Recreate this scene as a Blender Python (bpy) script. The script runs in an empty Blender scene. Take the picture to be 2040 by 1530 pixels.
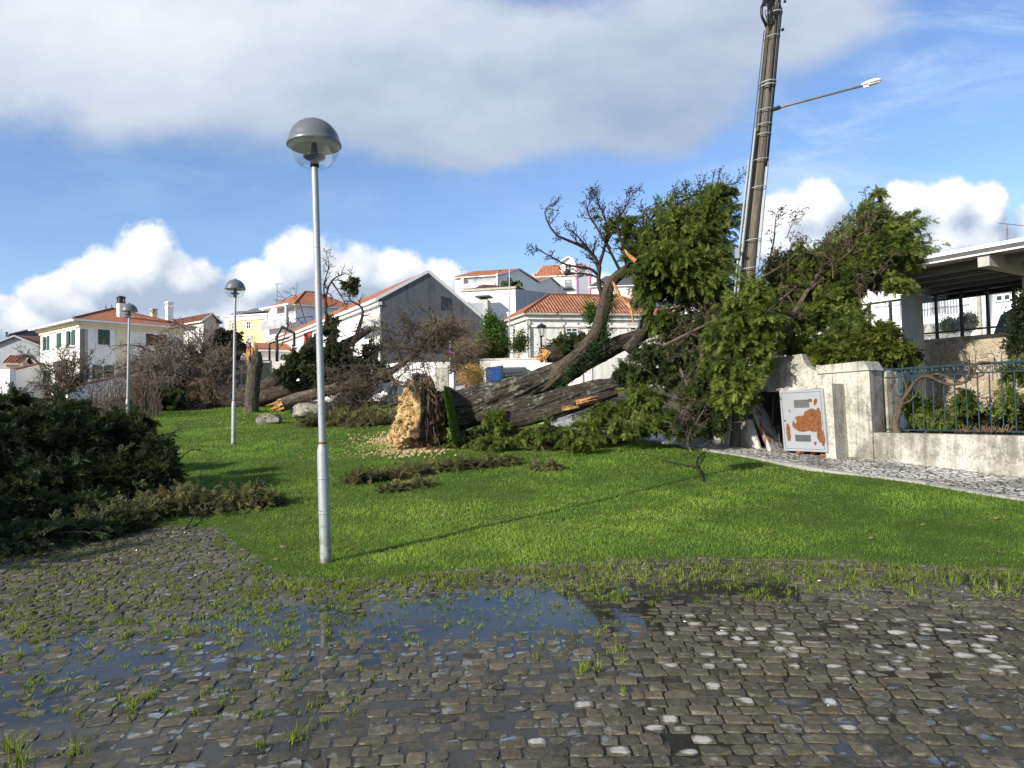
import bpy, math, random
import numpy as np
from mathutils import Vector, Matrix
SC = bpy.context.scene
COL = SC.collection
# ---------------------------------------------------------------- camera
F = 1414.0                                   # focal length in photograph pixels (2040 wide)
CAMZ = 1.6
cam_d = bpy.data.cameras.new('camera'); cam = bpy.data.objects.new('camera', cam_d); COL.objects.link(cam)
cam_d.sensor_width = 36; cam_d.lens = F/2040*36; cam_d.clip_end = 3000; cam_d.clip_start = 0.05
CM = Matrix.Translation((0, 0, CAMZ)) @ Matrix.Rotation(math.radians(90+2.05), 4, 'X') @ Matrix.Rotation(-0.0205, 4, 'Z')
cam.matrix_world = CM
SC.camera = cam
# ---------------------------------------------------------------- light
SUN_EL, SX, SY = math.radians(25), -0.74, -0.673
SUNV = Vector((SX*math.cos(SUN_EL), SY*math.cos(SUN_EL), math.sin(SUN_EL))).normalized()
sd = bpy.data.lights.new('sun', 'SUN'); sd.energy = 5.0; sd.angle = math.radians(0.53); sd.color = (1.0, .93, .82)
sun = bpy.data.objects.new('sun', sd); COL.objects.link(sun)
sun.rotation_euler = SUNV.to_track_quat('Z', 'Y').to_euler()
SC.view_settings.view_transform = 'Standard'; SC.view_settings.look = 'None'
SC.view_settings.exposure = 0.55; SC.view_settings.gamma = 1
SC.cycles.max_bounces = 8; SC.cycles.transparent_max_bounces = 16
SC.cycles.use_denoising = True; SC.cycles.sample_clamp_direct = 5; SC.cycles.sample_clamp_indirect = 4
SKY_STRENGTH = 0.1

class NT:
    """small helper that wires shader nodes"""
    def __init__(s, tree): s.t = tree; s.n = tree.nodes; s.l = tree.links
    def node(s, typ, **kw):
        n = s.n.new(typ)
        for k, v in kw.items(): setattr(n, k, v)
        return n
    def put(s, sock, v):
        if v is None: return
        if isinstance(v, bpy.types.NodeSocket): s.l.new(v, sock)
        else:
            if sock.type == 'RGBA' and len(v) == 3: v = (*v, 1)
            sock.default_value = v
    def m(s, op, a, b=None, c=None, clamp=False):
        n = s.node('ShaderNodeMath', operation=op); n.use_clamp = clamp
        for i, v in enumerate((a, b, c)): s.put(n.inputs[i], v)
        return n.outputs[0]
    def vm(s, op, a, b=None, out=0):
        n = s.node('ShaderNodeVectorMath', operation=op)
        s.put(n.inputs[0], a); s.put(n.inputs[1], b)
        return n.outputs['Value'] if op in ('LENGTH', 'DOT_PRODUCT', 'DISTANCE') else n.outputs[0]
    def ss(s, x, lo, hi, a=0.0, b=1.0):
        n = s.node('ShaderNodeMapRange', interpolation_type='SMOOTHSTEP')
        for i, v in enumerate((x, lo, hi, a, b)): s.put(n.inputs[i], v)
        return n.outputs[0]
    def lin(s, x, lo, hi, a=0.0, b=1.0):
        n = s.node('ShaderNodeMapRange')
        for i, v in enumerate((x, lo, hi, a, b)): s.put(n.inputs[i], v)
        return n.outputs[0]
    def noise(s, vec, scale, detail=4, rough=.55, dist=0.0, out='Fac'):
        n = s.node('ShaderNodeTexNoise')
        if vec is not None: s.l.new(vec, n.inputs['Vector'])
        s.put(n.inputs['Scale'], scale); s.put(n.inputs['Detail'], detail); s.put(n.inputs['Roughness'], rough); s.put(n.inputs['Distortion'], dist)
        return n.outputs[out]
    def voro(s, vec, scale, feature='F1', out='Distance', rnd=1.0):
        n = s.node('ShaderNodeTexVoronoi', feature=feature)
        s.l.new(vec, n.inputs['Vector']); s.put(n.inputs['Scale'], scale); s.put(n.inputs['Randomness'], rnd)
        return n.outputs[out]
    def mix(s, f, a, b, blend='MIX'):
        n = s.node('ShaderNodeMix', data_type='RGBA', blend_type=blend)
        s.put(n.inputs[0], f); s.put(n.inputs[6], a); s.put(n.inputs[7], b)
        return n.outputs[2]
    def xyz(s, x, y, z):
        n = s.node('ShaderNodeCombineXYZ')
        for i, v in enumerate((x, y, z)): s.put(n.inputs[i], v)
        return n.outputs[0]
    def sep(s, v):
        n = s.node('ShaderNodeSeparateXYZ'); s.l.new(v, n.inputs[0]); return n.outputs
    def bump(s, h, strength=.3, dist=.02):
        n = s.node('ShaderNodeBump'); s.put(n.inputs['Height'], h); s.put(n.inputs['Strength'], strength); s.put(n.inputs['Distance'], dist)
        return n.outputs[0]
    def attr(s, name, out='Fac'):
        n = s.node('ShaderNodeAttribute', attribute_name=name); return n.outputs[out]

# ---------------------------------------------------------------- sky
W = bpy.data.worlds.new('World'); SC.world = W; W.use_nodes = True
def make_sky():
    t = NT(W.node_tree); t.n.clear()
    out = t.node('ShaderNodeOutputWorld'); bg = t.node('ShaderNodeBackground'); t.l.new(bg.outputs[0], out.inputs[0])
    bg.inputs['Strength'].default_value = SKY_STRENGTH
    sky = t.node('ShaderNodeTexSky', sky_type='NISHITA'); sky.sun_disc = False; sky.sun_elevation = SUN_EL
    sky.sun_rotation = math.atan2(SX, SY); sky.air_density = 1.0; sky.dust_density = 0.4; sky.ozone_density = 1.6
    d = t.node('ShaderNodeTexCoord').outputs['Generated']
    x, y, z = t.sep(d)
    yy = t.m('MAXIMUM', t.m('ABSOLUTE', y), .08)
    u, v = t.m('DIVIDE', x, yy), t.m('DIVIDE', z, yy)
    p = t.xyz(u, v, 0.0)
    def field(p, blobs):
        cur = None
        for (px, py, rx, ry) in blobs:
            c = ((px-1020)/F, (816-py)/F, 0)
            q = t.vm('MULTIPLY', t.vm('SUBTRACT', p, c), (F/rx, F/ry, 0))
            f = t.m('SUBTRACT', 1.0, t.vm('LENGTH', q))
            cur = f if cur is None else t.m('SMOOTH_MAX', cur, f, .25)
        return cur
    cum = [(290,510,88,100),(215,540,105,82),(140,580,110,62),(350,555,95,72),(50,630,130,55),(605,515,85,88),(530,550,100,58),(690,550,100,75),
           (785,545,85,72),(865,565,85,58),(450,620,300,70),(720,620,300,80),(960,605,140,60),(1180,590,160,40),
           (1640,415,55,62),(1570,450,70,60),(1600,500,120,65),(1690,500,80,55),(1830,430,60,55),(1910,420,75,58),(1990,420,48,60),(1910,490,170,65),(1780,500,100,50),
           (2180,470,160,70),(-180,610,200,60)]
    big = [(150,40,620,190),(700,110,560,215),(1150,150,480,185),(1500,40,300,150),(900,260,330,75),(1230,245,300,80),(420,170,360,125),(-400,60,400,200),(800,-300,1500,260)]
    # cumulus: crisp heaps; lit towards the sun by comparing the density with that a little nearer to it
    def cumden(p):
        w = t.noise(p, 9, 5, .6, out='Color')
        q = t.vm('ADD', p, t.vm('MULTIPLY', t.vm('SUBTRACT', w, (.5, .5, .5)), (.075, .06, 0)))
        f = field(q, cum)
        n = t.noise(p, 24, 8, .66)
        return t.m('ADD', f, t.m('MULTIPLY', t.m('SUBTRACT', n, .5), .62))
    f1 = cumden(p)
    f2 = cumden(t.vm('ADD', p, (-.022, .03, 0)))
    a1 = t.ss(t.m('ADD', f1, t.ss(v, .22, .12, 0, .22)), -.05, .25)
    lit = t.m('SUBTRACT', f1, f2)
    heightfac = t.ss(t.m('ADD', v, t.m('MULTIPLY', t.m('SUBTRACT', t.noise(p, 6, 3), .5), .14)), .12, .29)
    sh = t.m('ADD', t.m('ADD', t.m('MULTIPLY', lit, 1.15), .02), t.m('MULTIPLY', heightfac, .60), clamp=True)
    K = 1/SKY_STRENGTH
    cc = t.mix(sh, (.31*K, .38*K, .49*K), (.72*K, .74*K, .77*K))
    # stratus: broad and soft
    w = t.noise(p, 2.2, 6, .55, out='Color')
    q = t.vm('ADD', p, t.vm('MULTIPLY', t.vm('SUBTRACT', w, (.5, .5, .5)), (.32, .2, 0)))
    f = field(q, big)
    n = t.noise(t.vm('MULTIPLY', p, (1.0, 1.6, 1.0)), 5.5, 7, .62)
    g = t.m('ADD', f, t.m('MULTIPLY', t.m('SUBTRACT', n, .5), .55))
    a2 = t.ss(g, -.12, .42, 0, .96)
    topl = t.ss(t.m('SUBTRACT', v, t.m('MULTIPLY', u, .22)), .34, .72)
    n3 = t.noise(t.vm('MULTIPLY', p, (.8, 1.5, 1.0)), 3.0, 5, .55)
    br = t.m('ADD', t.m('MULTIPLY', topl, .55), t.m('MULTIPLY', t.m('SUBTRACT', n3, .40), 1.5), clamp=True)
    c2 = t.mix(br, (.265*K, .335*K, .45*K), (.66*K, .68*K, .71*K))
    # high wisps on the clear side and a pale veil near the horizon
    wn = t.noise(t.vm('MULTIPLY', p, (1.0, 3.2, 1.0)), 3.2, 7, .62, .6)
    a3 = t.m('MULTIPLY', t.m('MULTIPLY', t.ss(wn, .44, .74), .55), t.ss(u, -.1, .45, .25, 1.0))
    base = t.mix(a3, t.vm('MULTIPLY', sky.outputs[0], (1.02, 1.13, 1.34)), (.50*K, .60*K, .74*K))
    s1 = t.mix(a2, base, c2)
    s2 = t.mix(a1, s1, cc)
    t.l.new(s2, bg.inputs['Color'])
make_sky()

# ---------------------------------------------------------------- geometry helpers
CR = np.array(CM.to_3x3()); CO = np.array((0, 0, CAMZ))
def ray(px, py):
    return CR @ np.array(((px-1020)/F, -(py-765)/F, -1.0))
def atY(px, py, Y):
    d = ray(px, py); return CO + d*(Y/d[1])
def onplane(px, py, P0, n):
    d = ray(px, py); return CO + d*(np.dot(np.array(P0)-CO, n)/np.dot(d, n))
def proj(P):
    q = CR.T @ (np.array(P)-CO); return 1020+F*q[0]/-q[2], 765-F*q[1]/-q[2]
def sstep(x, a, b):
    t = np.clip((x-a)/(b-a), 0, 1); return t*t*(3-2*t)
def terrain(X, Y):
    X = np.asarray(X, float); Y = np.asarray(Y, float)
    d = np.minimum(Y, 140)-7.0
    base = .068*np.where(d > 1.2, d, np.where(d < -1.2, 0, (d+1.2)**2/4.8))
    hill = 8.5*sstep(Y, 62, 118)*sstep(X+.25*Y, -30, 5)
    return base+hill
def ground(px, py):
    d = ray(px, py); lo, hi = 1.0, 1.0
    f = lambda t: (CO+d*t)[2]-float(terrain(*(CO+d*t)[:2]))
    for t in np.arange(1.5, 120, .25):
        if f(t) < 0: lo, hi = t-.25, t; break
    else: return CO+d*60
    for _ in range(30):
        m = (lo+hi)/2
        if f(m) < 0: hi = m
        else: lo = m
    return CO+d*hi
def T(x, y): return float(terrain(x, y))

_ht = np.random.RandomState(7).rand(64, 64, 64)
def vnoise(P, scale=1.0, seed=0):
    P = np.asarray(P, float)*scale+seed*17.31+100
    i = np.floor(P).astype(int); f = P-i; f = f*f*(3-2*f); i &= 63; j = (i+1) & 63
    x0, y0, z0 = i.T; x1, y1, z1 = j.T; fx, fy, fz = f.T
    h = _ht
    a = h[x0,y0,z0]*(1-fx)+h[x1,y0,z0]*fx; b = h[x0,y1,z0]*(1-fx)+h[x1,y1,z0]*fx
    c = h[x0,y0,z1]*(1-fx)+h[x1,y0,z1]*fx; d = h[x0,y1,z1]*(1-fx)+h[x1,y1,z1]*fx
    return (a*(1-fy)+b*fy)*(1-fz)+(c*(1-fy)+d*fy)*fz-.5
def fbm(P, scale=1.0, seed=0, oct=4):
    s = 0; a = 1
    for k in range(oct): s = s+a*vnoise(P, scale*2**k, seed+k); a *= .5
    return s

ORG = {}
def org(o): return ORG.get(o.name, np.zeros(3)) if o is not None else None
class MB:
    """collects shapes in world coordinates and links them as one mesh object"""
    def __init__(s): s.v = []; s.f = []; s.u = []; s.a = []; s.mi = []; s.n = 0
    def add(s, V, faces, uv=None, var=0.5, mi=0):
        V = np.asarray(V, float).reshape(-1, 3)
        fl = faces if isinstance(faces, list) else [faces]
        for f in fl:
            f = np.asarray(f, int)
            if f.ndim == 1: f = f[None]
            s.f.append(f+s.n); s.mi.append(np.full(len(f), mi))
        s.v.append(V); s.u.append(np.zeros((len(V), 2)) if uv is None else np.asarray(uv, float))
        s.a.append(np.full(len(V), var) if np.isscalar(var) else np.asarray(var, float)); s.n += len(V)
        return s
    def box(s, c, size, ax=None, var=.5, mi=0, taper=1.0):
        """c: centre; size: full lengths; ax: 3 axes as rows"""
        ax = np.eye(3) if ax is None else np.asarray(ax, float)
        h = np.array(size)/2
        V = []
        for z in (-1, 1):
            k = taper if z > 0 else 1
            for x, y in ((-1, -1), (1, -1), (1, 1), (-1, 1)): V.append(np.array(c)+ax[0]*x*h[0]*k+ax[1]*y*h[1]*k+ax[2]*z*h[2])
        uv = [(x*h[0]+y*h[1], z*h[2]) for z in (-1, 1) for x, y in ((-1, -1), (1, -1), (1, 1), (-1, 1))]
        return s.add(V, np.array([(3,2,1,0),(4,5,6,7),(0,1,5,4),(1,2,6,5),(2,3,7,6),(3,0,4,7)]), uv, var, mi)
    def bar(s, a, b, w, t=None, up=(0, 0, 1), var=.5, mi=0):
        a, b = np.array(a, float), np.array(b, float); d = b-a; L = np.linalg.norm(d); d /= L
        x = np.cross(d, up); x = x/np.linalg.norm(x) if np.linalg.norm(x) > 1e-6 else np.array((1., 0, 0)); y = np.cross(x, d)
        return s.box((a+b)/2, (w, t or w, L), (x, y, d), var, mi)
    def prism(s, pts, off, var=.5, mi=0):
        """planar outline (k,3) extruded by vector off"""
        P = np.asarray(pts, float); k = len(P); Q = P+np.asarray(off)
        side = np.array([(i, (i+1) % k, (i+1) % k+k, i+k) for i in range(k)])
        return s.add(np.vstack([P, Q]), [np.arange(k)[::-1], np.arange(k)+k, side], None, var, mi)
    def tube(s, path, rad, seg=8, var=.5, mi=0, ridge=0., rn=9, closed=True, flat=1.0, smoothn=0, lump=0., seed=0, v0=0.):
        P = np.asarray(path, float); R = np.full(len(P), rad, float) if np.isscalar(rad) else np.asarray(rad, float)
        if smoothn: P, R = resample(P, R, smoothn)
        n = len(P); t = np.gradient(P, axis=0); t /= np.linalg.norm(t, axis=1)[:, None]+1e-12
        up = np.array((0, 0, 1.)) if abs(t[0, 2]) < .9 else np.array((1., 0, 0))
        X = np.zeros((n, 3)); x = np.cross(t[0], up)
        for i in range(n):
            x = x-t[i]*np.dot(x, t[i]); x /= np.linalg.norm(x)+1e-12; X[i] = x
        Y = np.cross(t, X)
        ang = np.arange(seg)*2*math.pi/seg
        ln = np.concatenate([[0], np.cumsum(np.linalg.norm(np.diff(P, axis=0), axis=1))])
        k = np.ones((n, seg))
        if ridge or lump:
            A, Lg = np.meshgrid(ang, ln)
            q = np.stack([np.cos(A+Lg*.35)*rn/6, np.sin(A+Lg*.35)*rn/6, Lg*.55], -1).reshape(-1, 3)
            q2 = np.stack([np.cos(A)*.8, np.sin(A)*.8, Lg*.9], -1).reshape(-1, 3)
            nn = vnoise(q, 2.0, seed)+.6*vnoise(q, 4.3, seed+3)
            k = k+(ridge*2*(np.abs(nn)-.2)+lump*fbm(q2, 1.2, seed+9, 3)).reshape(n, seg)
        V = P[:, None]+R[:, None, None]*k[..., None]*(np.cos(ang)[None, :, None]*X[:, None]+flat*np.sin(ang)[None, :, None]*Y[:, None])
        i = np.arange(n-1)[:, None]*seg; j = np.arange(seg)[None]; j2 = (j+1) % seg
        q = np.stack([i+j, i+j2, i+seg+j2, i+seg+j], -1).reshape(-1, 4)
        uv = np.stack([np.tile(ang/(2*math.pi), n), np.repeat(ln+v0, seg)], -1)
        fs = [q]
        if closed: fs += [np.arange(seg)[::-1], np.arange(seg)+(n-1)*seg]
        return s.add(V.reshape(-1, 3), fs, uv, var, mi)
    def lathe(s, c, prof, seg=24, ax=None, var=.5, mi=0, cap=False):
        """prof: list of (r, z) going round axis z from c"""
        ax = np.eye(3) if ax is None else np.asarray(ax, float)
        ang = np.arange(seg)*2*math.pi/seg; n = len(prof); pr = np.array(prof)
        V = np.array(c)+pr[:, 0][:, None, None]*(np.cos(ang)[None, :, None]*ax[0]+np.sin(ang)[None, :, None]*ax[1])+pr[:, 1][:, None, None]*ax[2]
        i = np.arange(n-1)[:, None]*seg; j = np.arange(seg)[None]; j2 = (j+1) % seg
        q = np.stack([i+j, i+j2, i+seg+j2, i+seg+j], -1).reshape(-1, 4)
        fs = [q]
        if cap: fs += [np.arange(seg)[::-1], np.arange(seg)+(n-1)*seg]
        return s.add(V.reshape(-1, 3), fs, None, var, mi)
    def inst(s, tv, tf, M, Tr, var):
        """copies of template (tv, tf) by 3x3 matrices M and offsets Tr"""
        M = np.asarray(M); k = len(M); n = len(tv)
        V = np.einsum('kij,nj->kni', M, tv)+np.asarray(Tr)[:, None]
        Fc = (tf[None]+(np.arange(k)*n)[:, None, None]).reshape(-1, tf.shape[1])
        return s.add(V.reshape(-1, 3), Fc, None, np.repeat(var, n))
    def build(s, name, mats, parent=None, smooth=False, base=None, label=None):
        V = np.concatenate(s.v)
        if parent is not None: o0 = org(parent)
        elif base is None: o0 = np.array((V[:, 0].mean(), V[:, 1].mean(), V[:, 2].min()))
        elif isinstance(base, str): o0 = np.zeros(3)
        else: o0 = np.array(base, float)
        me = bpy.data.meshes.new(name); me.vertices.add(len(V)); me.vertices.foreach_set('co', (V-o0).ravel())
        lp = np.concatenate([f.ravel() for f in s.f]); ct = np.concatenate([np.full(len(f), f.shape[1]) for f in s.f])
        me.loops.add(len(lp)); me.loops.foreach_set('vertex_index', lp)
        me.polygons.add(len(ct)); me.polygons.foreach_set('loop_start', np.concatenate([[0], np.cumsum(ct)[:-1]]))
        mi = np.concatenate(s.mi)
        me.polygons.foreach_set('material_index', mi)
        me.polygons.foreach_set('use_smooth', np.full(len(ct), bool(smooth)))
        me.update(calc_edges=True)
        uvl = me.uv_layers.new(name='UVMap'); uvl.data.foreach_set('uv', np.concatenate(s.u)[lp].ravel())
        at = me.attributes.new('var', 'FLOAT', 'POINT'); at.data.foreach_set('value', np.concatenate(s.a))
        for m in (mats if isinstance(mats, (list, tuple)) else [mats]): me.materials.append(m)
        o = bpy.data.objects.new(name, me); COL.objects.link(o)
        if parent is not None: o.parent = parent
        else: o.location = o0
        ORG[o.name] = o0
        if label: o['label'] = label
        return o
def tag(o, label=None, cat=None, group=None, kind=None):
    if label: o['label'] = label
    if cat: o['category'] = cat
    if group: o['group'] = group
    if kind: o['kind'] = kind
    return o
def thing(name, label, cat, loc, group=None):
    o = bpy.data.objects.new(name, None); COL.objects.link(o); o.location = loc; o.empty_display_size = .2
    ORG[o.name] = np.array(loc, float)
    return tag(o, label, cat, group)
def resample(P, R, n):
    P = np.asarray(P, float); R = np.asarray(R, float)
    if len(P) < 3:
        t = np.linspace(0, 1, n)[:, None]; return P[0]+(P[-1]-P[0])*t, R[0]+(R[-1]-R[0])*t[:, 0]
    E = np.vstack([2*P[0]-P[1], P, 2*P[-1]-P[-2]]); m = len(P)-1
    ts = np.linspace(0, m-1e-6, n); i = ts.astype(int); t = (ts-i)[:, None]
    p0, p1, p2, p3 = E[i], E[i+1], E[i+2], E[i+3]
    Q = .5*(2*p1+(p2-p0)*t+(2*p0-5*p1+4*p2-p3)*t**2+(3*p1-p0-3*p2+p3)*t**3)
    return Q, np.interp(ts, np.arange(len(R)), R)
# ---------------------------------------------------------------- materials
def newmat(name):
    m = bpy.data.materials.new(name); m.use_nodes = True; t = NT(m.node_tree); t.n.clear()
    out = t.node('ShaderNodeOutputMaterial'); b = t.node('ShaderNodeBsdfPrincipled'); t.l.new(b.outputs[0], out.inputs[0])
    return m, t, b, out
def setp(t, b, **kw):
    names = {'col': 'Base Color', 'rough': 'Roughness', 'metal': 'Metallic', 'spec': 'Specular IOR Level', 'nrm': 'Normal', 'coat': 'Coat Weight', 'coatr': 'Coat Roughness', 'alpha': 'Alpha', 'trans': 'Transmission Weight', 'ior': 'IOR'}
    for k, v in kw.items(): t.put(b.inputs[names[k]], v)
def obj_co(t): return t.node('ShaderNodeTexCoord').outputs['Object']
def uv_co(t): return t.node('ShaderNodeTexCoord').outputs['UV']
def mul(c, k): return tuple(x*k for x in c)
def simple(name, c, rough=.6, var=.25, scale=6, bump=.15, metal=0, spec=.4, bscale=None, bdist=.01):
    m, t, b, o = newmat(name); co = obj_co(t)
    n = t.noise(co, scale, 5, .6); n2 = t.noise(co, scale*7, 3)
    f = t.m('ADD', t.m('MULTIPLY', n, .7), t.m('MULTIPLY', n2, .3))
    f = t.lin(f, .3, .7)
    setp(t, b, col=t.mix(f, mul(c, 1-var), mul(c, 1+var)), rough=rough, metal=metal, spec=spec)
    if bump: setp(t, b, nrm=t.bump(t.noise(co, bscale or scale*5, 4), bump, bdist))
    return m
def plaster(name, c, dirt=(.16, .15, .12), amount=.35, fine=8, cscale=1.0):
    """painted render with rain streaks and soft stains"""
    m, t, b, o = newmat(name); co = obj_co(t)
    st = t.noise(t.vm('MULTIPLY', co, (2.2, 2.2, .22)), 1.6*cscale, 6, .62)
    bl = t.noise(co, .7*cscale, 6, .65)
    g = t.ss(t.m('ADD', t.m('MULTIPLY', st, .6), t.m('MULTIPLY', bl, .4)), .44, .74)
    fine_n = t.noise(co, fine, 4)
    base = t.mix(fine_n, mul(c, .93), mul(c, 1.04))
    setp(t, b, col=t.mix(t.m('MULTIPLY', g, amount), base, dirt), rough=.85, spec=.25, nrm=t.bump(t.noise(co, 30, 3), .12, .01))
    return m
M = {}
M['white_wall'] = plaster('white painted wall', (.80, .79, .76), amount=.22)
M['clean_wall'] = plaster('bright white wall', (.82, .81, .79), amount=.10)
M['old_wall'] = plaster('old white wall', (.74, .72, .66), (.20, .16, .12), .55, cscale=.8)
M['yellow_wall'] = plaster('yellow wall', (.80, .70, .33), amount=.10)
M['ochre'] = plaster('ochre trim', (.74, .68, .50), amount=.15)
M['pink'] = plaster('pink trim', (.78, .30, .46), amount=.1)
M['soft_pink'] = plaster('soft pink trim', (.80, .58, .64), amount=.1)
M['pale_pink'] = plaster('pale pink wall', (.72, .52, .48), amount=.2)
M['beige_wall'] = plaster('beige wall', (.50, .44, .36), amount=.35)
M['grey_wall'] = plaster('grey sheet gable', (.125, .133, .145), (.045, .048, .054), .85, cscale=.9)
M['grey_shed'] = plaster('grey shed wall', (.40, .42, .44), (.2, .21, .22), .5)
M['block_wall'] = plaster('bare block wall', (.42, .42, .42), (.16, .16, .16), .5)
M['green_shutter'] = simple('green shutter', (.028, .075, .055), .55, .2, 4, 0)
M['brown_wood'] = simple('brown wood', (.10, .055, .035), .6, .3, 6, .1)
M['white_trim'] = simple('white trim', (.78, .78, .77), .5, .06, 5, 0)
M['dark_metal'] = simple('dark metal', (.022, .024, .028), .45, .2, 8, 0, spec=.5)
M['stone_trim'] = simple('stone trim', (.40, .37, .31), .85, .25, 4, .2)
M['quoin'] = simple('ribbed stone corner', (.36, .34, .30), .85, .3, 9, .2)
M['antenna'] = simple('antenna metal', (.20, .20, .21), .4, .2, 8, 0, metal=.6)
M['concrete'] = plaster('concrete', (.44, .43, .40), (.20, .19, .17), .5, cscale=1.2)
M['kerb'] = plaster('kerb stone', (.33, .315, .28), (.12, .115, .09), .7, cscale=2.5)
M['ceiling'] = plaster('pale ceiling boards', (.62, .61, .58), (.4, .39, .37), .3)
M['purlin'] = plaster('grey purlin', (.20, .20, .20), (.12, .12, .12), .4)
M['dark_roof'] = simple('slate roof', (.07, .075, .08), .7, .3, 3, .2)
M['red_sign'] = simple('red sign', (.45, .02, .05), .5, .1, 3, 0)
M['red_cloth'] = simple('red cloth', (.40, .02, .06), .8, .2, 3, 0)
M['blue_sign'] = simple('blue sign', (.015, .11, .50), .4, .08, 3, 0)
M['blue_bin'] = simple('blue plastic', (.02, .07, .25), .45, .2, 3, 0)
M['teal_iron'] = simple('teal painted iron', (.008, .027, .034), .45, .35, 14, .1, spec=.5)
M['awning'] = simple('brown awning', (.09, .035, .025), .8, .2, 2, 0)
M['car_cover'] = simple('grey car body', (.10, .105, .115), .3, .1, 2, 0, spec=.5)
M['hot_stone'] = None
def glass_dark(name, c=(.03, .035, .04), rough=.06):
    m, t, b, o = newmat(name); co = obj_co(t)
    setp(t, b, col=t.mix(t.noise(co, 1.7, 3), mul(c, .6), mul(c, 1.8)), rough=rough, spec=.6); return m
M['pane'] = glass_dark('window glass')
M['pale_pane'] = glass_dark('window with curtain', (.30, .31, .32), .15)
def tile(name, c1, c2, period=.24, dark=.35):
    """clay tile roof: u runs along the eave, v up the slope, metres"""
    m, t, b, o = newmat(name); uv = uv_co(t); s = t.sep(uv)
    a = t.m('MULTIPLY', s[0], 2*math.pi/period)
    rib = t.m('ADD', t.m('MULTIPLY', t.m('SINE', a), .5), .5)
    cell = t.xyz(t.m('FLOOR', t.m('DIVIDE', s[0], period)), t.m('FLOOR', t.m('DIVIDE', s[1], .38)), 0)
    wn = t.node('ShaderNodeTexWhiteNoise'); t.l.new(cell, wn.inputs['Vector'])
    row = t.m('FRACT', t.m('DIVIDE', s[1], .38))
    big = t.noise(uv, .5, 5, .6)
    f = t.m('ADD', t.m('MULTIPLY', wn.outputs[0], .55), t.m('MULTIPLY', big, .5), clamp=True)
    col = t.mix(f, c1, c2)
    col = t.mix(t.m('MULTIPLY', t.ss(t.noise(uv, 1.3, 6, .7), .5, .75), dark), col, (.06, .055, .045))
    h = t.m('ADD', rib, t.m('MULTIPLY', row, -.25))
    setp(t, b, col=col, rough=.85, spec=.2, nrm=t.bump(h, .9, .09))
    return m
M['tile_red'] = tile('clay tile roof', (.27, .085, .042), (.46, .20, .11))
M['tile_old'] = tile('weathered tile roof', (.22, .075, .04), (.46, .21, .12), dark=.6)
M['tile_brown'] = tile('brown tile roof', (.12, .04, .028), (.20, .075, .05), dark=.3)
def solar():
    m, t, b, o = newmat('solar panel'); uv = uv_co(t); s = t.sep(uv)
    gx = t.m('ABSOLUTE', t.m('SUBTRACT', t.m('FRACT', s[0]), .5)); gy = t.m('ABSOLUTE', t.m('SUBTRACT', t.m('FRACT', t.m('DIVIDE', s[1], 1.6)), .5))
    ln = t.m('GREATER_THAN', t.m('MAXIMUM', gx, gy), .47)
    setp(t, b, col=t.mix(ln, (.012, .02, .055), (.35, .36, .38)), rough=.25, spec=.5); return m
M['solar'] = solar()
def bark(name, c1, c2, lichen=0., lc=(.24, .28, .19), us=9, vs=.9, bd=.03, wood=0.):
    m, t, b, o = newmat(name); uv = uv_co(t); s = t.sep(uv); co = obj_co(t)
    a = t.m('ADD', t.m('MULTIPLY', s[0], 2*math.pi), t.m('MULTIPLY', s[1], .3))
    p = t.xyz(t.m('MULTIPLY', t.m('SINE', a), us*.16), t.m('MULTIPLY', t.m('COSINE', a), us*.16), t.m('MULTIPLY', s[1], vs))
    n = t.noise(p, 5, 7, .65, .7); n2 = t.noise(co, 14, 5, .65)
    f = t.ss(n, .36, .66)
    col = t.mix(f, c1, c2)
    col = t.mix(t.m('MULTIPLY', t.m('SUBTRACT', n2, .4), .8, clamp=True), col, mul(c2, 1.6))
    if lichen:
        l = t.noise(co, 2.3, 6, .72); l2 = t.noise(co, 11, 5, .75)
        g = t.ss(t.m('ADD', t.m('MULTIPLY', l, .5), t.m('MULTIPLY', l2, .5)), .5, .6)
        col = t.mix(t.m('MULTIPLY', t.m('MULTIPLY', g, t.ss(n, .38, .55)), lichen), col, lc)
    if wood:
        g = t.ss(t.noise(t.vm('MULTIPLY', co, (1, 1, 1)), 1.1, 4, .6), .6, .66)
        col = t.mix(t.m('MULTIPLY', g, wood), col, (.30, .16, .07))
    setp(t, b, col=col, rough=.9, spec=.2, nrm=t.bump(t.m('ADD', n, t.m('MULTIPLY', n2, .25)), 1.0, bd))
    return m
M['bark'] = bark('furrowed cypress bark', (.010, .009, .007), (.105, .086, .068), .95, (.27, .30, .20), us=16, vs=.55, bd=.09)
M['bark_limb'] = bark('mossy limb bark', (.016, .012, .009), (.13, .10, .072), .45, (.10, .13, .05), us=14, vs=.6, bd=.05)
M['bark_dark'] = bark('dark bark', (.014, .011, .009), (.06, .045, .033), .25)
M['bark_brown'] = bark('grey brown bark', (.035, .026, .018), (.17, .135, .10), .15)
M['bark_moss'] = bark('lichened stump bark', (.022, .018, .014), (.10, .085, .065), .7, (.17, .20, .10), bd=.04)
M['twig'] = simple('bare twig', (.10, .075, .055), .85, .35, 12, 0, spec=.2)
M['twig_olive'] = simple('olive brown twig', (.19, .145, .085), .85, .4, 9, 0, spec=.2)
M['twig_brown'] = simple('brown twig', (.135, .108, .084), .85, .35, 12, 0, spec=.2)
M['litter'] = simple('dry litter', (.16, .11, .055), .9, .5, 9, 0, spec=.2)
M['twig_dark'] = simple('dark twig', (.035, .026, .020), .85, .35, 12, 0, spec=.2)
M['root'] = simple('root', (.13, .09, .055), .9, .4, 9, .2, spec=.2)
M['twig_gold'] = simple('golden cane', (.36, .22, .06), .8, .35, 8, 0, spec=.2)
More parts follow.
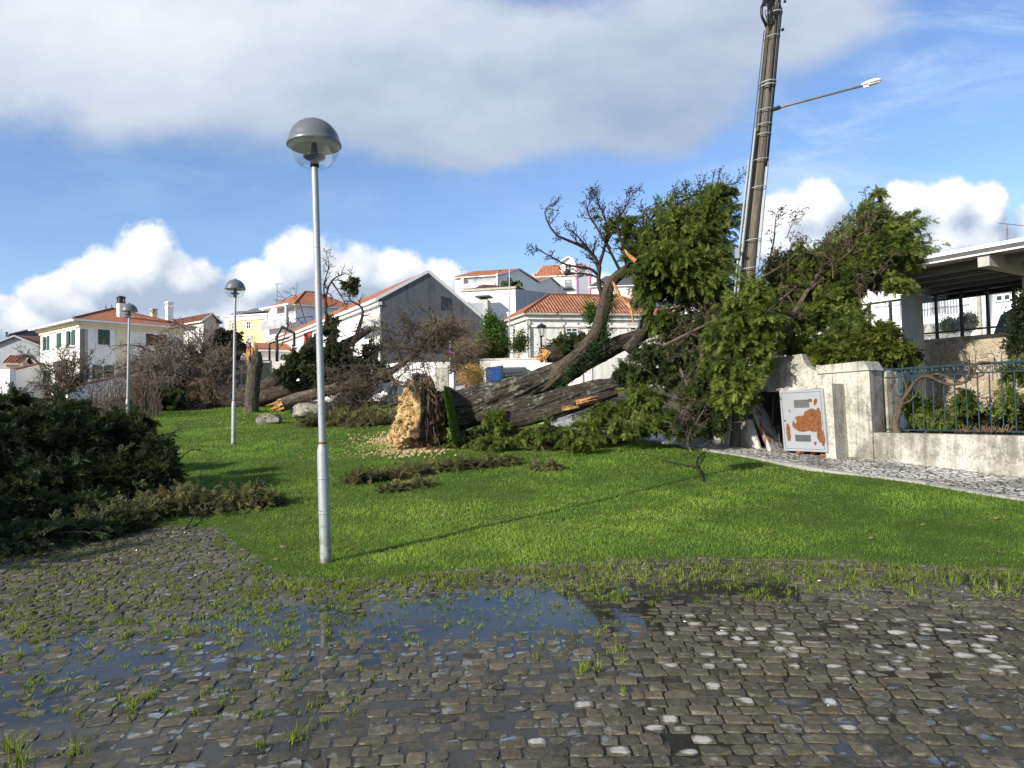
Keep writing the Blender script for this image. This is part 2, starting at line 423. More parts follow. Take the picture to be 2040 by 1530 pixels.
def splinter():
    m, t, b, o = newmat('freshly torn wood'); co = obj_co(t); s = t.attr('var')
    n = t.noise(t.vm('MULTIPLY', co, (9, 9, 1.2)), 3, 6, .65)
    col = t.mix(t.ss(n, .35, .65), (.30, .10, .025), (.62, .36, .13))
    setp(t, b, col=t.mix(t.ss(t.noise(co, 4, 4), .52, .7), col, (.66, .46, .22)), rough=.8, spec=.25, nrm=t.bump(n, .9, .02)); return m
M['torn_wood'] = splinter()
def foliage(name, c_dark, c_mid, c_light, trans=.3, brown=0.):
    m, t, b, o = newmat(name); v = t.attr('var')
    n = t.noise(obj_co(t), 1.3, 3)
    f = t.m('ADD', t.m('MULTIPLY', v, .75), t.m('MULTIPLY', t.m('SUBTRACT', n, .5), .9), clamp=True)
    r = t.node('ShaderNodeValToRGB'); t.l.new(f, r.inputs[0]); e = r.color_ramp.elements
    e[0].position = .12; e[0].color = (*c_dark, 1); e[1].position = .9; e[1].color = (*c_light, 1)
    q = e.new(.5); q.color = (*c_mid, 1)
    col = r.outputs[0]
    if brown:
        nb = t.noise(obj_co(t), .9, 3); col = t.mix(t.m('MULTIPLY', t.ss(nb, .52, .68), brown), col, (.13, .085, .035))
    setp(t, b, col=col, rough=.65, spec=.25)
    tr = t.node('ShaderNodeBsdfTranslucent'); t.l.new(t.mix(.5, col, mul(c_light, 1.2)), tr.inputs[0])
    mx = t.node('ShaderNodeMixShader'); mx.inputs[0].default_value = trans
    t.l.new(b.outputs[0], mx.inputs[1]); t.l.new(tr.outputs[0], mx.inputs[2]); t.l.new(mx.outputs[0], o.inputs[0])
    return m
M['cypress'] = foliage('cypress foliage', (.040, .064, .013), (.145, .195, .035), (.32, .36, .085), .40)
M['cypress_dark'] = foliage('dark cypress foliage', (.014, .024, .008), (.036, .056, .018), (.085, .105, .034), .25)
M['cypress_dull'] = foliage('wilting cypress foliage', (.055, .062, .022), (.150, .150, .052), (.30, .27, .11), .28, .6)
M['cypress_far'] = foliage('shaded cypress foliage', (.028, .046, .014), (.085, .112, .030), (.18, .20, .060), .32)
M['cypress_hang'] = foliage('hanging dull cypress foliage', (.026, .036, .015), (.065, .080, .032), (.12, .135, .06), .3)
M['bush_green'] = foliage('green bush leaves', (.02, .05, .008), (.06, .12, .015), (.16, .22, .02), .3)
M['bush_dark'] = foliage('dark bush leaves', (.010, .016, .006), (.026, .038, .012), (.06, .075, .02), .2)
M['bush_yellow'] = foliage('yellow green shrub leaves', (.04, .06, .008), (.10, .13, .02), (.20, .20, .04), .3)
M['bush_glass'] = foliage('grey green bush leaves', (.06, .08, .06), (.12, .15, .11), (.2, .23, .17), .3)
M['palm'] = foliage('palm leaves', (.03, .05, .02), (.07, .09, .035), (.12, .13, .06), .25)
M['ivy'] = foliage('ivy leaves', (.012, .03, .007), (.03, .065, .014), (.07, .12, .03), .25)
M['cone_dark'] = simple('dark cones', (.022, .016, .012), .9, .3, 8, 0)
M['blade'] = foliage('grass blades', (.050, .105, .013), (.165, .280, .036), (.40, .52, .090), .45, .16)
M['tuft'] = foliage('wild grass blades', (.08, .12, .014), (.19, .25, .034), (.34, .38, .075), .42)
def lawn_mat():
    m, t, b, o = newmat('lawn ground'); co = obj_co(t)
    n = t.noise(co, 1.1, 5, .6); n2 = t.noise(co, 60, 4, .7)
    col = t.mix(n2, (.026, .045, .008), (.085, .135, .022)); col = t.mix(t.ss(n, .4, .65), col, t.mix(n2, (.035, .05, .01), (.10, .14, .028)))
    setp(t, b, col=col, rough=.95, spec=.1, nrm=t.bump(n2, .6, .02)); return m
M['lawn'] = lawn_mat()
def joint():
    m, t, b, o = newmat('wet joint soil'); co = obj_co(t)
    n = t.noise(co, 12, 7, .7); g = t.ss(t.noise(co, .55, 4, .6), .42, .62)
    col = t.mix(n, (.012, .010, .007), (.040, .033, .021)); col = t.mix(t.m('MULTIPLY', g, t.ss(n, .38, .55)), col, (.045, .075, .014))
    setp(t, b, col=col, rough=.7, spec=.35, nrm=t.bump(n, .8, .01)); return m
def earth(name, c1, c2, sc=6, bd=.03):
    m, t, b, o = newmat(name); co = obj_co(t)
    n = t.noise(co, sc, 7, .7); n2 = t.noise(co, sc*4, 4, .7)
    setp(t, b, col=t.mix(t.ss(t.m('ADD', t.m('MULTIPLY', n, .65), t.m('MULTIPLY', n2, .35)), .35, .65), c1, c2), rough=.95, spec=.15, nrm=t.bump(t.m('ADD', n, n2), .8, bd)); return m
M['earth'] = earth('bare ground', (.05, .042, .028), (.12, .10, .065), 1.2)
M['road'] = earth('asphalt', (.04, .04, .042), (.065, .064, .063), 8, .005)
M['joint'] = joint()
M['chip'] = earth('pale clods and chips', (.36, .25, .11), (.62, .50, .29), 9)
def rootmat():
    m, t, b, o = newmat('root plate soil'); co = obj_co(t); v = t.attr('var')
    n = t.noise(co, 5, 7, .7); n2 = t.noise(t.vm('MULTIPLY', co, (1, 1, .35)), 16, 6, .7)
    yel = t.mix(t.ss(n, .40, .60), (.27, .15, .055), (.60, .44, .21)); yel = t.mix(t.m('MULTIPLY', t.ss(t.noise(co, 13, 6, .75), .55, .66), .75), yel, (.12, .07, .035))
    brn = t.mix(t.ss(n2, .35, .65), (.035, .024, .016), (.15, .10, .066))
    setp(t, b, col=t.mix(v, brn, yel), rough=.95, spec=.12, nrm=t.bump(t.m('ADD', n, n2), .9, .06)); return m
M['root_soil'] = rootmat()
M['root_brown'] = earth('brown root mass', (.05, .034, .024), (.17, .115, .075), 7, .05)
def rock():
    m, t, b, o = newmat('lichened boulder'); co = obj_co(t)
    n = t.noise(co, 3, 7, .7); n2 = t.noise(co, 9, 6, .7)
    col = t.mix(t.ss(n, .38, .62), (.085, .075, .060), (.27, .245, .205)); col = t.mix(t.ss(n2, .52, .6), col, (.33, .33, .27))
    setp(t, b, col=col, rough=.9, spec=.2, nrm=t.bump(t.m('ADD', n, n2), .8, .05)); return m
M['rock'] = rock()
def cobble():
    m, t, b, o = newmat('wet granite setts'); co = obj_co(t); v = t.attr('var'); su = t.sep(uv_co(t))
    n = t.noise(co, 26, 6, .7); n2 = t.noise(co, 3.0, 4)
    a = t.mix(v, (.026, .023, .014), (.098, .083, .050)); a = t.mix(t.ss(n, .4, .7), a, t.mix(v, (.066, .058, .038), (.160, .138, .090)))
    a = t.mix(t.ss(t.noise(co, 70, 3), .63, .7), a, (.14, .13, .10))
    g = t.m('ADD', t.m('MULTIPLY', t.noise(co, 9.0, 2, .5), .7), t.m('MULTIPLY', t.noise(co, .8, 2), .3)); w = t.ss(g, .575, .61)            # water lying in hollows of the worn tops
    pr = t.m('ADD', t.m('SUBTRACT', su[1], su[0]), t.m('MULTIPLY', t.m('SUBTRACT', t.noise(co, 22, 3), .5), .5)); a = t.mix(t.ss(pr, -.10, .32), a, (.42, .40, .35))   # bright sheen painted on some sett crowns as a pale colour
    setp(t, b, col=a, rough=t.lin(t.m('MULTIPLY', t.m('SUBTRACT', 1.0, w), t.m('ADD', n, .4)), 0, 1.2, .10, .62), spec=t.lin(w, 0, 1, .3, .6),
         coat=w, coatr=.03, nrm=t.bump(n, t.lin(w, 0, 1, .55, .0), .012))
    return m
M['cobble'] = cobble()
def limestone():
    m, t, b, o = newmat('white limestone setts'); co = obj_co(t)
    q = t.vm('ADD', co, t.vm('MULTIPLY', t.vm('SUBTRACT', t.noise(co, 2.5, 3, out='Color'), (.5, .5, .5)), (.12, .12, 0)))
    q = t.vm('MULTIPLY', q, (1, 1, 0))
    d = t.voro(q, 9.5, 'DISTANCE_TO_EDGE', rnd=.75); col = t.voro(q, 9.5, 'F1', 'Color', rnd=.75); s = t.sep(col)
    n = t.noise(co, 1.2, 5, .65)
    st = t.mix(s[0], (.46, .44, .40), (.74, .72, .66)); st = t.mix(t.m('MULTIPLY', t.ss(n, .42, .62), .7), st, (.12, .11, .09))
    e = t.ss(d, .03, .10)
    setp(t, b, col=t.mix(e, (.028, .025, .018), st), rough=t.lin(e, 0, 1, .7, .42), spec=.4, nrm=t.bump(e, .8, .02)); return m
M['limestone'] = limestone()
def rubble():
    m, t, b, o = newmat('rubble stone wall'); co0 = obj_co(t); co = t.vm('ADD', co0, t.vm('MULTIPLY', t.vm('SUBTRACT', t.noise(co0, 4, 3, out='Color'), (.5, .5, .5)), (.22, .22, .22)))
    d = t.voro(co, 4.6, 'DISTANCE_TO_EDGE'); c = t.sep(t.voro(co, 4.6, 'F1', 'Color')); n = t.noise(co, 9, 5, .65)
    st = t.mix(c[0], (.23, .185, .125), (.46, .40, .29)); st = t.mix(t.m('GREATER_THAN', c[1], .82), st, (.38, .20, .10)); st = t.mix(t.m('LESS_THAN', c[1], .15), st, (.30, .29, .27))
    st = t.mix(n, mul((1, 1, 1), 0), st); st2 = t.mix(.6, st, t.mix(c[0], (.30, .25, .17), (.48, .42, .31)))
    e = t.ss(d, .01, .12)
    setp(t, b, col=t.mix(e, (.40, .355, .27), st2), rough=.9, spec=.15, nrm=t.bump(t.m('ADD', e, t.m('MULTIPLY', n, .4)), .7, .04)); return m
M['rubble'] = rubble()
def weathered():
    m, t, b, o = newmat('weathered limewash'); co = obj_co(t)
    big = t.noise(co, .9, 7, .68); st = t.noise(t.vm('MULTIPLY', co, (3, 3, .5)), 1.6, 6, .68); f = t.noise(co, 24, 5, .7)
    col = t.mix(f, (.40, .385, .33), (.58, .56, .49))
    col = t.mix(t.m('MULTIPLY', t.ss(t.m('ADD', t.m('ADD', t.m('MULTIPLY', big, .5), t.m('MULTIPLY', st, .3)), t.m('MULTIPLY', t.noise(co, 5, 6, .75), .25)), .44, .62), .88), col, (.135, .13, .105))
    col = t.mix(t.m('MULTIPLY', t.ss(f, .52, .66), .7), col, (.11, .105, .085)); dr = t.noise(t.vm('MULTIPLY', co, (7, 7, .35)), 2.0, 6, .7); col = t.mix(t.m('MULTIPLY', t.ss(dr, .54, .68), .6), col, (.13, .12, .09))
    cr = t.voro(t.vm('ADD', co, t.vm('MULTIPLY', t.noise(co, 3, 4, out='Color'), (.5, .5, .5))), .55, 'DISTANCE_TO_EDGE')
    crk = t.m('SUBTRACT', 1.0, t.ss(cr, .001, .005))
    col = t.mix(t.m('MULTIPLY', crk, .35), col, (.03, .028, .022))
    setp(t, b, col=col, rough=.92, spec=.15, nrm=t.bump(t.m('SUBTRACT', t.m('ADD', f, big), crk), .55, .02)); return m
M['limewash'] = weathered()
def galvanised():
    m, t, b, o = newmat('galvanised pole'); co = obj_co(t)
    n = t.noise(t.vm('MULTIPLY', co, (3, 3, 1)), 9, 6, .65); n2 = t.noise(co, 40, 4, .7)
    col = t.mix(n, (.24, .26, .27), (.40, .42, .43)); col = t.mix(t.ss(n2, .58, .68), col, (.17, .165, .15)); col = t.mix(t.m('MULTIPLY', t.ss(t.sep(co)[2], .55, .05), t.ss(t.noise(co, 9, 5, .7), .42, .6)), col, (.15, .14, .11))
    setp(t, b, col=col, rough=t.lin(n, 0, 1, .4, .65), metal=.25, spec=.4, nrm=t.bump(n2, .08, .005)); return m
M['galv'] = galvanised()
M['lamp_cap'] = simple('grey lamp dome', (.115, .125, .135), .33, .12, 5, .02, spec=.5)
M['lamp_inner'] = simple('dull white reflector', (.74, .74, .66), .4, .2, 7, 0, spec=.5)
M['lamp_black'] = simple('black lamp casting', (.012, .013, .015), .35, .2, 8, 0, spec=.5)
M['rust'] = simple('rust', (.22, .07, .02), .9, .4, 18, .2)
def clear(name, tint=(.93, .95, .97), ior=1.25, rough=.03, dust=0.):
    m, t, b, o = newmat(name); t.n.remove(b)
    fn = t.node('ShaderNodeFresnel'); fn.inputs[0].default_value = ior; bf = t.node('ShaderNodeNewGeometry').outputs['Backfacing']
    class fr: outputs = [t.m('MULTIPLY', fn.outputs[0], t.m('SUBTRACT', 1.0, bf))]
    tr = t.node('ShaderNodeBsdfTransparent'); tr.inputs[0].default_value = (*tint, 1)
    gl = t.node('ShaderNodeBsdfGlossy'); gl.inputs['Roughness'].default_value = rough
    mx = t.node('ShaderNodeMixShader'); t.l.new(fr.outputs[0], mx.inputs[0]); t.l.new(tr.outputs[0], mx.inputs[1]); t.l.new(gl.outputs[0], mx.inputs[2])
    du = t.node('ShaderNodeBsdfTranslucent'); du.inputs[0].default_value = (.8, .84, .88, 1); m2 = t.node('ShaderNodeMixShader'); m2.inputs[0].default_value = dust; t.l.new(mx.outputs[0], m2.inputs[1]); t.l.new(du.outputs[0], m2.inputs[2]); t.l.new(m2.outputs[0], o.inputs[0])
    return m
M['clear'] = clear('clear lamp bowl', (.95, .96, .97), ior=1.5, dust=.16)
M['rail_glass'] = clear('railing glass', (.86, .89, .90), 1.35)
M['green_glass'] = clear('dusty fence glass', (.35, .38, .36), 1.5, .2)
def water():
    m, t, b, o = newmat('puddle water'); t.n.remove(b); co = obj_co(t)
    fr = t.node('ShaderNodeFresnel'); fr.inputs[0].default_value = 1.33
    nr = t.bump(t.noise(t.vm('MULTIPLY', co, (1, 1, 0)), 9, 3, .5), .05, .01); t.l.new(nr, fr.inputs['Normal'])
    tr = t.node('ShaderNodeBsdfTransparent'); tr.inputs[0].default_value = (.97, .94, .88, 1)
    mud = t.node('ShaderNodeBsdfDiffuse'); mud.inputs[0].default_value = (.17, .155, .125, 1); m0 = t.node('ShaderNodeMixShader'); t.l.new(t.ss(t.noise(co, 1.4, 4), .3, .75, .10, .30), m0.inputs[0])
    t.l.new(tr.outputs[0], m0.inputs[1]); t.l.new(mud.outputs[0], m0.inputs[2])
    gl = t.node('ShaderNodeBsdfGlossy'); gl.inputs['Roughness'].default_value = .02; t.l.new(nr, gl.inputs['Normal'])
    mx = t.node('ShaderNodeMixShader'); t.l.new(fr.outputs[0], mx.inputs[0]); t.l.new(m0.outputs[0], mx.inputs[1]); t.l.new(gl.outputs[0], mx.inputs[2]); t.l.new(mx.outputs[0], o.inputs[0])
    return m
M['water'] = water()
def polewood():
    m, t, b, o = newmat('old pole wood'); uv = uv_co(t); s = t.sep(uv)
    a = t.m('MULTIPLY', s[0], 2*math.pi)
    p = t.xyz(t.m('SINE', a), t.m('COSINE', a), t.m('MULTIPLY', s[1], .12)); n = t.noise(p, 9, 7, .7)
    n2 = t.noise(obj_co(t), 5, 4)
    col = t.mix(t.ss(n, .35, .62), (.030, .026, .021), (.19, .17, .14)); col = t.mix(t.m('MULTIPLY', t.ss(n2, .45, .7), .5), col, (.09, .085, .06))
    setp(t, b, col=col, rough=.9, spec=.15, nrm=t.bump(n, .9, .02)); return m
M['pole_wood'] = polewood()
M['conduit'] = simple('pale grey conduit', (.28, .30, .32), .5, .12, 4, 0)
M['cable'] = simple('black cable', (.012, .012, .013), .5, .2, 4, 0)
M['strap'] = simple('pale strap', (.40, .40, .40), .45, .1, 6, 0, metal=.2)
M['arm'] = simple('dull steel arm', (.20, .20, .21), .5, .15, 6, 0, metal=.3)
M['white_paint'] = simple('white lamp body', (.76, .78, .80), .35, .06, 5, 0, spec=.5)
M['wood_yellow'] = simple('yellow resin spots', (.4, .3, .02), .8, .2, 8, 0)
def cabdoor():
    m, t, b, o = newmat('painted door with rust'); uv = uv_co(t); co = obj_co(t); s = t.sep(uv)
    # uv is 0..1 over the door leaf: irregular rust patches of the leaf itself
    wv = t.noise(t.xyz(t.m('MULTIPLY', s[0], 1.0), t.m('MULTIPLY', s[1], 1.5), 0), 5, 4, .5, out='Color')
    p = t.vm('ADD', t.xyz(s[0], s[1], 0), t.vm('MULTIPLY', t.vm('SUBTRACT', wv, (.5, .5, .5)), (.10, .07, 0)))
    cur = None
    for cx, cy, rx, ry in ((.52, .45, .27, .15), (.72, .50, .18, .20), (.86, .42, .075, .30), (.14, .30, .055, .15), (.13, .42, .03, .03), (.70, .815, .055, .028), (.82, .79, .04, .055), (.21, .66, .02, .02), (.75, .13, .03, .03), (.92, .22, .05, .14), (.64, .60, .10, .06)):
        q = t.vm('MULTIPLY', t.vm('SUBTRACT', p, (cx, cy, 0)), (1/rx, 1/ry, 0)); f = t.m('SUBTRACT', 1.0, t.vm('LENGTH', q))
        cur = f if cur is None else t.m('MAXIMUM', cur, f)
    hole = t.m('SUBTRACT', 1.0, t.vm('LENGTH', t.vm('MULTIPLY', t.vm('SUBTRACT', p, (.33, .50, 0)), (1/.05, 1/.08, 0))))
    r = t.m('MULTIPLY', t.ss(cur, .0, .10), t.m('SUBTRACT', 1.0, t.ss(hole, .2, .7)))
    n = t.noise(co, 16, 6, .65)
    paint = t.mix(t.noise(co, 3, 4), (.25, .262, .285), (.31, .322, .345))
    rc = t.mix(t.ss(n, .3, .75), (.10, .034, .012), (.22, .085, .026))
    setp(t, b, col=t.mix(r, paint, rc), rough=t.lin(r, 0, 1, .45, .9), spec=.4, nrm=t.bump(t.m('MULTIPLY', n, r), .4, .01)); return m
M['cab_door'] = cabdoor()
def rustpanel():
    m, t, b, o = newmat('rusty galvanised panel'); co = obj_co(t)
    n = t.noise(t.vm('MULTIPLY', co, (2, 2, .6)), 3, 5, .65)
    setp(t, b, col=t.mix(t.ss(n, .50, .60), (.42, .44, .46), (.24, .085, .03)), rough=.6, metal=.1); return m
M['rust_panel'] = rustpanel()
# ---------------------------------------------------------------- ground
front_px = [(-900,1010),(-300,1030),(0,1045),(200,1050),(330,1052),(425,1056),(455,1080),(500,1118),(560,1152),(650,1160),(780,1153),(900,1142),(1100,1127),(1400,1117),(1700,1123),(2040,1137),(2400,1160)]
FR = np.array([ground(*p)[:2] for p in front_px]); FR = FR[np.argsort(FR[:, 0])]
def front(x): return np.interp(x, FR[:, 0], FR[:, 1])
kerb_px = [(2300,1052),(2040,1004),(1820,967),(1600,937),(1450,908),(1340,890),(1200,866)]
KB = [ground(*p)[:2] for p in kerb_px]
d_ = KB[-1]-KB[-2]; KB = np.array(KB+[KB[-1]+d_*2.2, KB[-1]+d_*5.5])           # runs on uphill behind the fallen trunk
wall_px = [(2300,985),(2040,957),(1860,935),(1700,914)]
WB = [ground(*p)[:2] for p in wall_px]
off = np.array((1.75, .35))
def back(x):
    k = KB[np.argsort(KB[:, 0])]
    return np.where(x < k[0, 0], 40.0, np.minimum(40, np.interp(x, k[:, 0], k[:, 1])-.02))
def grid(xs, ys, zf, mask=None):
    X, Y = np.meshgrid(xs, ys); Z = zf(X, Y); n = len(xs)
    V = np.stack([X, Y, Z], -1).reshape(-1, 3)
    i = np.arange(len(ys)-1)[:, None]*n; j = np.arange(n-1)[None]
    return V, np.stack([i+j, i+j+1, i+n+j+1, i+n+j], -1).reshape(-1, 4)
xs = np.concatenate([np.linspace(-900, -80, 12), np.linspace(-70, 70, 71), np.linspace(80, 900, 12)])
ys = np.concatenate([np.linspace(-700, -40, 8), np.linspace(-30, 150, 91), np.linspace(170, 1500, 14)])
b = MB(); b.add(*grid(xs, ys, lambda X, Y: terrain(X, Y)-.16-.25*sstep(Y, 30, 45)*0))
tag(b.build('ground', M['earth'], base='origin', smooth=True), kind='structure')
# plaza bed
b = MB(); xs = np.linspace(-30, 16, 70); ys = np.linspace(-25, 14, 60)
b.add(*grid(xs, ys, lambda X, Y: terrain(X, Y)-.075))
tag(b.build('plaza_ground', M['joint'], base='origin', smooth=True), kind='structure')
# lawn
def lump(X, Y):
    P = np.stack([X, Y, X*0], -1).reshape(-1, 3)
    return (fbm(P, .35, 2, 3)*.07).reshape(X.shape)
b = MB(); xs = np.linspace(-26, 9.5, 240); tt = np.linspace(0, 1, 110)**1.5
Xg = np.repeat(xs[None], len(tt), 0); y0 = front(xs)+.05*np.sin(xs*7)+.04*np.sin(xs*17+1); Yg = y0+(np.maximum(back(xs), y0+.05)-y0)*tt[:, None]
Zg = terrain(Xg, Yg)+lump(Xg, Yg)*np.minimum(1, (Yg-y0)/1.0)+.02*np.minimum(1, (Yg-y0)/.5)-.03*(Yg-y0 < .02)
n = len(xs); i = np.arange(len(tt)-1)[:, None]*n; j = np.arange(n-1)[None]
b.add(np.stack([Xg, Yg, Zg], -1).reshape(-1, 3), np.stack([i+j, i+j+1, i+n+j+1, i+n+j], -1).reshape(-1, 4))
tag(b.build('lawn', M['lawn'], base='origin', smooth=True), kind='structure')
def lawnz(X, Y): return terrain(X, Y)+lump(X, Y)*np.clip((Y-front(X))/1.0, 0, 1)+.02
# kerb and white sett pavement
def strip(mb, A, Bp, za, zb, mi=0):
    A, Bp = np.array(A), np.array(Bp); k = len(A)
    V = np.vstack([np.c_[A, terrain(A[:, 0], A[:, 1])+za], np.c_[Bp, terrain(Bp[:, 0], Bp[:, 1])+zb]])
    i = np.arange(k-1); mb.add(V, np.stack([i, i+1, i+1+k, i+k], -1), None, .5, mi)
def dens(P, m=6):
    P = np.array(P); return np.vstack([P[i]+(P[i+1]-P[i])*t for i in range(len(P)-1) for t in np.linspace(0, 1, m, endpoint=False)]+[P[-1:]])
KD = dens(KB); tk = np.gradient(KD, axis=0); tk /= np.linalg.norm(tk, axis=1)[:, None]; nk = np.c_[-tk[:, 1], tk[:, 0]]
if nk[0, 0] < 0: nk = -nk
kerb_in = KD+nk*.14
cumk = np.concatenate([[0], np.cumsum(np.linalg.norm(np.diff(KB, axis=0), axis=1))])
def kpos(s):
    return np.array((np.interp(s, cumk, KB[:, 0]), np.interp(s, cumk, KB[:, 1])))
s = 0.0; kb = MB(); rk = random.Random(3)
while s < cumk[-1]-.3:                                                        # separate kerb stones in one kerb
    L = rk.uniform(.85, 1.15); p, q = kpos(s+.006), kpos(min(s+L, cumk[-1])-.006); d = (q-p)/np.linalg.norm(q-p); nn = np.array((-d[1], d[0])); nn = nn if nn[0] > 0 else -nn
    dz = rk.uniform(-.012, .012)
    c = [p, q, q+nn*.13, p+nn*.13]
    kb.add([(x, y, T(x, y)-.12) for x, y in c]+[(x, y, T(x, y)+.065+dz) for x, y in c], np.array([(3,2,1,0),(4,5,6,7),(0,1,5,4),(1,2,6,5),(2,3,7,6),(3,0,4,7)]))
    s += L
tag(kb.build('kerb', M['kerb'], base='origin'), kind='structure')
sw = MB()
far_side = np.array([(p[0]+2.6, p[1]+.9) for p in KD])
strip(sw, KD+nk*.13, far_side, .035, .05)
tag(sw.build('pavement', M['limestone'], base='origin'), kind='structure')

# ---------------------------------------------------------------- wet setts and puddles
def gauss_px(lst):
    out = []
    for px, py, rx, ry, a in lst:
        c = ground(px, py); out.append((c[0], c[1], abs(ground(px+rx, py)[0]-c[0]), abs(ground(px, py-ry)[1]-ground(px, py+ry)[1])/2, a))
    return out
WET = gauss_px([(250,1325,420,85,.62),(620,1245,330,55,.85),(1000,1212,300,60,1.25),(1400,1165,380,38,1.2),(1900,1150,260,26,1.0),(60,1450,240,80,.45),(520,1440,240,90,.35),(950,1420,260,90,.35),(420,1150,300,40,.5)])
def wet(x, y):
    w = np.zeros_like(x)
    for cx, cy, rx, ry, a in WET: w = np.maximum(w, a*np.exp(-(((x-cx)/rx)**2+((y-cy)/ry)**2)))
    return w
def bed(x, y):
    """height of the middle of a sett"""
    P = np.stack([x, y, x*0], -1).reshape(-1, 3)
    return .0110-.0135*wet(x, y)+(fbm(P, 1.3, 5, 3)*.010).reshape(x.shape)+terrain(x, y)
rs = np.random.RandomState(11)
cv, cf, ca, cu = [], [], [], []
PALE = gauss_px([(1700,1285,360,50,1.0),(1950,1290,150,70,.9),(1440,1250,130,18,1.0),(1650,1440,420,80,.33),(1390,1490,120,30,.5)])  # places of the painted pale sheen on the setts
def pale(x, y):
    return max([a*math.exp(-(((x-cx)/rx)**2+((y-cy)/ry)**2)) for cx, cy, rx, ry, a in PALE])
g5 = np.array((-1, -.93, -.45, .45, .93, 1)); GA, GB = np.meshgrid(g5, g5)
GA0, GB0 = GA.ravel(), GB.ravel()
ii = np.arange(5)[:, None]*6+np.arange(5)[None]; quad = np.stack([ii, ii+1, ii+7, ii+6], -1).reshape(-1, 4)
cnt = 0; y = -1.0
EX = np.maximum(np.abs(GA0), np.abs(GB0))
row = 0
yr = 2.2
while yr < 12.5:
    dep = rs.uniform(.090, .112); x = -11+rs.uniform(0, .1)
    while x < 9.5:
        w = np.clip(rs.normal(.122, .026), .078, .18)
        xc = x+w/2; yc = yr+dep/2-.055*(xc-.6)**2*np.exp(-abs(xc-.6)*.10)+.02*math.sin(xc*1.7+yr)
        x += w
        if yc < 2.45 or yc > front(xc)+.12 or abs(xc) > .92*yc+1.6 or yc > 11.5: continue
        slope = -.11*(xc-.6)*np.exp(-abs(xc-.6)*.10)
        th = math.atan(slope)+rs.normal(0, .05)
        sq = rs.uniform(5, 12)
        r = (np.abs(GA0)**sq+np.abs(GB0)**sq)**(1/sq); k = np.where(r > 1e-6, EX/np.maximum(r, 1e-6), 1)
        a = GA0*k*(w/2-.0034)*(1+rs.normal(0, .05)*GB0)+rs.normal(0, .0022, 36)
        c = GB0*k*(dep/2-.0034)*(1+rs.normal(0, .06)*GA0)+rs.normal(0, .0022, 36)
        dome = rs.uniform(-.002, .004)
        zz = bed(np.array([xc]), np.array([yc]))[0]+rs.normal(0, .0030)
        z = zz+dome*(1-(GA0**2+GB0**2)*.5)+GA0*rs.normal(0, .0015)+GB0*rs.normal(0, .0015)+rs.normal(0, .0009, 36)-.0012*(EX > .85)
        z = np.where(EX > .99, zz-.016, z)
        X = xc+a*math.cos(th)-c*math.sin(th); Yc = yc+a*math.sin(th)+c*math.cos(th)
        cv.append(np.stack([X, Yc, z], -1)); cf.append(quad+cnt*36); ca.append(np.full(36, np.clip(rs.normal(.5, .24), 0, 1))); cnt += 1
        ps = rs.uniform(.25, 1.0) if rs.rand() < pale(xc, yc) else -2.0; cu.append(np.stack([np.hypot(GA0+rs.normal(0, .12), GB0+rs.normal(0, .12)), np.full(36, ps)], -1))
    yr += dep+.002; row += 1
b = MB(); b.add(np.concatenate(cv), np.concatenate(cf), np.concatenate(cu), np.concatenate(ca))
tag(b.build('paving_setts', M['cobble'], base='origin'), kind='structure')
b = MB(); xs = np.linspace(-9.5, 8.6, 150); ys = np.linspace(2.2, 11.6, 90)
b.add(*grid(xs, ys, lambda X, Y: bed(X, Y)-.0085-.3*(Y > front(X)+.12)))
tag(b.build('joint_soil', M['joint'], base='origin', smooth=True), kind='structure')
# water lying at one level: wherever the bed dips below it
b = MB(); xs = np.linspace(-9.5, 8.5, 60); ys = np.linspace(2.3, 9.2, 30)
b.add(*grid(xs, ys, lambda X, Y: X*0+.004))
tag(b.build('puddle_water', M['water'], base='origin'), kind='structure')
# road on the far side of the lawn
b = MB(); A = np.array([(-60, 41.5), (-20, 41.0), (-2, 41.5), (6, 44)]); Bp = A+np.array((0, 4.5)); strip(b, A, Bp, .02, .02)
tag(b.build('road', M['road'], base='origin'), kind='structure')

# ---------------------------------------------------------------- grass
def blades(mb, P, H, Wd, rs, lean=.5, v=None):
    k = len(P); a = rs.uniform(0, 2*math.pi, k); l = np.abs(rs.normal(0, lean, k))*H
    dx, dy = np.cos(a), np.sin(a); la = a+rs.normal(0, 1.0, k)
    side = np.stack([-dy, dx, 0*dx], -1)*(Wd/2)[:, None]
    ln = np.stack([np.cos(la)*l, np.sin(la)*l, 0*l], -1)
    up = np.stack([0*H, 0*H, H], -1)
    V = np.stack([P-side, P+side, P+up*.55+ln*.35+side*.75, P+up*.55+ln*.35-side*.75, P+up+ln], 1)
    i = np.arange(k)[:, None]*5
    var = np.clip(rs.normal(.5, .22, k), 0, 1) if v is None else v
    mb.add(V.reshape(-1, 3), [np.array([[0, 1, 2, 3]])+i, np.array([[3, 2, 4]])+i], None, np.repeat(var, 5))
GRASS_DENSITY = 1.0
rs = np.random.RandomState(21); gb = MB()
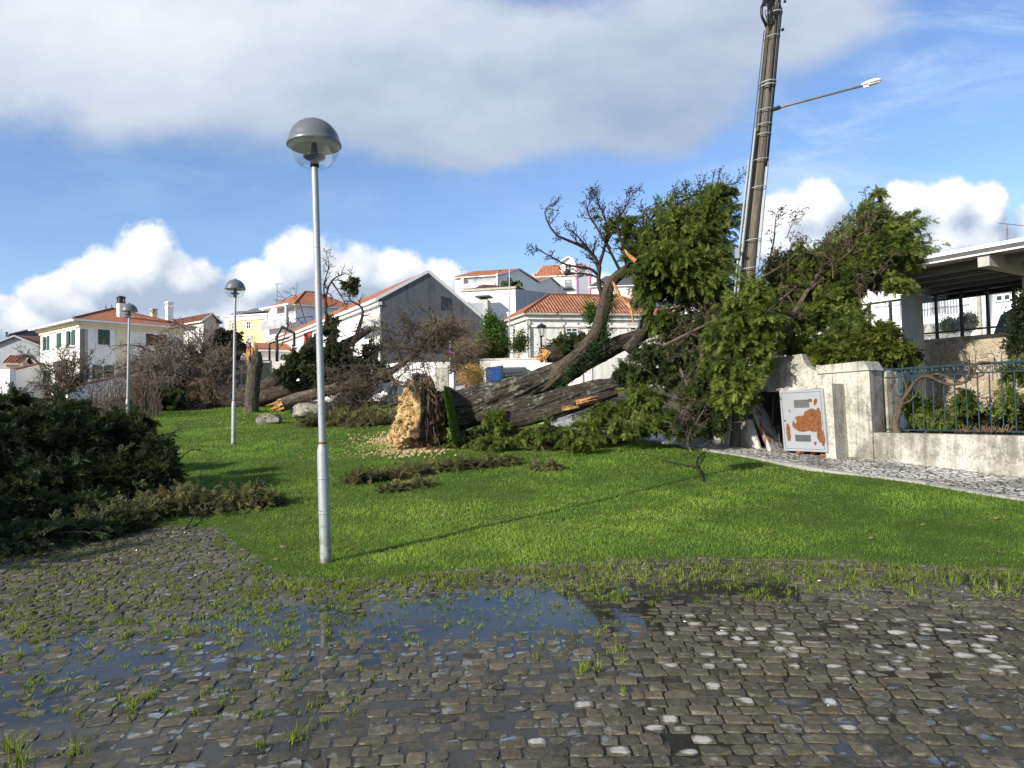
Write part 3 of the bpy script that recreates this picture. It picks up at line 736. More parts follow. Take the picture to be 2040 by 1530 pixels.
for (ya, yb, den, h, w) in ((6.4, 9, 3800, .040, .0052), (9, 12, 2300, .042, .0066), (12, 17, 1150, .047, .010), (17, 25, 480, .055, .016), (25, 40, 170, .065, .026)):
    xa, xb = -.78*yb-.6, min(.82*yb+1.6, 9.4); N = int((xb-xa)*(yb-ya)*den*GRASS_DENSITY)
    X = rs.uniform(xa, xb, N); Y = rs.uniform(ya, yb, N)
    k = (Y > front(X)+.02-np.abs(rs.normal(0, .10, N))) & (Y < back(X)) & (np.abs(X) < .82*Y+1.4)
    P = np.stack([X, Y, X*0], -1)
    pat = fbm(P, .55, 31, 3)+.5*fbm(P, 2.5, 37, 2)
    e = np.clip((Y-front(X))/.8, .0, 1)
    k &= rs.uniform(0, 1, N) < .45+.75*e+.3*pat
    X, Y, P, pat, e = X[k], Y[k], P[k], pat[k], e[k]
    P[:, 2] = lawnz(X, Y)-.006
    blades(gb, P, h*.8*(1+.6*pat+.5*fbm(P, 4.0, 47, 2))*(.55+.45*e)*rs.uniform(.6, 1.4, len(X)), np.full(len(X), w)*rs.uniform(.7, 1.3, len(X)), rs, .65, np.clip(.40+.55*pat-.15*(1-e)+.40*np.exp(-((X+.4)/3.2)**2-((Y-9.2)/2.0)**2)+.30*fbm(P, 5.0, 43, 2)+rs.normal(0, .24, len(X)), 0, 1))  # sunlit band near the lamp is put into the blade colour
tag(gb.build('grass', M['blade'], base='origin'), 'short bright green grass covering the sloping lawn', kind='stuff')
# small litter blown over the lawn
lb_ = MB(); rs = np.random.RandomState(77); N = 2600; X = rs.uniform(-8, 8, N); Y = rs.uniform(6.8, 24, N); k = (Y > front(X)) & (Y < back(X)-.1); X, Y = X[k], Y[k]; N = len(X)
a = rs.uniform(0, 6.28, N); l = rs.uniform(.008, .03, N)*(1+.04*Y); P = np.stack([X, Y, lawnz(X, Y)+.012+rs.rand(N)*.015], -1); d_ = np.stack([np.cos(a)*l, np.sin(a)*l, rs.normal(0, .3, N)*l], -1); s_ = np.stack([-np.sin(a)*l*.3, np.cos(a)*l*.3, rs.normal(0, .2, N)*l], -1)
lb_.add(np.stack([P-d_, P+s_, P+d_, P-s_], 1).reshape(-1, 3), np.arange(N*4).reshape(-1, 4))
tag(lb_.build('leaf_litter', M['litter'], base='origin'), 'small brown scales and twig bits strewn over the lawn', kind='stuff')
# wild tufts in the joints
tb = MB(); rs = np.random.RandomState(5); P = []; H = []
def tuft(px, py, n, h, sp):
    c = ground(px, py)
    for _ in range(n):
        a = rs.uniform(0, 6.28); r = abs(rs.normal(0, sp)); x, y = c[0]+r*math.cos(a), c[1]+.6*r*math.sin(a)
        P.append((x, y, float(bed(np.array([x]), np.array([y]))[0])-.004)); H.append(h*rs.uniform(.4, 1.2))
for _ in range(2500):
    u = rs.rand()
    if u < .62: px = rs.uniform(-20, 720); py = rs.uniform(1070, 1270) if rs.rand() < .80 else rs.uniform(1270, 1440)
    elif u < .84: px = rs.uniform(420, 1250); py = 1160+abs(rs.normal(0, 65))
    else: px = rs.uniform(1050, 2060); py = 1128+abs(rs.normal(0, 32))
    if px < 420 and py < 1112-.13*px: continue
    if rs.rand() < .4 and px < 700 and py > 1300: continue
    d = (py-780)/340
    tuft(px, py, rs.randint(5, 16), rs.uniform(.018, .044), rs.uniform(.010, .04))
for _ in range(420):
    px = rs.uniform(1060, 2060); py = np.interp(px, [1060, 1400, 1700, 2060], [1132, 1124, 1128, 1142])+abs(rs.normal(0, 26)); tuft(px, py, rs.randint(4, 10), rs.uniform(.05, .095), rs.uniform(.008, .03))
for _ in range(260):
    px = rs.uniform(430, 1060); py = np.interp(px, [430, 500, 560, 650, 1060], [1066, 1122, 1156, 1164, 1132])+abs(rs.normal(0, 14)); tuft(px, py, rs.randint(6, 16), rs.uniform(.03, .06), rs.uniform(.015, .04))
for px, py, n, h in ((1160,1345,34,.085),(1190,1340,26,.08),(1235,1302,30,.075),(1240,1325,18,.06),(1500,1195,46,.075),(1530,1198,34,.06),(1520,1180,24,.06),(262,1420,26,.07),(570,1360,18,.06),(20,1500,50,.10),(40,1528,40,.09),(150,1505,46,.10),(590,1475,34,.075),(520,1492,26,.05),(600,1340,14,.05),(1230,1195,26,.06),(1390,1200,24,.05),(1190,1272,18,.04),(1240,1385,16,.05),(575,1285,18,.04),(545,1285,18,.04),(250,1270,22,.05),(40,1310,30,.06),(1300,1245,20,.04)):
    tuft(px, py, n, h, .018+.02*(n > 30))
P = np.array(P); H = np.array(H); blades(tb, P, H, .0045+.0004*P[:, 1], rs, .75)
tag(tb.build('grass_tufts', M['tuft'], base='origin'), 'wild grass tufts sprouting from joints of wet setts', kind='stuff')
# ---------------------------------------------------------------- buildings
def unit(a): a = np.array(a, float); return a/np.linalg.norm(a)
def solve_px(C, d, px):
    """distance along horizontal d from C at which the point shows at column px"""
    lo, hi = 0.0, 120.0; f = lambda t: proj(np.array(C)+np.array(d)*t)[0]-px; s0 = np.sign(f(0))
    for t in np.arange(.25, 120, .25):
        if np.sign(f(t)) != s0: lo, hi = t-.25, t; break
    for _ in range(30):
        m = (lo+hi)/2
        if np.sign(f(m)) == s0: lo = m
        else: hi = m
    return hi
class Bld:
    """a rectangular building seen on its corner: face 'L' runs from the corner along v, face 'R' along u"""
    def __init__(s, name, label, cat, corner, Y, left=None, right=None, u=(.62, .785), v=(-.785, .62), Lv=None, Lu=None, wall='white_wall', base=None, build=True, group=None, walls_to=None):
        C = atY(corner[0], corner[1], Y); s.C = C; s.u = unit((*u, 0)); s.v = unit((*v, 0))
        s.Lv = Lv if Lv else solve_px(C, s.v, left); s.Lu = Lu if Lu else solve_px(C, s.u, right)
        s.zb = T(C[0], C[1])-.4 if base is None else base; s.zt = C[2]
        s.o = thing(name, label, cat, (C[0], C[1], s.zb), group)
        if build: MB().box(s.at(s.Lu/2, s.Lv/2, (s.zb+s.zt)/2), (s.Lu, s.Lv, s.zt-s.zb), (s.u, s.v, (0, 0, 1))).build('wall', M[wall], s.o)
        s.nrm = {'L': -s.u, 'R': -s.v}; s.dir = {'L': s.v, 'R': s.u}
        # (u and v need not be exactly square to each other: use true outward normals)
        for k, d in s.dir.items():
            n = np.array((d[1], -d[0], 0)); s.nrm[k] = n if np.dot(n, s.nrm[k]) > 0 else -n
    def at(s, a, b, z): return np.array((s.C[0]+s.u[0]*a+s.v[0]*b, s.C[1]+s.u[1]*a+s.v[1]*b, z))
    def on(s, face, px, py, d=0):
        P = onplane(px, py, s.C+s.nrm[face]*d, s.nrm[face]); return np.dot((P-s.C)[:2], s.dir[face][:2]), P[2]
    def fbox(s, mb, face, s0, s1, z0, z1, d0, d1, mi=0):
        n, d = s.nrm[face], s.dir[face]; c = s.C+d*(s0+s1)/2+n*(d0+d1)/2; c[2] = (z0+z1)/2
        mb.box(c, (abs(s1-s0), abs(z1-z0), abs(d1-d0)), (d, (0, 0, 1), n), mi=mi)
    def rect(s, face, x0, y0, x1, y1):
        xm, ym = (x0+x1)/2, (y0+y1)/2; a = s.on(face, x0, ym)[0]; b = s.on(face, x1, ym)[0]
        return min(a, b), max(a, b), s.on(face, xm, y1)[1], s.on(face, xm, y0)[1]
    def window(s, face, x0, y0, x1, y1, frame='white_trim', pane='pane', shutter=None, closed=False, nx=2, ny=1, fw=.07, surround=None, sill=True):
        a, b, z0, z1 = s.rect(face, x0, y0, x1, y1)
        f = MB()
        s.fbox(f, face, a, a+fw, z0, z1, .0, .05); s.fbox(f, face, b-fw, b, z0, z1, .0, .05); s.fbox(f, face, a+fw, b-fw, z1-fw, z1, 0, .05); s.fbox(f, face, a+fw, b-fw, z0, z0+fw, 0, .05)
        for i in range(1, nx): m = a+(b-a)*i/nx; s.fbox(f, face, m-.025, m+.025, z0+fw, z1-fw, 0, .045)
        for i in range(1, ny): m = z0+(z1-z0)*i/ny; s.fbox(f, face, a+fw, b-fw, m-.02, m+.02, 0, .04)
        if sill: s.fbox(f, face, a-.12, b+.12, z0-.10, z0-.002, 0, .12)
        w = f.build('window', M[frame], s.o)
        p = MB(); s.fbox(p, face, a+fw*.5, b-fw*.5, z0+fw*.5, z1-fw*.5, .004, .022); p.build('pane', M[pane], w)
        if surround:
            q = MB(); g = .2
            s.fbox(q, face, a-g, a-.002, z0-.1, z1+g, .0, .035); s.fbox(q, face, b+.002, b+g, z0-.1, z1+g, 0, .035); s.fbox(q, face, a, b, z1+.002, z1+g, 0, .035)
            q.build('surround', M[surround], s.o)
        if shutter:
            for k in (0, 1):
                q = MB()
                if closed: m = (a+b)/2; r = (a, m-.01) if k == 0 else (m+.01, b)
                else: wd = (b-a)*.36; r = (a-.02, a-.02+wd) if k == 0 else (b+.02-wd, b+.02)
                s.fbox(q, face, r[0], r[1], z0, z1, .055, .09)
                n = max(3, int((z1-z0)/.12))
                for i in range(n): zz = z0+(z1-z0)*(i+.5)/n; s.fbox(q, face, r[0]+.05, r[1]-.05, zz-.015, zz+.02, .09, .105)
                q.build('shutter', M[shutter], w)
        return w
    def part(s, name, mat, face, x0, y0, x1, y1, d0, d1):
        a, b, z0, z1 = s.rect(face, x0, y0, x1, y1); q = MB(); s.fbox(q, face, a, b, z0, z1, d0, d1); return q.build(name, M[mat], s.o)
    def roofpoly(s, mb, pts, eave):
        """pts: (a,b,z) corners; eave: indices of the two eave corners -> uv along the eave / up the slope"""
        P = np.array([s.at(*p) for p in pts]); e = unit(P[eave[1]]-P[eave[0]]); n = np.cross(P[1]-P[0], P[2]-P[0]); up = unit(np.cross(n, e)); up = up if up[2] > 0 else -up
        uv = np.stack([(P-P[eave[0]])@e, (P-P[eave[0]])@up], -1)
        mb.add(P, [np.arange(len(P))], uv)
    def hip(s, h, ov=.45, mat='tile_red', ridge='u', z=None, fascia='white_trim', name='roof', thick=.16):
        z = s.zt if z is None else z; a0, a1, b0, b1 = -ov, s.Lu+ov, -ov, s.Lv+ov
        t = min(a1-a0, b1-b0)/2
        if ridge == 'u': r0, r1 = (a0+t, (b0+b1)/2), (a1-t, (b0+b1)/2)
        elif ridge == 'v': r0, r1 = ((a0+a1)/2, b0+t), ((a0+a1)/2, b1-t)
        mb = MB(); z1 = z+thick
        c = [(a0, b0, z1), (a1, b0, z1), (a1, b1, z1), (a0, b1, z1)]; R0, R1 = (*r0, z1+h), (*r1, z1+h)
        if ridge == 'u': polys = [(c[0], c[1], R1, R0), (c[1], c[2], R1), (c[2], c[3], R0, R1), (c[3], c[0], R0)]
        else: polys = [(c[0], c[1], R0), (c[1], c[2], R1, R0), (c[2], c[3], R1), (c[3], c[0], R0, R1)]
        for p in polys: s.roofpoly(mb, p, (0, 1))
        r = mb.build(name, M[mat], s.o)
        q = MB(); q.box(s.at((a0+a1)/2, (b0+b1)/2, z+thick/2-.003), (a1-a0-.05, b1-b0-.05, thick), (s.u, s.v, (0, 0, 1))); q.build('eave', M[fascia], r)
        rg = MB(); lines = [(c[0], R0), (c[1], R1 if ridge == 'u' else R0), (R0, R1)]
        for p, k in lines:
            if np.linalg.norm(np.array(p)-np.array(k)) > .1: rg.tube([s.at(*p), s.at(*k)], .11, 6)
        rg.build('ridge_tiles', M[mat], r)
        return r
    def gable(s, h, along='u', ov=.3, mat='tile_red', z=None, frac=.5, zr=None, fascia='white_trim', thick=.14, endov=.25, name='roof', endwall=None):
        z = s.zt if z is None else z; mb = MB(); th = thick
        if along == 'u': A0, A1, B0, B1 = -endov, s.Lu+endov, -ov, s.Lv+ov; f = lambda a, b, zz: (a, b, zz); mid = B0+(B1-B0)*frac
        else: A0, A1, B0, B1 = -endov, s.Lv+endov, -ov, s.Lu+ov; f = lambda a, b, zz: (b, a, zz); mid = B0+(B1-B0)*frac
        zr = z if zr is None else zr
        for dz in (th, 0):
            e0, e1, g0, g1 = f(A0, B0, z+dz), f(A1, B0, z+dz), f(A0, B1, zr+dz), f(A1, B1, zr+dz); r0, r1 = f(A0, mid, z+h+dz), f(A1, mid, z+h+dz)
            s.roofpoly(mb, (e0, e1, r1, r0), (0, 1)); s.roofpoly(mb, (g1, g0, r0, r1), (0, 1))
        r = mb.build(name, M[mat], s.o)
        q = MB()
        for p, k in ((f(A0, B0, 0), f(A1, B0, 0)),): q.bar(s.at(p[0], p[1], z+th/2), s.at(k[0], k[1], z+th/2), .06, th)
        for aa in (A0, A1):
            for b0, zz in ((B0, z), (B1, zr)): q.bar(s.at(*f(aa, b0, zz+th/2)), s.at(*f(aa, mid, z+h+th/2)), .05, th+.02)
        q.build('fascia', M[fascia], r)
        for aa in (0, s.Lu if along == 'u' else s.Lv):
            w = MB(); mm = (mid-B0)/(B1-B0); L = s.Lv if along == 'u' else s.Lu
            sg = .01 if aa == 0 else -.01
            w.prism([s.at(*f(aa+sg, 0, z-.01)), s.at(*f(aa+sg, L, zr-.01)), s.at(*f(aa+sg, mid, z+h-.02))], (s.u if along == 'u' else s.v)*(sg*10))
            if endwall: w.build('gable_wall', M[endwall], s.o)
        return r
    def chimney(s, x0, x1, ytop, ybot, Y, wall='white_wall', cap='dark_roof', depth=None):
        a, b = atY(x0, ytop, Y), atY(x1, ytop, Y); zt = a[2]; zb = atY(x0, ybot, Y)[2]-.8; w = b[0]-a[0]; sz = w/(s.u[0]+abs(s.v[0])) if depth is None else depth
        c = np.array(((a[0]+b[0])/2, Y, 0)); m = MB(); H = zt-zb
        c[2] = zb+(H-.62)/2; m.box(c, (sz, sz, H-.62), (s.u, s.v, (0, 0, 1)))
        o = m.build('chimney', M[wall], s.o); k = MB()
        for zz, g, hh in ((zt-.57, 1.18, .1), (zt-.12, 1.28, .09), (zt-.04, .8, .07)): c[2] = zz; k.box(c, (sz*g, sz*g, hh), (s.u, s.v, (0, 0, 1)))
        for du in (-1, 1):
            for dv in (-1, 1): q = c+s.u*du*sz*.4+s.v*dv*sz*.4; q[2] = zt-.345; k.box(q, (sz*.2, sz*.2, .35), (s.u, s.v, (0, 0, 1)))
        c[2] = zt-.345; k.box(c, (sz*.45, sz*.45, .35), (s.u, s.v, (0, 0, 1)))
        k.build('chimney_cap', M[cap], o); return o
# 1 --- white house with green shutters
h = Bld('house', 'white two storey house with green shutters and yellow cornice', 'house', (159.5, 641), 56, 81, 366)
h.part('cornice', 'ochre', 'L', 82, 640, 159, 653, .0, .10) if 0 else None
q = MB(); h.fbox(q, 'L', -.10, h.Lv+.1, h.zt-.42, h.zt-.005, .002, .12); h.fbox(q, 'R', 0, h.Lu, h.zt-.42, h.zt-.005, .002, .12); h.fbox(q, 'L', -.25, h.Lv+.25, h.zt-.2, h.zt-.004, .12, .3); h.fbox(q, 'R', -.1, h.Lu, h.zt-.2, h.zt-.004, .12, .3); q.build('cornice', M['ochre'], h.o)
q = MB(); h.fbox(q, 'R', .0, .55, h.zb, h.zt-.56, .002, .05); h.fbox(q, 'L', -.05, .0, h.zb, h.zt-.56, -.3, .05); q.build('corner_quoin', M['quoin'], h.o)
h.part('pilaster', 'ochre', 'R', 231, 645, 254, 790, .002, .06)
h.window('L', 87, 670, 99.5, 699, shutter='green_shutter', surround='white_trim'); h.window('L', 114.5, 663.5, 123.5, 693, shutter='green_shutter', closed=True, surround='white_trim'); h.window('L', 134, 658.5, 150.5, 689, shutter='green_shutter', surround='white_trim')
h.window('R', 195, 657, 218, 687, shutter='green_shutter', closed=True, surround='white_trim'); h.window('R', 291, 666, 331, 690, shutter='brown_wood', nx=3, surround='white_trim')
h.window('L', 87, 737, 102, 763, shutter='green_shutter', surround='white_trim'); h.window('L', 137, 748, 147, 772, shutter='green_shutter', closed=True); h.window('R', 184, 727, 226, 755, shutter='green_shutter', surround='white_trim', nx=2)
h.part('door', 'green_shutter', 'L', 117, 748, 128, 790, .002, .06)
h.part('porch_roof', 'stone_trim', 'L', 106, 724, 133, 729, .0, 1.0); h.part('meter_box', 'ochre', 'R', 234, 724, 248, 734, .06, .2)
h.hip(1.75, .75, 'tile_red', 'u'); h.chimney(233, 249, 590, 634, 59.5, cap='dark_roof'); h.chimney(329.5, 344.5, 601, 642, 66, 'white_wall', 'white_trim')
for px in (211, 222.5): q = MB(); P = atY(px, 617, 62); q.tube([P, P+np.array((0, 0, .55))], [.06, .015], 6); q.build('roof_finial', M['brown_wood'], h.o)
H1 = h
# blue sign on that house's corner: a thing fixed to the wall
s0, s1, z0, z1 = h.rect('R', 164.5, 735.5, 175.5, 750.5); m = MB(); h.fbox(m, 'R', s0, s1, z0, z1, .08, .11)
sg = m.build('parking_sign', M['blue_sign']); tag(sg, 'small blue sign with white wheelchair symbol on the white house corner', 'sign')
m = MB()
def sp(a, b): return h.C+h.dir['R']*(s0+(s1-s0)*a)+h.nrm['R']*.125+np.array((0, 0, z0+(z1-z0)*b-h.C[2]))
m.tube([sp(.34, .80), sp(.36, .52), sp(.62, .50), sp(.70, .24)], .035, 6); m.lathe(sp(.34, .88), [(.0, -.06), (.06, 0), (0, .06)], 8)
aa = np.linspace(.9, 5.2, 12); m.tube([sp(.46+.22*math.cos(a+1.2), .36+.20*math.sin(a+1.2)) for a in aa], .03, 5); m.build('wheelchair_symbol', M['white_trim'], sg)
# 2 --- far left sheds and cottages
h = Bld('shed', 'grey gabled shed at the left edge beyond bare branches', 'shed', (-24, 694), 66, Lv=9, right=84, u=(.97, .24), v=(-.24, .97), wall='grey_shed')
h.gable(1.1, 'v', .2, 'tile_brown', endwall='grey_shed', fascia='grey_shed')
h = Bld('cottage', 'far cottage with orange tile roof behind the grey shed', 'house', (23, 668), 92, Lv=14, Lu=9, u=(.80, .60), v=(-.60, .80), wall='grey_shed'); h.gable(1.6, 'v', .3, 'tile_brown', endwall='grey_wall', fascia='dark_roof'); h.chimney(11, 16, 661, 675, 90)
h = Bld('cottage', 'low cottage with brown tile roof between the shed and the white house', 'house', (38, 682), 80, Lv=10, right=90, u=(.86, .51), v=(-.51, .86), wall='old_wall'); h.gable(1.0, 'u', .3, 'tile_brown', endwall='old_wall', fascia='stone_trim'); h.window('R', 56, 690, 60, 697)
h = Bld('outbuilding', 'low outbuilding with brown roof behind the white courtyard wall', 'shed', (12, 727), 58, Lv=6, right=38, u=(.9, .43), v=(-.43, .9), wall='beige_wall'); h.gable(.9, 'u', .25, 'tile_brown', endwall='beige_wall', fascia='beige_wall')
def lowwall(name, label, pts, zt, thick, mat, cap=None, zb=None, capname='coping', cat='wall'):
    """wall along ground points pts (x,y); zt: top heights"""
    base = np.array((*pts[0], T(*pts[0]))); o = thing(name, label, cat, base); m = MB()
    k = MB()
    for i in range(len(pts)-1):
        a, b = np.array(pts[i]), np.array(pts[i+1]); d = (b-a)/np.linalg.norm(b-a); n = np.array((-d[1], d[0]))*thick/2
        z0 = min(T(*a), T(*b))-.4 if zb is None else zb
        f = [a-n, b-n, b+n, a+n]; zz = (zt[i], zt[i+1], zt[i+1], zt[i])
        V = [(*p, z0) for p in f]+[(*p, z) for p, z in zip(f, zz)]
        m.add(V, np.array([(3,2,1,0),(4,5,6,7),(0,1,5,4),(1,2,6,5),(2,3,7,6),(3,0,4,7)]))
        if cap:
            g = n*(1+.10/thick*1.0); f = [a-g-d*.02, b-g+d*.02, b+g+d*.02, a+g-d*.02]
            V = [(*p, z+.002) for p, z in zip(f, zz)]+[(*p, z+.09) for p, z in zip(f, zz)]
            k.add(V, np.array([(3,2,1,0),(4,5,6,7),(0,1,5,4),(1,2,6,5),(2,3,7,6),(3,0,4,7)]))
    m.build('wall', M[mat], o)
    if cap: k.build(capname, M[cap], o)
    return o
def xy(px, py, Y): return tuple(atY(px, py, Y)[:2])
def zz(px, py, Y): return atY(px, py, Y)[2]
lowwall('courtyard_wall', 'white courtyard wall with red tile coping left of the white house', [xy(-60, 730, 50), xy(11, 740, 52), xy(82, 724, 58)], [zz(-60, 745, 50), zz(11, 741, 52), zz(82, 724, 58)], .3, 'white_wall', 'tile_brown')
m = MB(); c = atY(4, 750, 49); m.box((c[0], c[1], zz(4, 752, 49)-.6), (1.5, .6, zz(4, 726, 49)-zz(4, 752, 49)+1.4), taper=1.0); tag(m.build('gate_pier', M['white_wall']), 'white gate pier at the left end of the courtyard wall', 'pier')
lowwall('garden_wall', 'low white wall with brown tile coping in front of the white house', [xy(133, 780, 48), xy(205, 765, 50), xy(330, 735, 58)], [zz(133, 775, 48), zz(205, 758, 50), zz(330, 725, 58)], .3, 'white_wall', 'tile_brown')
# 3 --- brown roofed house behind
h = Bld('house', 'house with long brown tile roof and beige gable beside the yellow house', 'house', (405, 642), 78, Lv=15, right=437, u=(.68, .73), v=(-.80, .60), wall='white_wall')
h.gable(1.0, 'v', .3, 'tile_brown', endwall='beige_wall'); q = MB(); h.fbox(q, 'R', .02, h.Lu-.02, h.zb, h.zt, .002, .05); q.build('gable_wall', M['beige_wall'], h.o)
h.window('R', 430.5, 630, 436.5, 647, frame='brown_wood', sill=False); h.window('R', 429, 658, 434, 668, frame='brown_wood', sill=False); h.chimney(299, 313, 615, 632, 84, 'yellow_wall', 'beige_wall')
# 4 --- yellow house
h = Bld('house', 'yellow house with solar panels on its tile roof', 'house', (533, 627), 84, 449, Lu=9, u=(.50, .87), v=(-.965, .26), wall='yellow_wall')
q = MB(); h.fbox(q, 'L', -.05, h.Lv+.05, h.zt-.5, h.zt-.004, .002, .15); h.fbox(q, 'L', h.Lv-.6, h.Lv+.03, h.zb, h.zt-.51, .002, .06); h.fbox(q, 'L', -.03, .35, h.zb, h.zt-.51, .002, .06); q.build('white_trim', M['white_trim'], h.o)
h.window('L', 491, 640, 500.5, 655, ny=2); h.window('L', 462, 642, 471, 656, ny=2); h.part('air_vent', 'stone_trim', 'L', 522, 642, 524, 648, .002, .05); h.part('terrace_door', 'stone_trim', 'L', 492, 668, 504, 676, .002, .05)
rf = h.hip(1.15, .35, 'tile_red', 'v')
q = MB()
a0, b0, e = -.35, -.35, .35
t_ = (min(h.Lu, h.Lv)+.7)/2
def slope_pt(bv, k): # on the roof plane above face L: bv along v, k 0..1 up the slope
    p = h.at(a0+t_*k, bv, h.zt+.16+1.15*k); return p+np.array((-.18, -.3, .12))
for k0, k1, bb0, bb1 in ((.06, .40, 0.3, h.Lv*.80), (.44, .78, 1.5, h.Lv*.60)):
    P = [slope_pt(bb0, k0), slope_pt(bb1, k0), slope_pt(bb1, k1), slope_pt(bb0, k1)]; w = bb1-bb0
    q.add(np.vstack([P, np.array(P)-np.array((0, 0, .06))]), [np.arange(4), np.arange(4)[::-1]+4], [(0, 0), (w, 0), (w, 1.6), (0, 1.6)]*2)
q.build('solar_panels', M['solar'], h.o)
# 5 --- terraced house behind it
h = Bld('house', 'white house with open roof terrace right of the yellow house', 'house', (590, 609), 80, 534, right=700, u=(.80, .60), v=(-.80, .62), wall='clean_wall', base=8.0)
hz = h.zt
h2 = (hz, h.Lu)
h.hip(2.0, .5, 'tile_red', 'u', z=hz+.0)
h.part('terrace_opening', 'pale_pane', 'L', 549, 616, 585, 629, .002, .05); h.part('terrace_slab', 'white_trim', 'L', 534, 611, 592, 614, .0, 1.2)
q = MB(); c = atY(544, 621, 77.5); ax = unit((-.3, -.95, .25)); x_ = unit(np.cross((0, 0, 1), ax)); y_ = np.cross(ax, x_)
q.lathe(c, [(.0, -.14), (.3, -.1), (.52, 0), (.5, .02)], 16, (x_, y_, ax)); q.bar(c, c+ax*.5, .03); q.build('satellite_dish', M['white_trim'], h.o)
q = MB(); cB = h.C; h.fbox(q, 'L', 0, h.Lv, zz(560, 648, 78), zz(560, 629, 78), .9, 1.0); h.fbox(q, 'L', -.0, .35, zz(583, 645, 78), h.zt, 1.0, 1.3); q.build('balustrade', M['pale_pane'], h.o)
def antenna(px, ytop, ybot, Y, label, yagi=True):
    a, bt = atY(px, ytop, Y), atY(px, ybot, Y); o = MB(); k = Y/50
    o.tube([bt, a], .022*k, 6)
    if yagi:
        o.bar(a+(-.25*k, 0, -.05*k), a+(.5*k, 0, .02*k), .02*k)
        for i in range(4): p = a+np.array((-.15*k+.18*k*i, 0, -.03*k)); o.bar(p+(0, -.2*k, 0), p+(0, .2*k, .0), .012*k)
    return tag(o.build('antenna', M['antenna'], base=bt), label, 'antenna', 'rooftop antennas')
antenna(552, 565, 604, 82, 'thin rooftop antenna above the yellow house')
# small tile roofs with a white arched dormer behind the stump
h = Bld('chapel', 'small tile roofed building with white arched front behind the stump', 'house', (487, 699), 66, Lv=5, Lu=9, u=(.85, .52), v=(-.52, .85), wall='old_wall'); h.gable(.9, 'u', .2, 'tile_red', endwall='old_wall')
q = MB(); P0 = h.C+h.nrm['R']*.15; pp = []
for a in np.linspace(0, math.pi, 12): pp.append(onplane(497-6*math.cos(a), 685-11*math.sin(a), P0, h.nrm['R']))
q.tube([onplane(491, 692, P0, h.nrm['R'])]+pp+[onplane(503, 692, P0, h.nrm['R'])], .13, 6); q.build('arch', M['white_trim'], h.o)
# 6 --- grey gable hall
uH, vH = (.857, .515), (-.515, .857)
h = Bld('hall', 'long white hall with grey stained gable end and red tile roof', 'building', (760, 590), 48, 512, right=962, u=uH, v=vH, wall='clean_wall')
q = MB(); P0 = h.C+h.nrm['R']*.03; out = [onplane(*p, P0, h.nrm['R']) for p in ((759, 592), (853, 543), (962, 636))]
bot = [onplane(962, 760, P0, h.nrm['R']), onplane(759, 790, P0, h.nrm['R'])]
q.prism(out+bot, -h.nrm['R']*.25); gw = q.build('gable_wall', M['grey_wall'], h.o)
q = MB()
for i in range(4): x = 878+i*5.6; a, b_, z0, z1 = h.rect('R', x, 590+i*1.4, x+2.6, 617+i*.7); h.fbox(q, 'R', a, b_, z0, z1, .032, .06)
q.build('vent_slot', M['dark_metal'], gw)
# roof: two slopes from traced gable heights
sL = 0; sR = np.dot((out[1]-h.C)[:2], h.u[:2]); sE = np.dot((out[2]-h.C)[:2], h.u[:2]); zr, zE, z0 = out[1][2], out[2][2], out[0][2]
mb = MB(); th = .16; ex = .05
for dz in (th, 0.02):
    h.roofpoly(mb, ((-.45, -ex, z0-.28+dz), (-.45, h.Lv+.4, z0-.28+dz), (sR, h.Lv+.4, zr+dz), (sR, -ex, zr+dz)), (0, 1))
    h.roofpoly(mb, ((sE+.3, h.Lv+.4, zE-.2+dz), (sE+.3, -ex, zE-.2+dz), (sR, -ex, zr+dz), (sR, h.Lv+.4, zr+dz)), (0, 1))
r = mb.build('roof', M['tile_old'], h.o)
q = MB()
h.fbox(q, 'L', -.1, h.Lv+.3, z0-.30, z0-.12, .30, .50); h.fbox(q, 'L', -.1, h.Lv+.3, z0-.52, z0-.31, .002, .30)
q.bar(h.at(sR, -ex-.02, zr+.1), h.at(-.45, -ex-.02, z0-.28+.1), .07, .2); q.bar(h.at(sR, -ex-.02, zr+.1), h.at(sE+.3, -ex-.02, zE-.2+.1), .07, .2); q.build('cornice', M['clean_wall'], r)
for x0, y0, x1, y1 in ((560, 697, 590, 716), (603, 688, 640, 710), (716, 632, 757, 652)):
    a, b_, z0_, z1_ = h.rect('L', x0, y0, x1, y1); q = MB(); h.fbox(q, 'L', a, b_, z0_, z1_, .0, .05); w = q.build('window', M['yellow_wall' if x0 < 700 else 'stone_trim'], h.o); q = MB(); h.fbox(q, 'L', a+.15, b_-.15, z0_, z0_+(z1_-z0_)*.6, .05, .07); q.build('pane', M['pale_pane'], w)
h.part('door', 'red_sign', 'L', 608, 664, 622, 693, .052, .12); q = MB(); h.fbox(q, 'L', h.Lv*.06, h.Lv*.3, h.zb, h.zb+3.1, .0, .04); q.build('plinth', M['stone_trim'], h.o)
q = MB(); a_, b_, z0_, z1_ = h.rect('L', 728, 655, 760, 790); h.fbox(q, 'L', a_, b_, z1_-.08, z1_, .0, 1.1); q.build('canopy', M['stone_trim'], h.o)
HALL = h
# lean-to to the right of the gable
h = Bld('lean_to', 'grey rendered lean to on the right of the grey gable hall', 'building', (964, 655), 53, Lv=8, right=1012, u=uH, v=vH, wall='block_wall'); h.gable(.2, 'u', .1, 'tile_brown', frac=.9)
# metal frame in front of the hall
o = MB(); P = lambda x, y: atY(x, y, 42)
o.tube([P(552, 720), P(552, 690), P(551, 670), P(562, 651), P(586, 664), P(586, 690)], .10, 8); o.tube([P(537, 718), P(537, 684), P(576, 672)], .07, 8); tag(o.build('steel_frame', M['dark_metal']), 'bent dark steel frame standing before the white hall', 'frame')
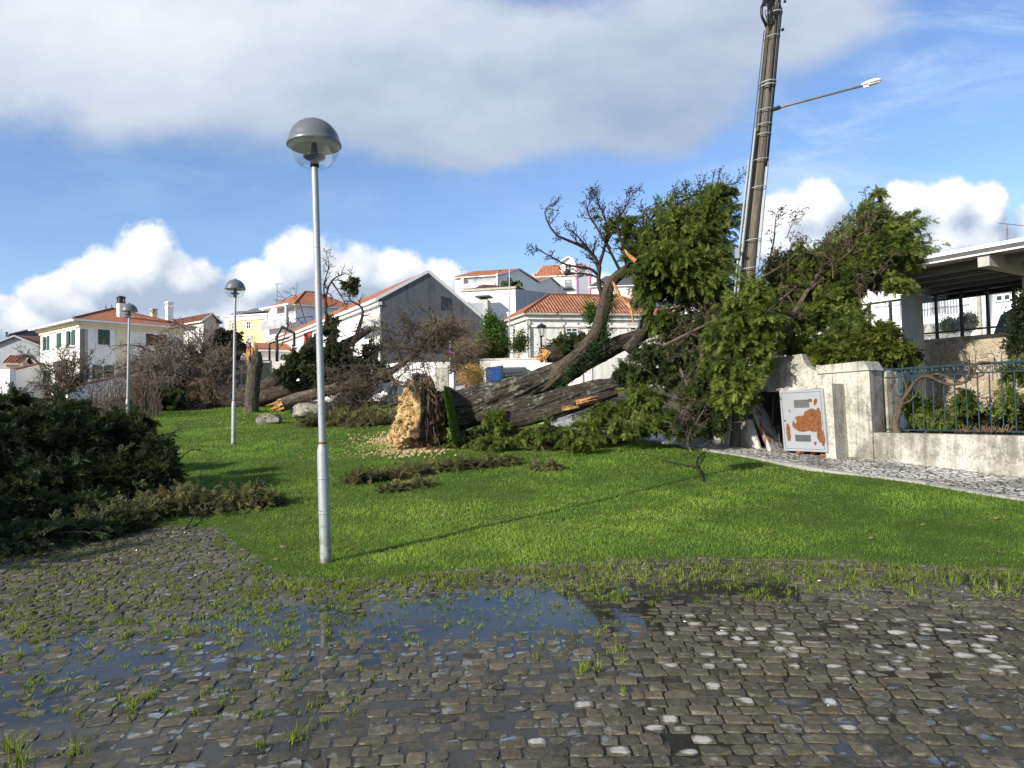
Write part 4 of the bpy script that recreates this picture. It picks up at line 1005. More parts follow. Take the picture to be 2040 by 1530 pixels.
# 7 --- white block with chimney
h = Bld('house', 'plain white block house with bare grey side and tall grey chimney', 'house', (1026, 575), 66, 919, Lu=16, u=(.745, .667), v=(-.97, .24), wall='clean_wall')
q = MB(); h.fbox(q, 'R', .01, h.Lu, h.zb, h.zt-.01, .002, .05); q.build('side_wall', M['block_wall'], h.o)
q = MB(); h.fbox(q, 'L', -.1, h.Lv, h.zt+.002, h.zt+.2, -.2, .15); q.build('coping', M['stone_trim'], h.o)
q = MB(); a_, b_, z0_, z1_ = h.rect('L', 963.5, 603, 983, 634); h.fbox(q, 'L', a_, b_, z0_-1.5, z1_, .9, 2.0); ch = q.build('chimney', M['concrete'], h.o); q = MB(); h.fbox(q, 'L', a_-.2, b_+.2, z1_+.25, z1_+.38, .7, 2.2); h.fbox(q, 'L', a_+.2, b_-.2, z1_+.002, z1_+.25, 1.1, 1.8); q.build('chimney_cap', M['dark_roof'], ch)
# 8 --- pink edged house with awning
h = Bld('apartment_house', 'white house with pink edging, wide balcony and brown awning', 'house', (994, 550), 104, 907, Lu=8, u=(.72, .69), v=(-.975, .22), wall='clean_wall', base=12)
q = MB(); h.fbox(q, 'L', h.Lv-1.5, h.Lv-1.1, h.zb, h.zt, .002, .8); h.fbox(q, 'L', 0, .2, h.zb, h.zt+.3, .002, .9); h.fbox(q, 'L', .4, h.Lv-1.7, zz(960, 567, 103), zz(960, 564.5, 103), .9, 1.0); q.build('edging', M['soft_pink'], h.o)
q = MB(); h.fbox(q, 'L', .35, h.Lv-1.6, zz(960, 571, 103), zz(960, 562, 103), .0, .88); q.build('balcony', M['clean_wall'], h.o)
q = MB(); h.fbox(q, 'L', .5, h.Lv-1.7, zz(960, 562, 103)+.01, zz(960, 551, 103), .002, .05); q.build('window', M['pale_pane'], h.o)
q = MB(); h.fbox(q, 'L', .5, h.Lv-2.4, zz(960, 588, 103), zz(960, 573, 103), .002, .05); q.build('window', M['pane'], h.o)
h.gable(1.5, 'v', .5, 'tile_red', endwall='clean_wall'); h.chimney(993, 998, 538, 552, 106)
q = MB(); A = [atY(x, y, Y) for x, y, Y in ((934, 578, 98), (995, 578, 98), (995, 569, 101), (963, 566.5, 101))]; q.prism(A, (0, 0, -.12)); 
for x in (936, 962, 993): q.bar(atY(x, 579, 98.1), atY(x, 592, 98.1), .16)
tag(q.build('pergola', M['awning']), 'brown pergola awning on posts below the pink edged balcony', 'pergola')
antenna(920, 536, 551, 103, 'small antenna on the pink edged balcony house')
# 9 --- link house between the two pink ones
h = Bld('house', 'small white house with orange roof between two pink edged houses', 'house', (1068, 566), 112, 1012, Lu=8, u=(.6, .8), v=(-.99, .12), wall='clean_wall', base=13)
h.gable(1.6, 'v', .4, 'tile_red', endwall='clean_wall'); h.window('L', 1051, 571, 1065, 580.5, nx=2); q = MB(); h.fbox(q, 'L', 0, h.Lv, zz(1060, 592, 112), zz(1060, 588, 112), .0, .6); q.build('ledge', M['stone_trim'], h.o)
# 10 --- tall pink edged building
h = Bld('apartment_house', 'tall white house with pink corner strips and narrow dormer tower', 'house', (1149, 549), 117, 1070, right=1176, u=(.86, .51), v=(-.985, .17), wall='clean_wall', base=12.5)
h.gable(2.0, 'v', .35, 'tile_red', endwall='clean_wall')
q = MB(); h.fbox(q, 'L', -.02, .22, h.zb, zz(1149, 524, 117), .004, .12); h.fbox(q, 'L', h.Lv-.2, h.Lv+.03, h.zb, h.zt, .002, .12); h.fbox(q, 'R', h.Lu-.3, h.Lu, h.zb, zz(1176, 532, 121), .002, .12); q.build('edging', M['pink'], h.o)
a, b_, z0_, z1_ = h.rect('L', 1117, 524, 1148, 552); q = MB(); n_ = h.nrm['L']; d_ = h.dir['L']
zt_ = zz(1132, 513.5, 117); pts = [h.C*np.array((1, 1, 0))+d_*x+np.array((0, 0, z)) for x, z in ((a, z0_-.5), (b_, z0_-.5), (b_, z1_), ((a+b_)/2, zt_), (a, z1_))]
q.prism(np.array(pts)+n_*.002, -n_*4.0); tw = q.build('tower', M['clean_wall'], h.o)
q = MB()
for x0, zz0, x1, zz1 in ((a-.2, z1_, (a+b_)/2, zt_+.1), ((a+b_)/2, zt_+.1, b_+.2, z1_)): q.bar(h.C*np.array((1, 1, 0))+d_*x0+n_*.2+np.array((0, 0, zz0+.08)), h.C*np.array((1, 1, 0))+d_*x1+n_*.2+np.array((0, 0, zz1+.08)), .5, .2)
q.build('tower_eave', M['white_trim'], tw)
h.window('L', 1125.5, 525.5, 1138, 544, nx=2, ny=2); h.window('L', 1077, 560, 1088, 569, nx=2); h.window('L', 1090.5, 559.5, 1101.5, 569, nx=2)
h.window('L', 1126, 557, 1138.5, 576, pane='pale_pane', frame='dark_metal', nx=1); h.window('L', 1089, 588, 1102, 600, pane='pale_pane', frame='dark_metal', nx=1); h.window('L', 1126.5, 586.5, 1139, 598, pane='pale_pane', frame='dark_metal', nx=1)
for y0, y1 in ((539, 546), (566, 576.5)):
    a, b_, z0_, z1_ = h.rect('L', 1123, y0, 1141.5, y1); q = MB(); h.fbox(q, 'L', a, b_, z0_, z0_+.2, .0, .7); ba = q.build('balcony', M['dark_metal'], h.o); q = MB()
    for x in np.linspace(a, b_, 9): h.fbox(q, 'L', x-.02, x+.02, z0_+.2, z1_, .62, .66)
    h.fbox(q, 'L', a, b_, z1_, z1_+.05, .6, .68); q.build('railing', M['dark_metal'], ba)
q = MB(); h.fbox(q, 'L', h.Lv+.35, h.Lv+.9, h.zb, zz(1070, 541, 117), -1.0, .2); q.build('drain_strip', M['stone_trim'], h.o)
q = MB(); P0 = h.C+h.nrm['R']*.02; q.prism([onplane(*p, P0, h.nrm['R']) for p in ((1150, 640), (1150, 527), (1163, 530), (1172, 531), (1178, 534), (1178, 640))], -h.nrm['R']*3); q.build('side_block', M['clean_wall'], h.o)
# 11 --- low pink row
h = Bld('house', 'low pale pink house with dark roof behind the curved stem', 'house', (1262, 570), 112, 1178, Lu=8, u=(.75, .66), v=(-.99, .1), wall='old_wall', base=13); h.gable(2.2, 'v', .4, 'dark_roof', endwall='old_wall')
q = MB(); h.fbox(q, 'L', 0, h.Lv, h.zb, zz(1220, 586, 112), .002, .06); q.build('painted_base', M['pale_pink'], h.o); h.window('L', 1194, 583, 1196.5, 592, nx=1)
h = Bld('house', 'house with orange roof glimpsed through the fallen crown', 'house', (1470, 605), 95, 1330, Lu=9, u=(.75, .66), v=(-.99, .1), wall='clean_wall', base=9); h.hip(1.5, .4, 'tile_red', 'v')
# 12 --- old house with hipped tile roof
h = Bld('house', 'old white house with stained walls and hipped orange tile roof', 'house', (1052, 628), 50, 1003, right=1330, u=(.975, .22), v=(-.35, .937), wall='old_wall')
q = MB(); h.fbox(q, 'R', -.1, h.Lu, h.zt-.85, h.zt-.7, .002, .10); h.fbox(q, 'R', -.1, h.Lu, h.zt-.3, h.zt-.004, .002, .2); h.fbox(q, 'L', .0, h.Lv, h.zt-.3, h.zt-.004, .002, .2); q.build('cornice', M['old_wall'], h.o)
h.hip(1.75, .45, 'tile_old', 'u', fascia='stone_trim')
h.window('R', 1127, 653, 1151, 683, nx=2, ny=4, surround='stone_trim', frame='white_trim'); h.window('R', 1254, 650, 1280, 682, nx=2, ny=4, surround='stone_trim')
h.part('door', 'stone_trim', 'L', 1029, 664, 1037, 712, .002, .08); h.part('window', 'stone_trim', 'L', 1011, 668, 1017, 700, .002, .08)
q = MB(); h.fbox(q, 'L', -.22, -.12, h.zb, h.zt-.35, .05, .16); h.fbox(q, 'L', h.Lv*.5, h.Lv*.5+.1, h.zb, h.zt-.35, .02, .14); q.build('drainpipe', M['stone_trim'], h.o)
o = MB(); a_, b_ = atY(1014.5, 718, 47), atY(1015, 536, 47); o.tube([a_, b_], [.05, .035], 8); p1, p2 = atY(1022, 718, 47), atY(1022, 650, 47); o.tube([p1, p2], .035, 6)
for y in (650, 657, 665): o.bar(atY(1014, y, 47), atY(1024, y, 47), .04)
tag(o.build('antenna_mast', M['antenna']), 'tall thin antenna mast beside the old white house', 'mast')
# walls and fences behind the lawn
lowwall('boundary_wall', 'streaked white wall behind the big trunk beside the gate', [xy(958, 716, 38), xy(1062, 716, 37), xy(1180, 716, 36)], [zz(958, 718, 38), zz(1062, 717, 37), zz(1180, 716, 36)], .3, 'old_wall', 'concrete')
lowwall('boundary_wall', 'low white wall behind the roots and bare branches', [xy(690, 740, 43), xy(800, 736, 42), xy(905, 730, 41)], [zz(690, 738, 43), zz(800, 722, 42), zz(868, 722, 41)], .3, 'white_wall')
lowwall('boundary_wall', 'cream retaining wall behind the broken log', [xy(560, 780, 39), xy(640, 760, 38.5), xy(880, 770, 38)], [zz(560, 768, 39), zz(640, 757, 38.5), zz(880, 765, 38)], .4, 'white_wall')
for (x0, x1, yt, yb, Y, lab) in ((699, 734, 728, 775, 36, 'grey stone gate pier left of the rootball'), (868, 894, 735, 775, 35.5, 'white stone gate pier behind the rootball')):
    o = thing('gate_pier', lab, 'pier', (*xy((x0+x1)/2, yb, Y), zz(x0, yb, Y)-.5)); a_, b_ = atY(x0, yt, Y), atY(x1, yt, Y); w = b_[0]-a_[0]; zt_ = a_[2]; zb_ = zz(x0, yb, Y)-.5
    MB().box(((a_[0]+b_[0])/2, Y, (zt_+zb_)/2), (w, .5, zt_-zb_)).build('post', M['limewash'], o)
    MB().box(((a_[0]+b_[0])/2, Y, zt_+.13), (w*1.02, .55, .25), taper=.6).build('cap', M['limewash'], o)
# dusty glass fence left of the stump
o = thing('glass_fence', 'dusty glass fence with dark posts left of the stump', 'fence', (*xy(430, 770, 44), zz(430, 770, 44)))
fx = [425, 455, 482, 504, 540]
for i, x in enumerate(fx): MB().bar(atY(x, 772, 44), atY(x, 719, 44), .09).build('post', M['dark_metal'], o)
for i in range(len(fx)-1): a_, b_ = atY(fx[i]+1.5, 767, 44), atY(fx[i+1]-1.5, 722, 44); MB().box((a_+b_)/2, (b_[0]-a_[0], .02, b_[2]-a_[2])).build('glass_panel', M['green_glass'], o)
q = MB(); q.bar(atY(425, 718.5, 44), atY(540, 718.5, 44), .08); q.bar(atY(425, 769, 44), atY(540, 769, 44), .08); q.build('rail', M['dark_metal'], o)
q = MB(); a_, b_ = atY(400, 775, 44.3), atY(560, 775, 44.3); q.box((a_+b_)/2+(0, 0, -.5), (b_[0]-a_[0], .4, 1.3)); q.build('footing', M['white_wall'], o)
# gate and bin
o = thing('iron_gate', 'teal iron gate standing open before the streaked wall', 'gate', (*xy(998, 765, 33), zz(998, 765, 33)))
q = MB()
for x in np.linspace(970, 1000, 8): q.bar(atY(x, 764, 33), atY(x, 734, 33), .04)
q.bar(atY(969, 734, 33), atY(1001, 729, 33), .06); q.bar(atY(969, 762, 33), atY(1001, 762, 33), .05); q.build('leaf', M['teal_iron'], o)
q = MB(); q.bar(atY(1000, 768, 33), atY(1000, 729, 33), .12); q.build('post', M['teal_iron'], o)
q = MB()
for i in range(3): q.bar(atY(1001, 757-i*6, 33.1), atY(1040, 753-i*6, 34), .04)
for x in np.linspace(1006, 1040, 6): q.bar(atY(x, 762, 33.5), atY(x, 741, 33.5), .035)
q.build('side_panel', M['teal_iron'], o)
o = thing('recycling_bin', 'blue wheeled bin behind the teal iron gate', 'bin', (*xy(984, 768, 35.5), zz(984, 768, 35.5)))
c = atY(984, 755, 35.5); MB().box(c, (.72, .6, .95), taper=1.12).build('body', M['blue_bin'], o); MB().box(c+(0, 0, .53), (.86, .72, .09), taper=.85).build('lid', M['blue_bin'], o)
o = thing('parked_car', 'dark parked car half hidden behind the teal gate', 'car', (*xy(1018, 765, 38), zz(1018, 765, 38)-.2))
c = atY(1020, 752, 37.2); q = MB(); q.box(c+(0, 0, -.35), (2.6, 1.6, .6)); q.prism([c+np.array(p) for p in ((-1.0, -.75, -.05), (1.1, -.75, -.05), (.7, -.75, .5), (-.6, -.75, .5))], (0, 1.5, 0)); q.build('body', M['car_cover'], o)
q = MB(); q.prism([c+np.array(p) for p in ((-.85, -.77, 0), (.95, -.77, 0), (.64, -.77, .42), (-.55, -.77, .42))], (0, -.01, 0)); q.build('side_window', M['pane'], o)
# no stopping sign
o = thing('road_sign', 'round no stopping sign on thin post before the grey gable', 'sign', (*xy(897, 725, 37), zz(897, 740, 37)))
c = atY(897, 701, 37); MB().tube([atY(897, 735, 37), atY(897, 680, 37)], .035, 8).build('post', M['antenna'], o)
ax = ((1, 0, 0), (0, 0, 1), (0, -1, 0))
MB().lathe(c, [(0, .03), (.21, .03), (.21, .05), (0, .05)], 24, ax).build('plate', M['red_sign'], o)
q = MB(); q.lathe(c, [(0, .052), (.15, .054), (0, .056)], 24, ax); q.build('blue_field', M['blue_sign'], o)
q = MB(); q.bar(c+(-.12, -.065, .12), c+(.12, -.065, -.12), .05, .012, up=(0, 1, 0)); q.build('slash', M['red_sign'], o)
# old style lantern
o = thing('street_lantern', 'black old style street lantern before the old white house', 'street lamp', (*xy(1079, 716, 34), zz(1079, 722, 34)))
bt, tp = atY(1079, 722, 34), atY(1079.5, 669, 34)
MB().lathe(bt, [(.09, 0), (.09, .3), (.05, .4), (.045, tp[2]-bt[2]-.1), (.07, tp[2]-bt[2]-.05), (.03, tp[2]-bt[2])], 10).build('pole', M['lamp_black'], o)
q = MB()
for a in range(6): an = a*math.pi/3; q.bar(tp+np.array((.09*math.cos(an), .09*math.sin(an), 0)), tp+np.array((.2*math.cos(an), .2*math.sin(an), .42)), .018)
q.lathe(tp, [(.12, -.03), (.1, .0), (0, .01)], 6); q.lathe(tp, [(.24, .42), (.20, .5), (.1, .56), (.03, .6), (0, .66)], 12); lb = q.build('lantern_frame', M['lamp_black'], o)
MB().lathe(tp, [(.08, .01), (.19, .41)], 6).build('glass', M['rail_glass'], lb)
# ---------------------------------------------------------------- old wall, cabinet and railing on the right
G1, G2 = ground(1700, 914), ground(2040, 957)
wd = unit((G2[0]-G1[0], G2[1]-G1[1], 0)); wn = np.array((wd[1], -wd[0], 0)); wn = wn if wn[0] < 0 else -wn     # wn faces the lawn
def wp(px, py, off=0.0): return onplane(px, py, G1+wn*off, wn)
ztop = wp(1738, 862)[2]
wall = thing('old_garden_wall', 'weathered old white garden wall with curved pediment and stout pier', 'wall', G1)
sE = np.dot(wp(2420, 990)-G1, wd); sS = np.dot(wp(1738, 862)-G1, wd)
def wbox(mb, s0, s1, z0, z1, d0, d1): c = G1+wd*(s0+s1)/2+wn*(d0+d1)/2; c[2] = (z0+z1)/2; mb.box(c, (s1-s0, z1-z0, abs(d1-d0)), (wd, (0, 0, 1), wn))
q = MB()
# low wall as a gently uneven sheet with thickness
ns = 60; ss_ = np.linspace(sS-.1, sE, ns)
for (za, zb_, dd) in ((-.3, ztop, 0),): 
    k = 8; zs = np.linspace(G1[2]-.6, ztop, k); V = []
    for z in zs:
        for s_ in ss_: P = G1+wd*s_; P[2] = z; V.append(P)
    V = np.array(V); V += wn*(fbm(V, 1.2, 41, 3)*.02)[:, None]
    i = np.arange(k-1)[:, None]*ns; j = np.arange(ns-1)[None]; f = np.stack([i+j, i+j+1, i+ns+j+1, i+ns+j], -1).reshape(-1, 4); q.add(V, f)
    top = V[-ns:]; bk = top-wn*.36; j = np.arange(ns-1); q.add(np.vstack([top, bk]), np.stack([j, j+1, j+1+ns, j+ns], -1))
    bb = bk.copy(); bb[:, 2] -= 1.4; q.add(np.vstack([bk, bb]), np.stack([j, j+1, j+1+ns, j+ns], -1))
q.build('low_wall', M['limewash'], wall)
q = MB(); out = [(1528,716),(1541,713),(1597,705),(1600,716),(1606,727),(1616,736),(1628,740),(1724,728),(1731,738),(1738,862),(1741,932),(1652,932),(1652,800),(1652,768),(1560,775),(1528,778)]
we = unit((.79, .61, 0)); q.prism([wp(*p, .05) for p in out], we*.52); q.build('pediment', M['limewash'], wall)
q = MB(); q.prism([wp(*p, .09) for p in ((1626,727),(1634,728),(1721,719),(1731,737),(1626,745))], we*.60); q.build('cap', M['limewash'], wall)
q = MB(); q.prism([wp(*p, -.55) for p in ((1740,737),(1766,741),(1771,862),(1771,900),(1740,900))], -wn*.35); q.build('rear_pier', M['limewash'], wall)
q = MB(); s0 = np.dot(wp(1528, 800, 0)-G1, wd); s1 = np.dot(wp(1690, 800, 0)-G1, wd); wbox(q, s0-2.8, s0+.02, .2, wp(1528, 760)[2], -.42, .02); q.build('side_wall', M['limewash'], wall)
cab = thing('meter_housing', 'leaning masonry meter housing with open black recess', 'cabinet', wp(1667, 921, .5))
q = MB(); q.prism([wp(*p, .52) for p in ((1636,767),(1657,764),(1667,922),(1668,930),(1646,930))], we*.50); q.build('side_pier', M['limewash'], cab)
q = MB(); q.prism([wp(*p, .53) for p in ((1528,776),(1636,766),(1636,773.5),(1528,781))], -wn*.47); q.build('lintel', M['limewash'], cab)
q = MB(); q.prism([wp(*p, .045) for p in ((1490,782),(1640,773),(1650,915),(1490,905))], wn*.012); q.build('dark_sheet', M['lamp_black'], cab)  # black sheet stands in for the shaded depth of the recess
q = MB(); q.prism([wp(*p, .50) for p in ((1470,839),(1486,838),(1492,899),(1477,898))], -wn*.12); q.build('white_jamb', M['limewash'], cab)
q = MB(); q.prism([wp(*p, .46) for p in ((1487,836),(1497,836),(1516,900),(1493,899))], -wn*.05); q.build('side_board', M['concrete'], cab)
rb = random.Random(2); q = MB()
for i in range(12): p = wp(rb.uniform(1560, 1650), rb.uniform(903, 912), rb.uniform(.2, .55)); p[2] = T(p[0], p[1])+.08; q.box(p, (rb.uniform(.05, .12), rb.uniform(.04, .08), .04), np.array(Matrix.Rotation(rb.uniform(0, 3), 3, 'Z')))
tag(q.build('tile_fragments', M['rust']), 'broken red tile fragments lying beneath the rusty door', 'rubble', kind='stuff')
q = MB()
for x0, y0, x1, y1 in ((1543,782,1557,781),(1548,852,1553,850)): q.bar(wp(x0, y0, .3), wp(x1, y1, .3), .02)
q.tube([wp(1545, 905, .25), wp(1553, 880, .28), wp(1551, 856, .25), wp(1545, 850, .2)], .012, 5); q.tube([wp(1530, 905, .3), wp(1537, 870, .2), wp(1541, 790, .15)], .02, 5); q.build('loose_wire', M['twig'], cab)
# its hanging door: uv 0..1 over the leaf
dc = [(1552.5,779),(1639,774),(1648.5,901),(1562,897.5)]
q = MB(); P = np.array([wp(*p, .56) for p in dc]); uvd = [(0, 1), (1, 1), (1, 0), (0, 0)]
Q = P-wn*.035; q.add(np.vstack([P, Q]), np.array([(0,1,2,3),(7,6,5,4),(0,4,5,1),(1,5,6,2),(2,6,7,3),(3,7,4,0)]), uvd+uvd)
door = q.build('cabinet_door', M['cab_door'], base=P[3]); tag(door, 'pale grey metal cabinet door with large rust patches', 'door')
def dp(u, v, o=0.): return P[3]*(1-u)*(1-v)+P[2]*u*(1-v)+P[0]*(1-u)*v+P[1]*u*v+wn*o
for (u0, u1, v0, v1) in ((.33, .68, .71, .84), (.30, .66, .16, .27)):
    q = MB()
    for i in range(6): v = v0+(v1-v0)*(i+.5)/6; q.add([dp(u0, v-.007, .004), dp(u1, v-.007, .004), dp(u1, v+.007, .014), dp(u0, v+.007, .014)], np.array([[0,1,2,3]])); q.add([dp(u0, v-.011, .003), dp(u1, v-.011, .003), dp(u1, v-.007, .003), dp(u0, v-.007, .003)], np.array([[0,1,2,3]]), None, .5, 1)
    q.build('louvre', [M['arm'], M['lamp_black']], door)
q = MB()
for a, b_ in (((.05,.04),(.95,.04)),((.95,.04),(.95,.96)),((.95,.96),(.05,.96)),((.05,.96),(.05,.04))): q.bar(dp(*a, .004), dp(*b_, .004), .012, .006)
q.build('pressed_border', M['arm'], door)
q = MB(); q.lathe(dp(.09, .50, .0), [(.016, 0), (.016, .018), (0, .02)], 10, (wd, (0, 0, 1), wn)); q.build('lock', M['lamp_black'], door)
# the other leaf, edge-on, leaning in the opening
q = MB(); A = [wp(1490, 800, .42), wp(1499, 806, .48), wp(1541, 907, .62), wp(1533, 908, .60)]; q.prism(A, -wn*.5+wd*(-.12)); lp = q.build('leaning_panel', M['rust_panel'], base=A[3]); tag(lp, 'rust streaked thin metal leaf leaning in the open housing', 'panel')
# railing
rl = thing('iron_railing', 'teal iron railing with scrolls on top of the low old wall', 'railing', wp(1765, 860, -.15))
RO = -.17
def rp(px, py): return wp(px, py, RO)
q = MB(); zt1, zt2, zb1 = rp(1900, 728)[2], rp(1900, 745.5)[2], ztop+.06
sA, sB = np.dot(rp(1762, 740)-G1, wd), np.dot(rp(2420, 740)-G1, wd)
def rs_(s_, z): P_ = G1+wd*s_+wn*RO; P_[2] = z; return P_
for z, w_ in ((zt1, .036), (zt2, .026), (zb1, .03)): q.bar(rs_(sA, z), rs_(sB, z), w_, w_)
q.build('rail', M['teal_iron'], rl)
sp_ = (np.dot(rp(2021, 760)-G1, wd)-np.dot(rp(1817, 760)-G1, wd))/9; s_ = np.dot(rp(1817, 760)-G1, wd)-2*sp_; k = 0
while s_ < sB:
    q = MB(); q.tube([rs_(s_, zb1), rs_(s_, zt2)], .0115, 6); zc = zb1+(zt2-zb1)*.52
    q.lathe(rs_(s_, zc), [(.011, -.03), (.021, -.018), (.021, .018), (.011, .03)], 8); q.build('bar', M['teal_iron'], rl)
    q = MB(); c = rs_(s_+sp_*.5, (zt1+zt2)/2); r_ = (zt1-zt2)*.46
    for sg in (-1, 1):
        a = np.linspace(0, 4.2*math.pi/2*1.4, 22); rr = r_*(1-.11*a/1.6)
        q.tube([c+wd*(sg*sp_*.23)+wd*sg*(rr_*math.cos(a_))*.9+np.array((0, 0, rr_*math.sin(a_))) for a_, rr_ in zip(a, rr)], .0065, 4)
    q.build('scroll', M['teal_iron'], rl); s_ += sp_; k += 1
# ---------------------------------------------------------------- canopy, stone wall and white building
cd = unit((.55, -.835, 0)); ce = unit((.835, .55, 0))
A0 = atY(1855, 509, 17.0); zC = A0[2]
def cat(s_, d, z): return np.array((A0[0]+cd[0]*s_+ce[0]*d, A0[1]+cd[1]*s_+ce[1]*d, z))
def cbox(mb, s0, s1, d0, d1, z0, z1): mb.box(cat((s0+s1)/2, (d0+d1)/2, (z0+z1)/2), (s1-s0, d1-d0, z1-z0), (cd, ce, (0, 0, 1)))
can = thing('canopy', 'flat grey canopy on concrete beams over the terrace at right', 'canopy', cat(0, 2.7, T(11, 20)))
S0, S1 = -2.6, 7.5
q = MB(); cbox(q, S0, S1, .02, 4.7, zC-.13, zC-.02); q.build('roof_deck', M['ceiling'], can)
q = MB(); cbox(q, S0, S1, -.04, .018, zC-.065, zC+.02); cbox(q, S0, S1, -.03, .018, zC-.20, zC-.165); q.build('white_edge', M['white_trim'], can)
q = MB(); cbox(q, S0, S1, -.02, .018, zC-.163, zC-.067); q.build('gutter', M['dark_roof'], can)
for i in range(5): q = MB(); d = .9+i*.93; cbox(q, S0, S1, d, d+.2, zC-.32, zC-.133); q.build('purlin', M['purlin'], can)
q = MB(); cbox(q, S0, S1, 4.62, 4.8, zC-.5, zC-.10); q.build('rear_beam', M['dark_metal'], can)
def on_fascia(px): P_ = onplane(px, 512, A0, ce); return np.dot(P_-A0, cd)
for px in (1957, 1704): q = MB(); s_ = on_fascia(px); cbox(q, s_-.12, s_+.12, .05, 4.6, zC-.46, zC-.135); q.build('beam', M['concrete'], can)
q = MB(); s_ = on_fascia(1704); c = cat(s_, 2.75, 0); zc0 = T(c[0], c[1])-.3; q.box((c[0], c[1], (zc0+zC-.46)/2), (.40, .40, zC-.46-zc0), (cd, ce, (0, 0, 1))); q.build('column', M['concrete'], can)
q = MB(); s_ = on_fascia(1957); c = cat(s_, 2.75, 0); q.box((c[0], c[1], (zc0+zC-.46)/2), (.40, .40, zC-.46-zc0), (cd, ce, (0, 0, 1))); q.build('column', M['concrete'], can)
# stone wall with glass balustrade
R0 = atY(1829, 678, 20.7)
def sw_(px, py, off=0.): return onplane(px, py, R0+ce*off, -ce)
L0, L1 = np.dot(sw_(1660, 690)-R0, cd), np.dot(sw_(2300, 650)-R0, cd)
def rbox(mb, s0, s1, d0, d1, z0, z1): c = R0+cd*(s0+s1)/2+ce*(d0+d1)/2; c[2] = (z0+z1)/2; mb.box(c, (s1-s0, d1-d0, z1-z0), (cd, ce, (0, 0, 1)))
q = MB(); rbox(q, -.02, L1, 0, .4, .5, R0[2]); st = q.build('stone_wall', M['rubble']); tag(st, 'rubble stone retaining wall below the glass balustrade', 'wall')
q = MB(); rbox(q, L0-1, -.03, .1, .4, .5, R0[2]-.25); lw_ = q.build('terrace_wall', M['white_wall']); tag(lw_, 'white terrace wall left of the concrete column', 'wall')
bal = thing('glass_balustrade', 'glass balustrade with black posts on the stone wall', 'railing', R0)
zr, zb_ = sw_(1866, 585, .15)[2], sw_(1866, 661, .15)[2]
px_posts = (1655, 1693, 1733, 1775, 1822, 1866, 1916, 1969, 2022, 2078, 2140)
so = [np.dot(sw_(x, 640, .15)-R0, cd) for x in px_posts]
q = MB(); rbox(q, so[0], so[-1], .12, .18, zr-.06, zr); rbox(q, so[0], so[-1], .13, .17, zb_-.05, zb_); q.build('rail', M['dark_metal'], bal)
for s_ in so: q = MB(); rbox(q, s_-.035, s_+.035, .115, .185, R0[2]-.15, zr-.061); q.build('post', M['dark_metal'], bal)
for a, b_ in zip(so[:-1], so[1:]): q = MB(); rbox(q, a+.06, b_-.06, .145, .155, zb_+.005, zr-.10); q.build('glass_panel', M['rail_glass'], bal)
# terrace floor
q = MB(); rbox(q, L0-6, L1, .41, 9, R0[2]-.35, R0[2]-.30); tag(q.build('terrace', M['concrete'], base='origin'), kind='structure')
# white apartment building behind
B0 = R0+ce*8.5
def fb(px, py, off=0.): return onplane(px, py, B0-ce*off, -ce)
def bbox(mb, s0, s1, d0, d1, z0, z1): c = B0+cd*(s0+s1)/2+ce*(d0+d1)/2; c[2] = (z0+z1)/2; mb.box(c, (s1-s0, d1-d0, z1-z0), (cd, ce, (0, 0, 1)))
bs = lambda px, py=620: np.dot(fb(px, py)-B0, cd)
bd = thing('apartment_building', 'white apartment building with balcony behind the canopy', 'building', B0+np.array((0, 0, -2)))
zE = fb(1900, 520)[2]
q = MB(); bbox(q, bs(1560), bs(2200), 0, 9, 0, zE); q.build('wall', M['white_wall'], bd)
q = MB(); s0, s1 = bs(1560)-.4, bs(2200)+.4
V = []
for s_, d, z in ((s0, -.4, zE), (s1, -.4, zE), (s1, 4.5, zE+.5), (s0, 4.5, zE+.5), (s1, 9.4, zE), (s0, 9.4, zE)): V.append(B0*np.array((1, 1, 0))+cd*s_+ce*d+np.array((0, 0, z+.01)))
q.add(V, np.array([(0,1,2,3),(3,2,4,5)]), [(0, 0), (s1-s0, 0), (s1-s0, 5), (0, 5), (s1-s0, 10), (0, 10)]); q.build('roof', M['tile_red'], bd)
def bwin(x0, y0, x1, y1, pane='pane', shut=True, nx=2):
    a, b_ = bs(x0), bs(x1); xm, ym = (x0+x1)/2, (y0+y1)/2; z1, z0 = fb(xm, y0)[2], fb(xm, y1)[2]; q = MB(); w_ = .07
    for r in ((a, a+w_, z0, z1), (b_-w_, b_, z0, z1), (a, b_, z1-w_, z1), (a, b_, z0, z0+w_)): bbox(q, r[0], r[1], -.06, 0, r[2], r[3])
    for i in range(1, nx): m_ = a+(b_-a)*i/nx; bbox(q, m_-.05, m_+.05, -.055, 0, z0, z1)
    if shut: bbox(q, a, b_, -.10, -.0, z1+.002, z1+.45)
    w = q.build('window', M['white_trim'], bd); q = MB(); bbox(q, a+.02, b_-.02, -.03, -.005, z0+.02, z1-.02); q.build('pane', M[pane], w)
bwin(1984, 585, 2018, 601); bwin(1853, 588, 1891, 628, 'pale_pane', nx=3); bwin(1744, 600, 1752, 612, shut=False, nx=1); bwin(1762, 598, 1771, 611, shut=False, nx=1); bwin(1783, 600, 1796, 608, shut=False, nx=1)
q = MB(); a, b_ = bs(1825, 640), bs(1942, 640); zf = fb(1880, 634)[2]; bbox(q, a, b_, -1.2, 0, zf-.28, zf); q.build('balcony', M['white_trim'], bd)
q = MB(); zr2 = zf+.95
for s_ in np.linspace(a, b_, 22): bbox(q, s_-.012, s_+.012, -1.18, -1.156, zf, zr2)
bbox(q, a, b_, -1.2, -1.15, zr2, zr2+.04); q.build('railing', M['arm'], bd)
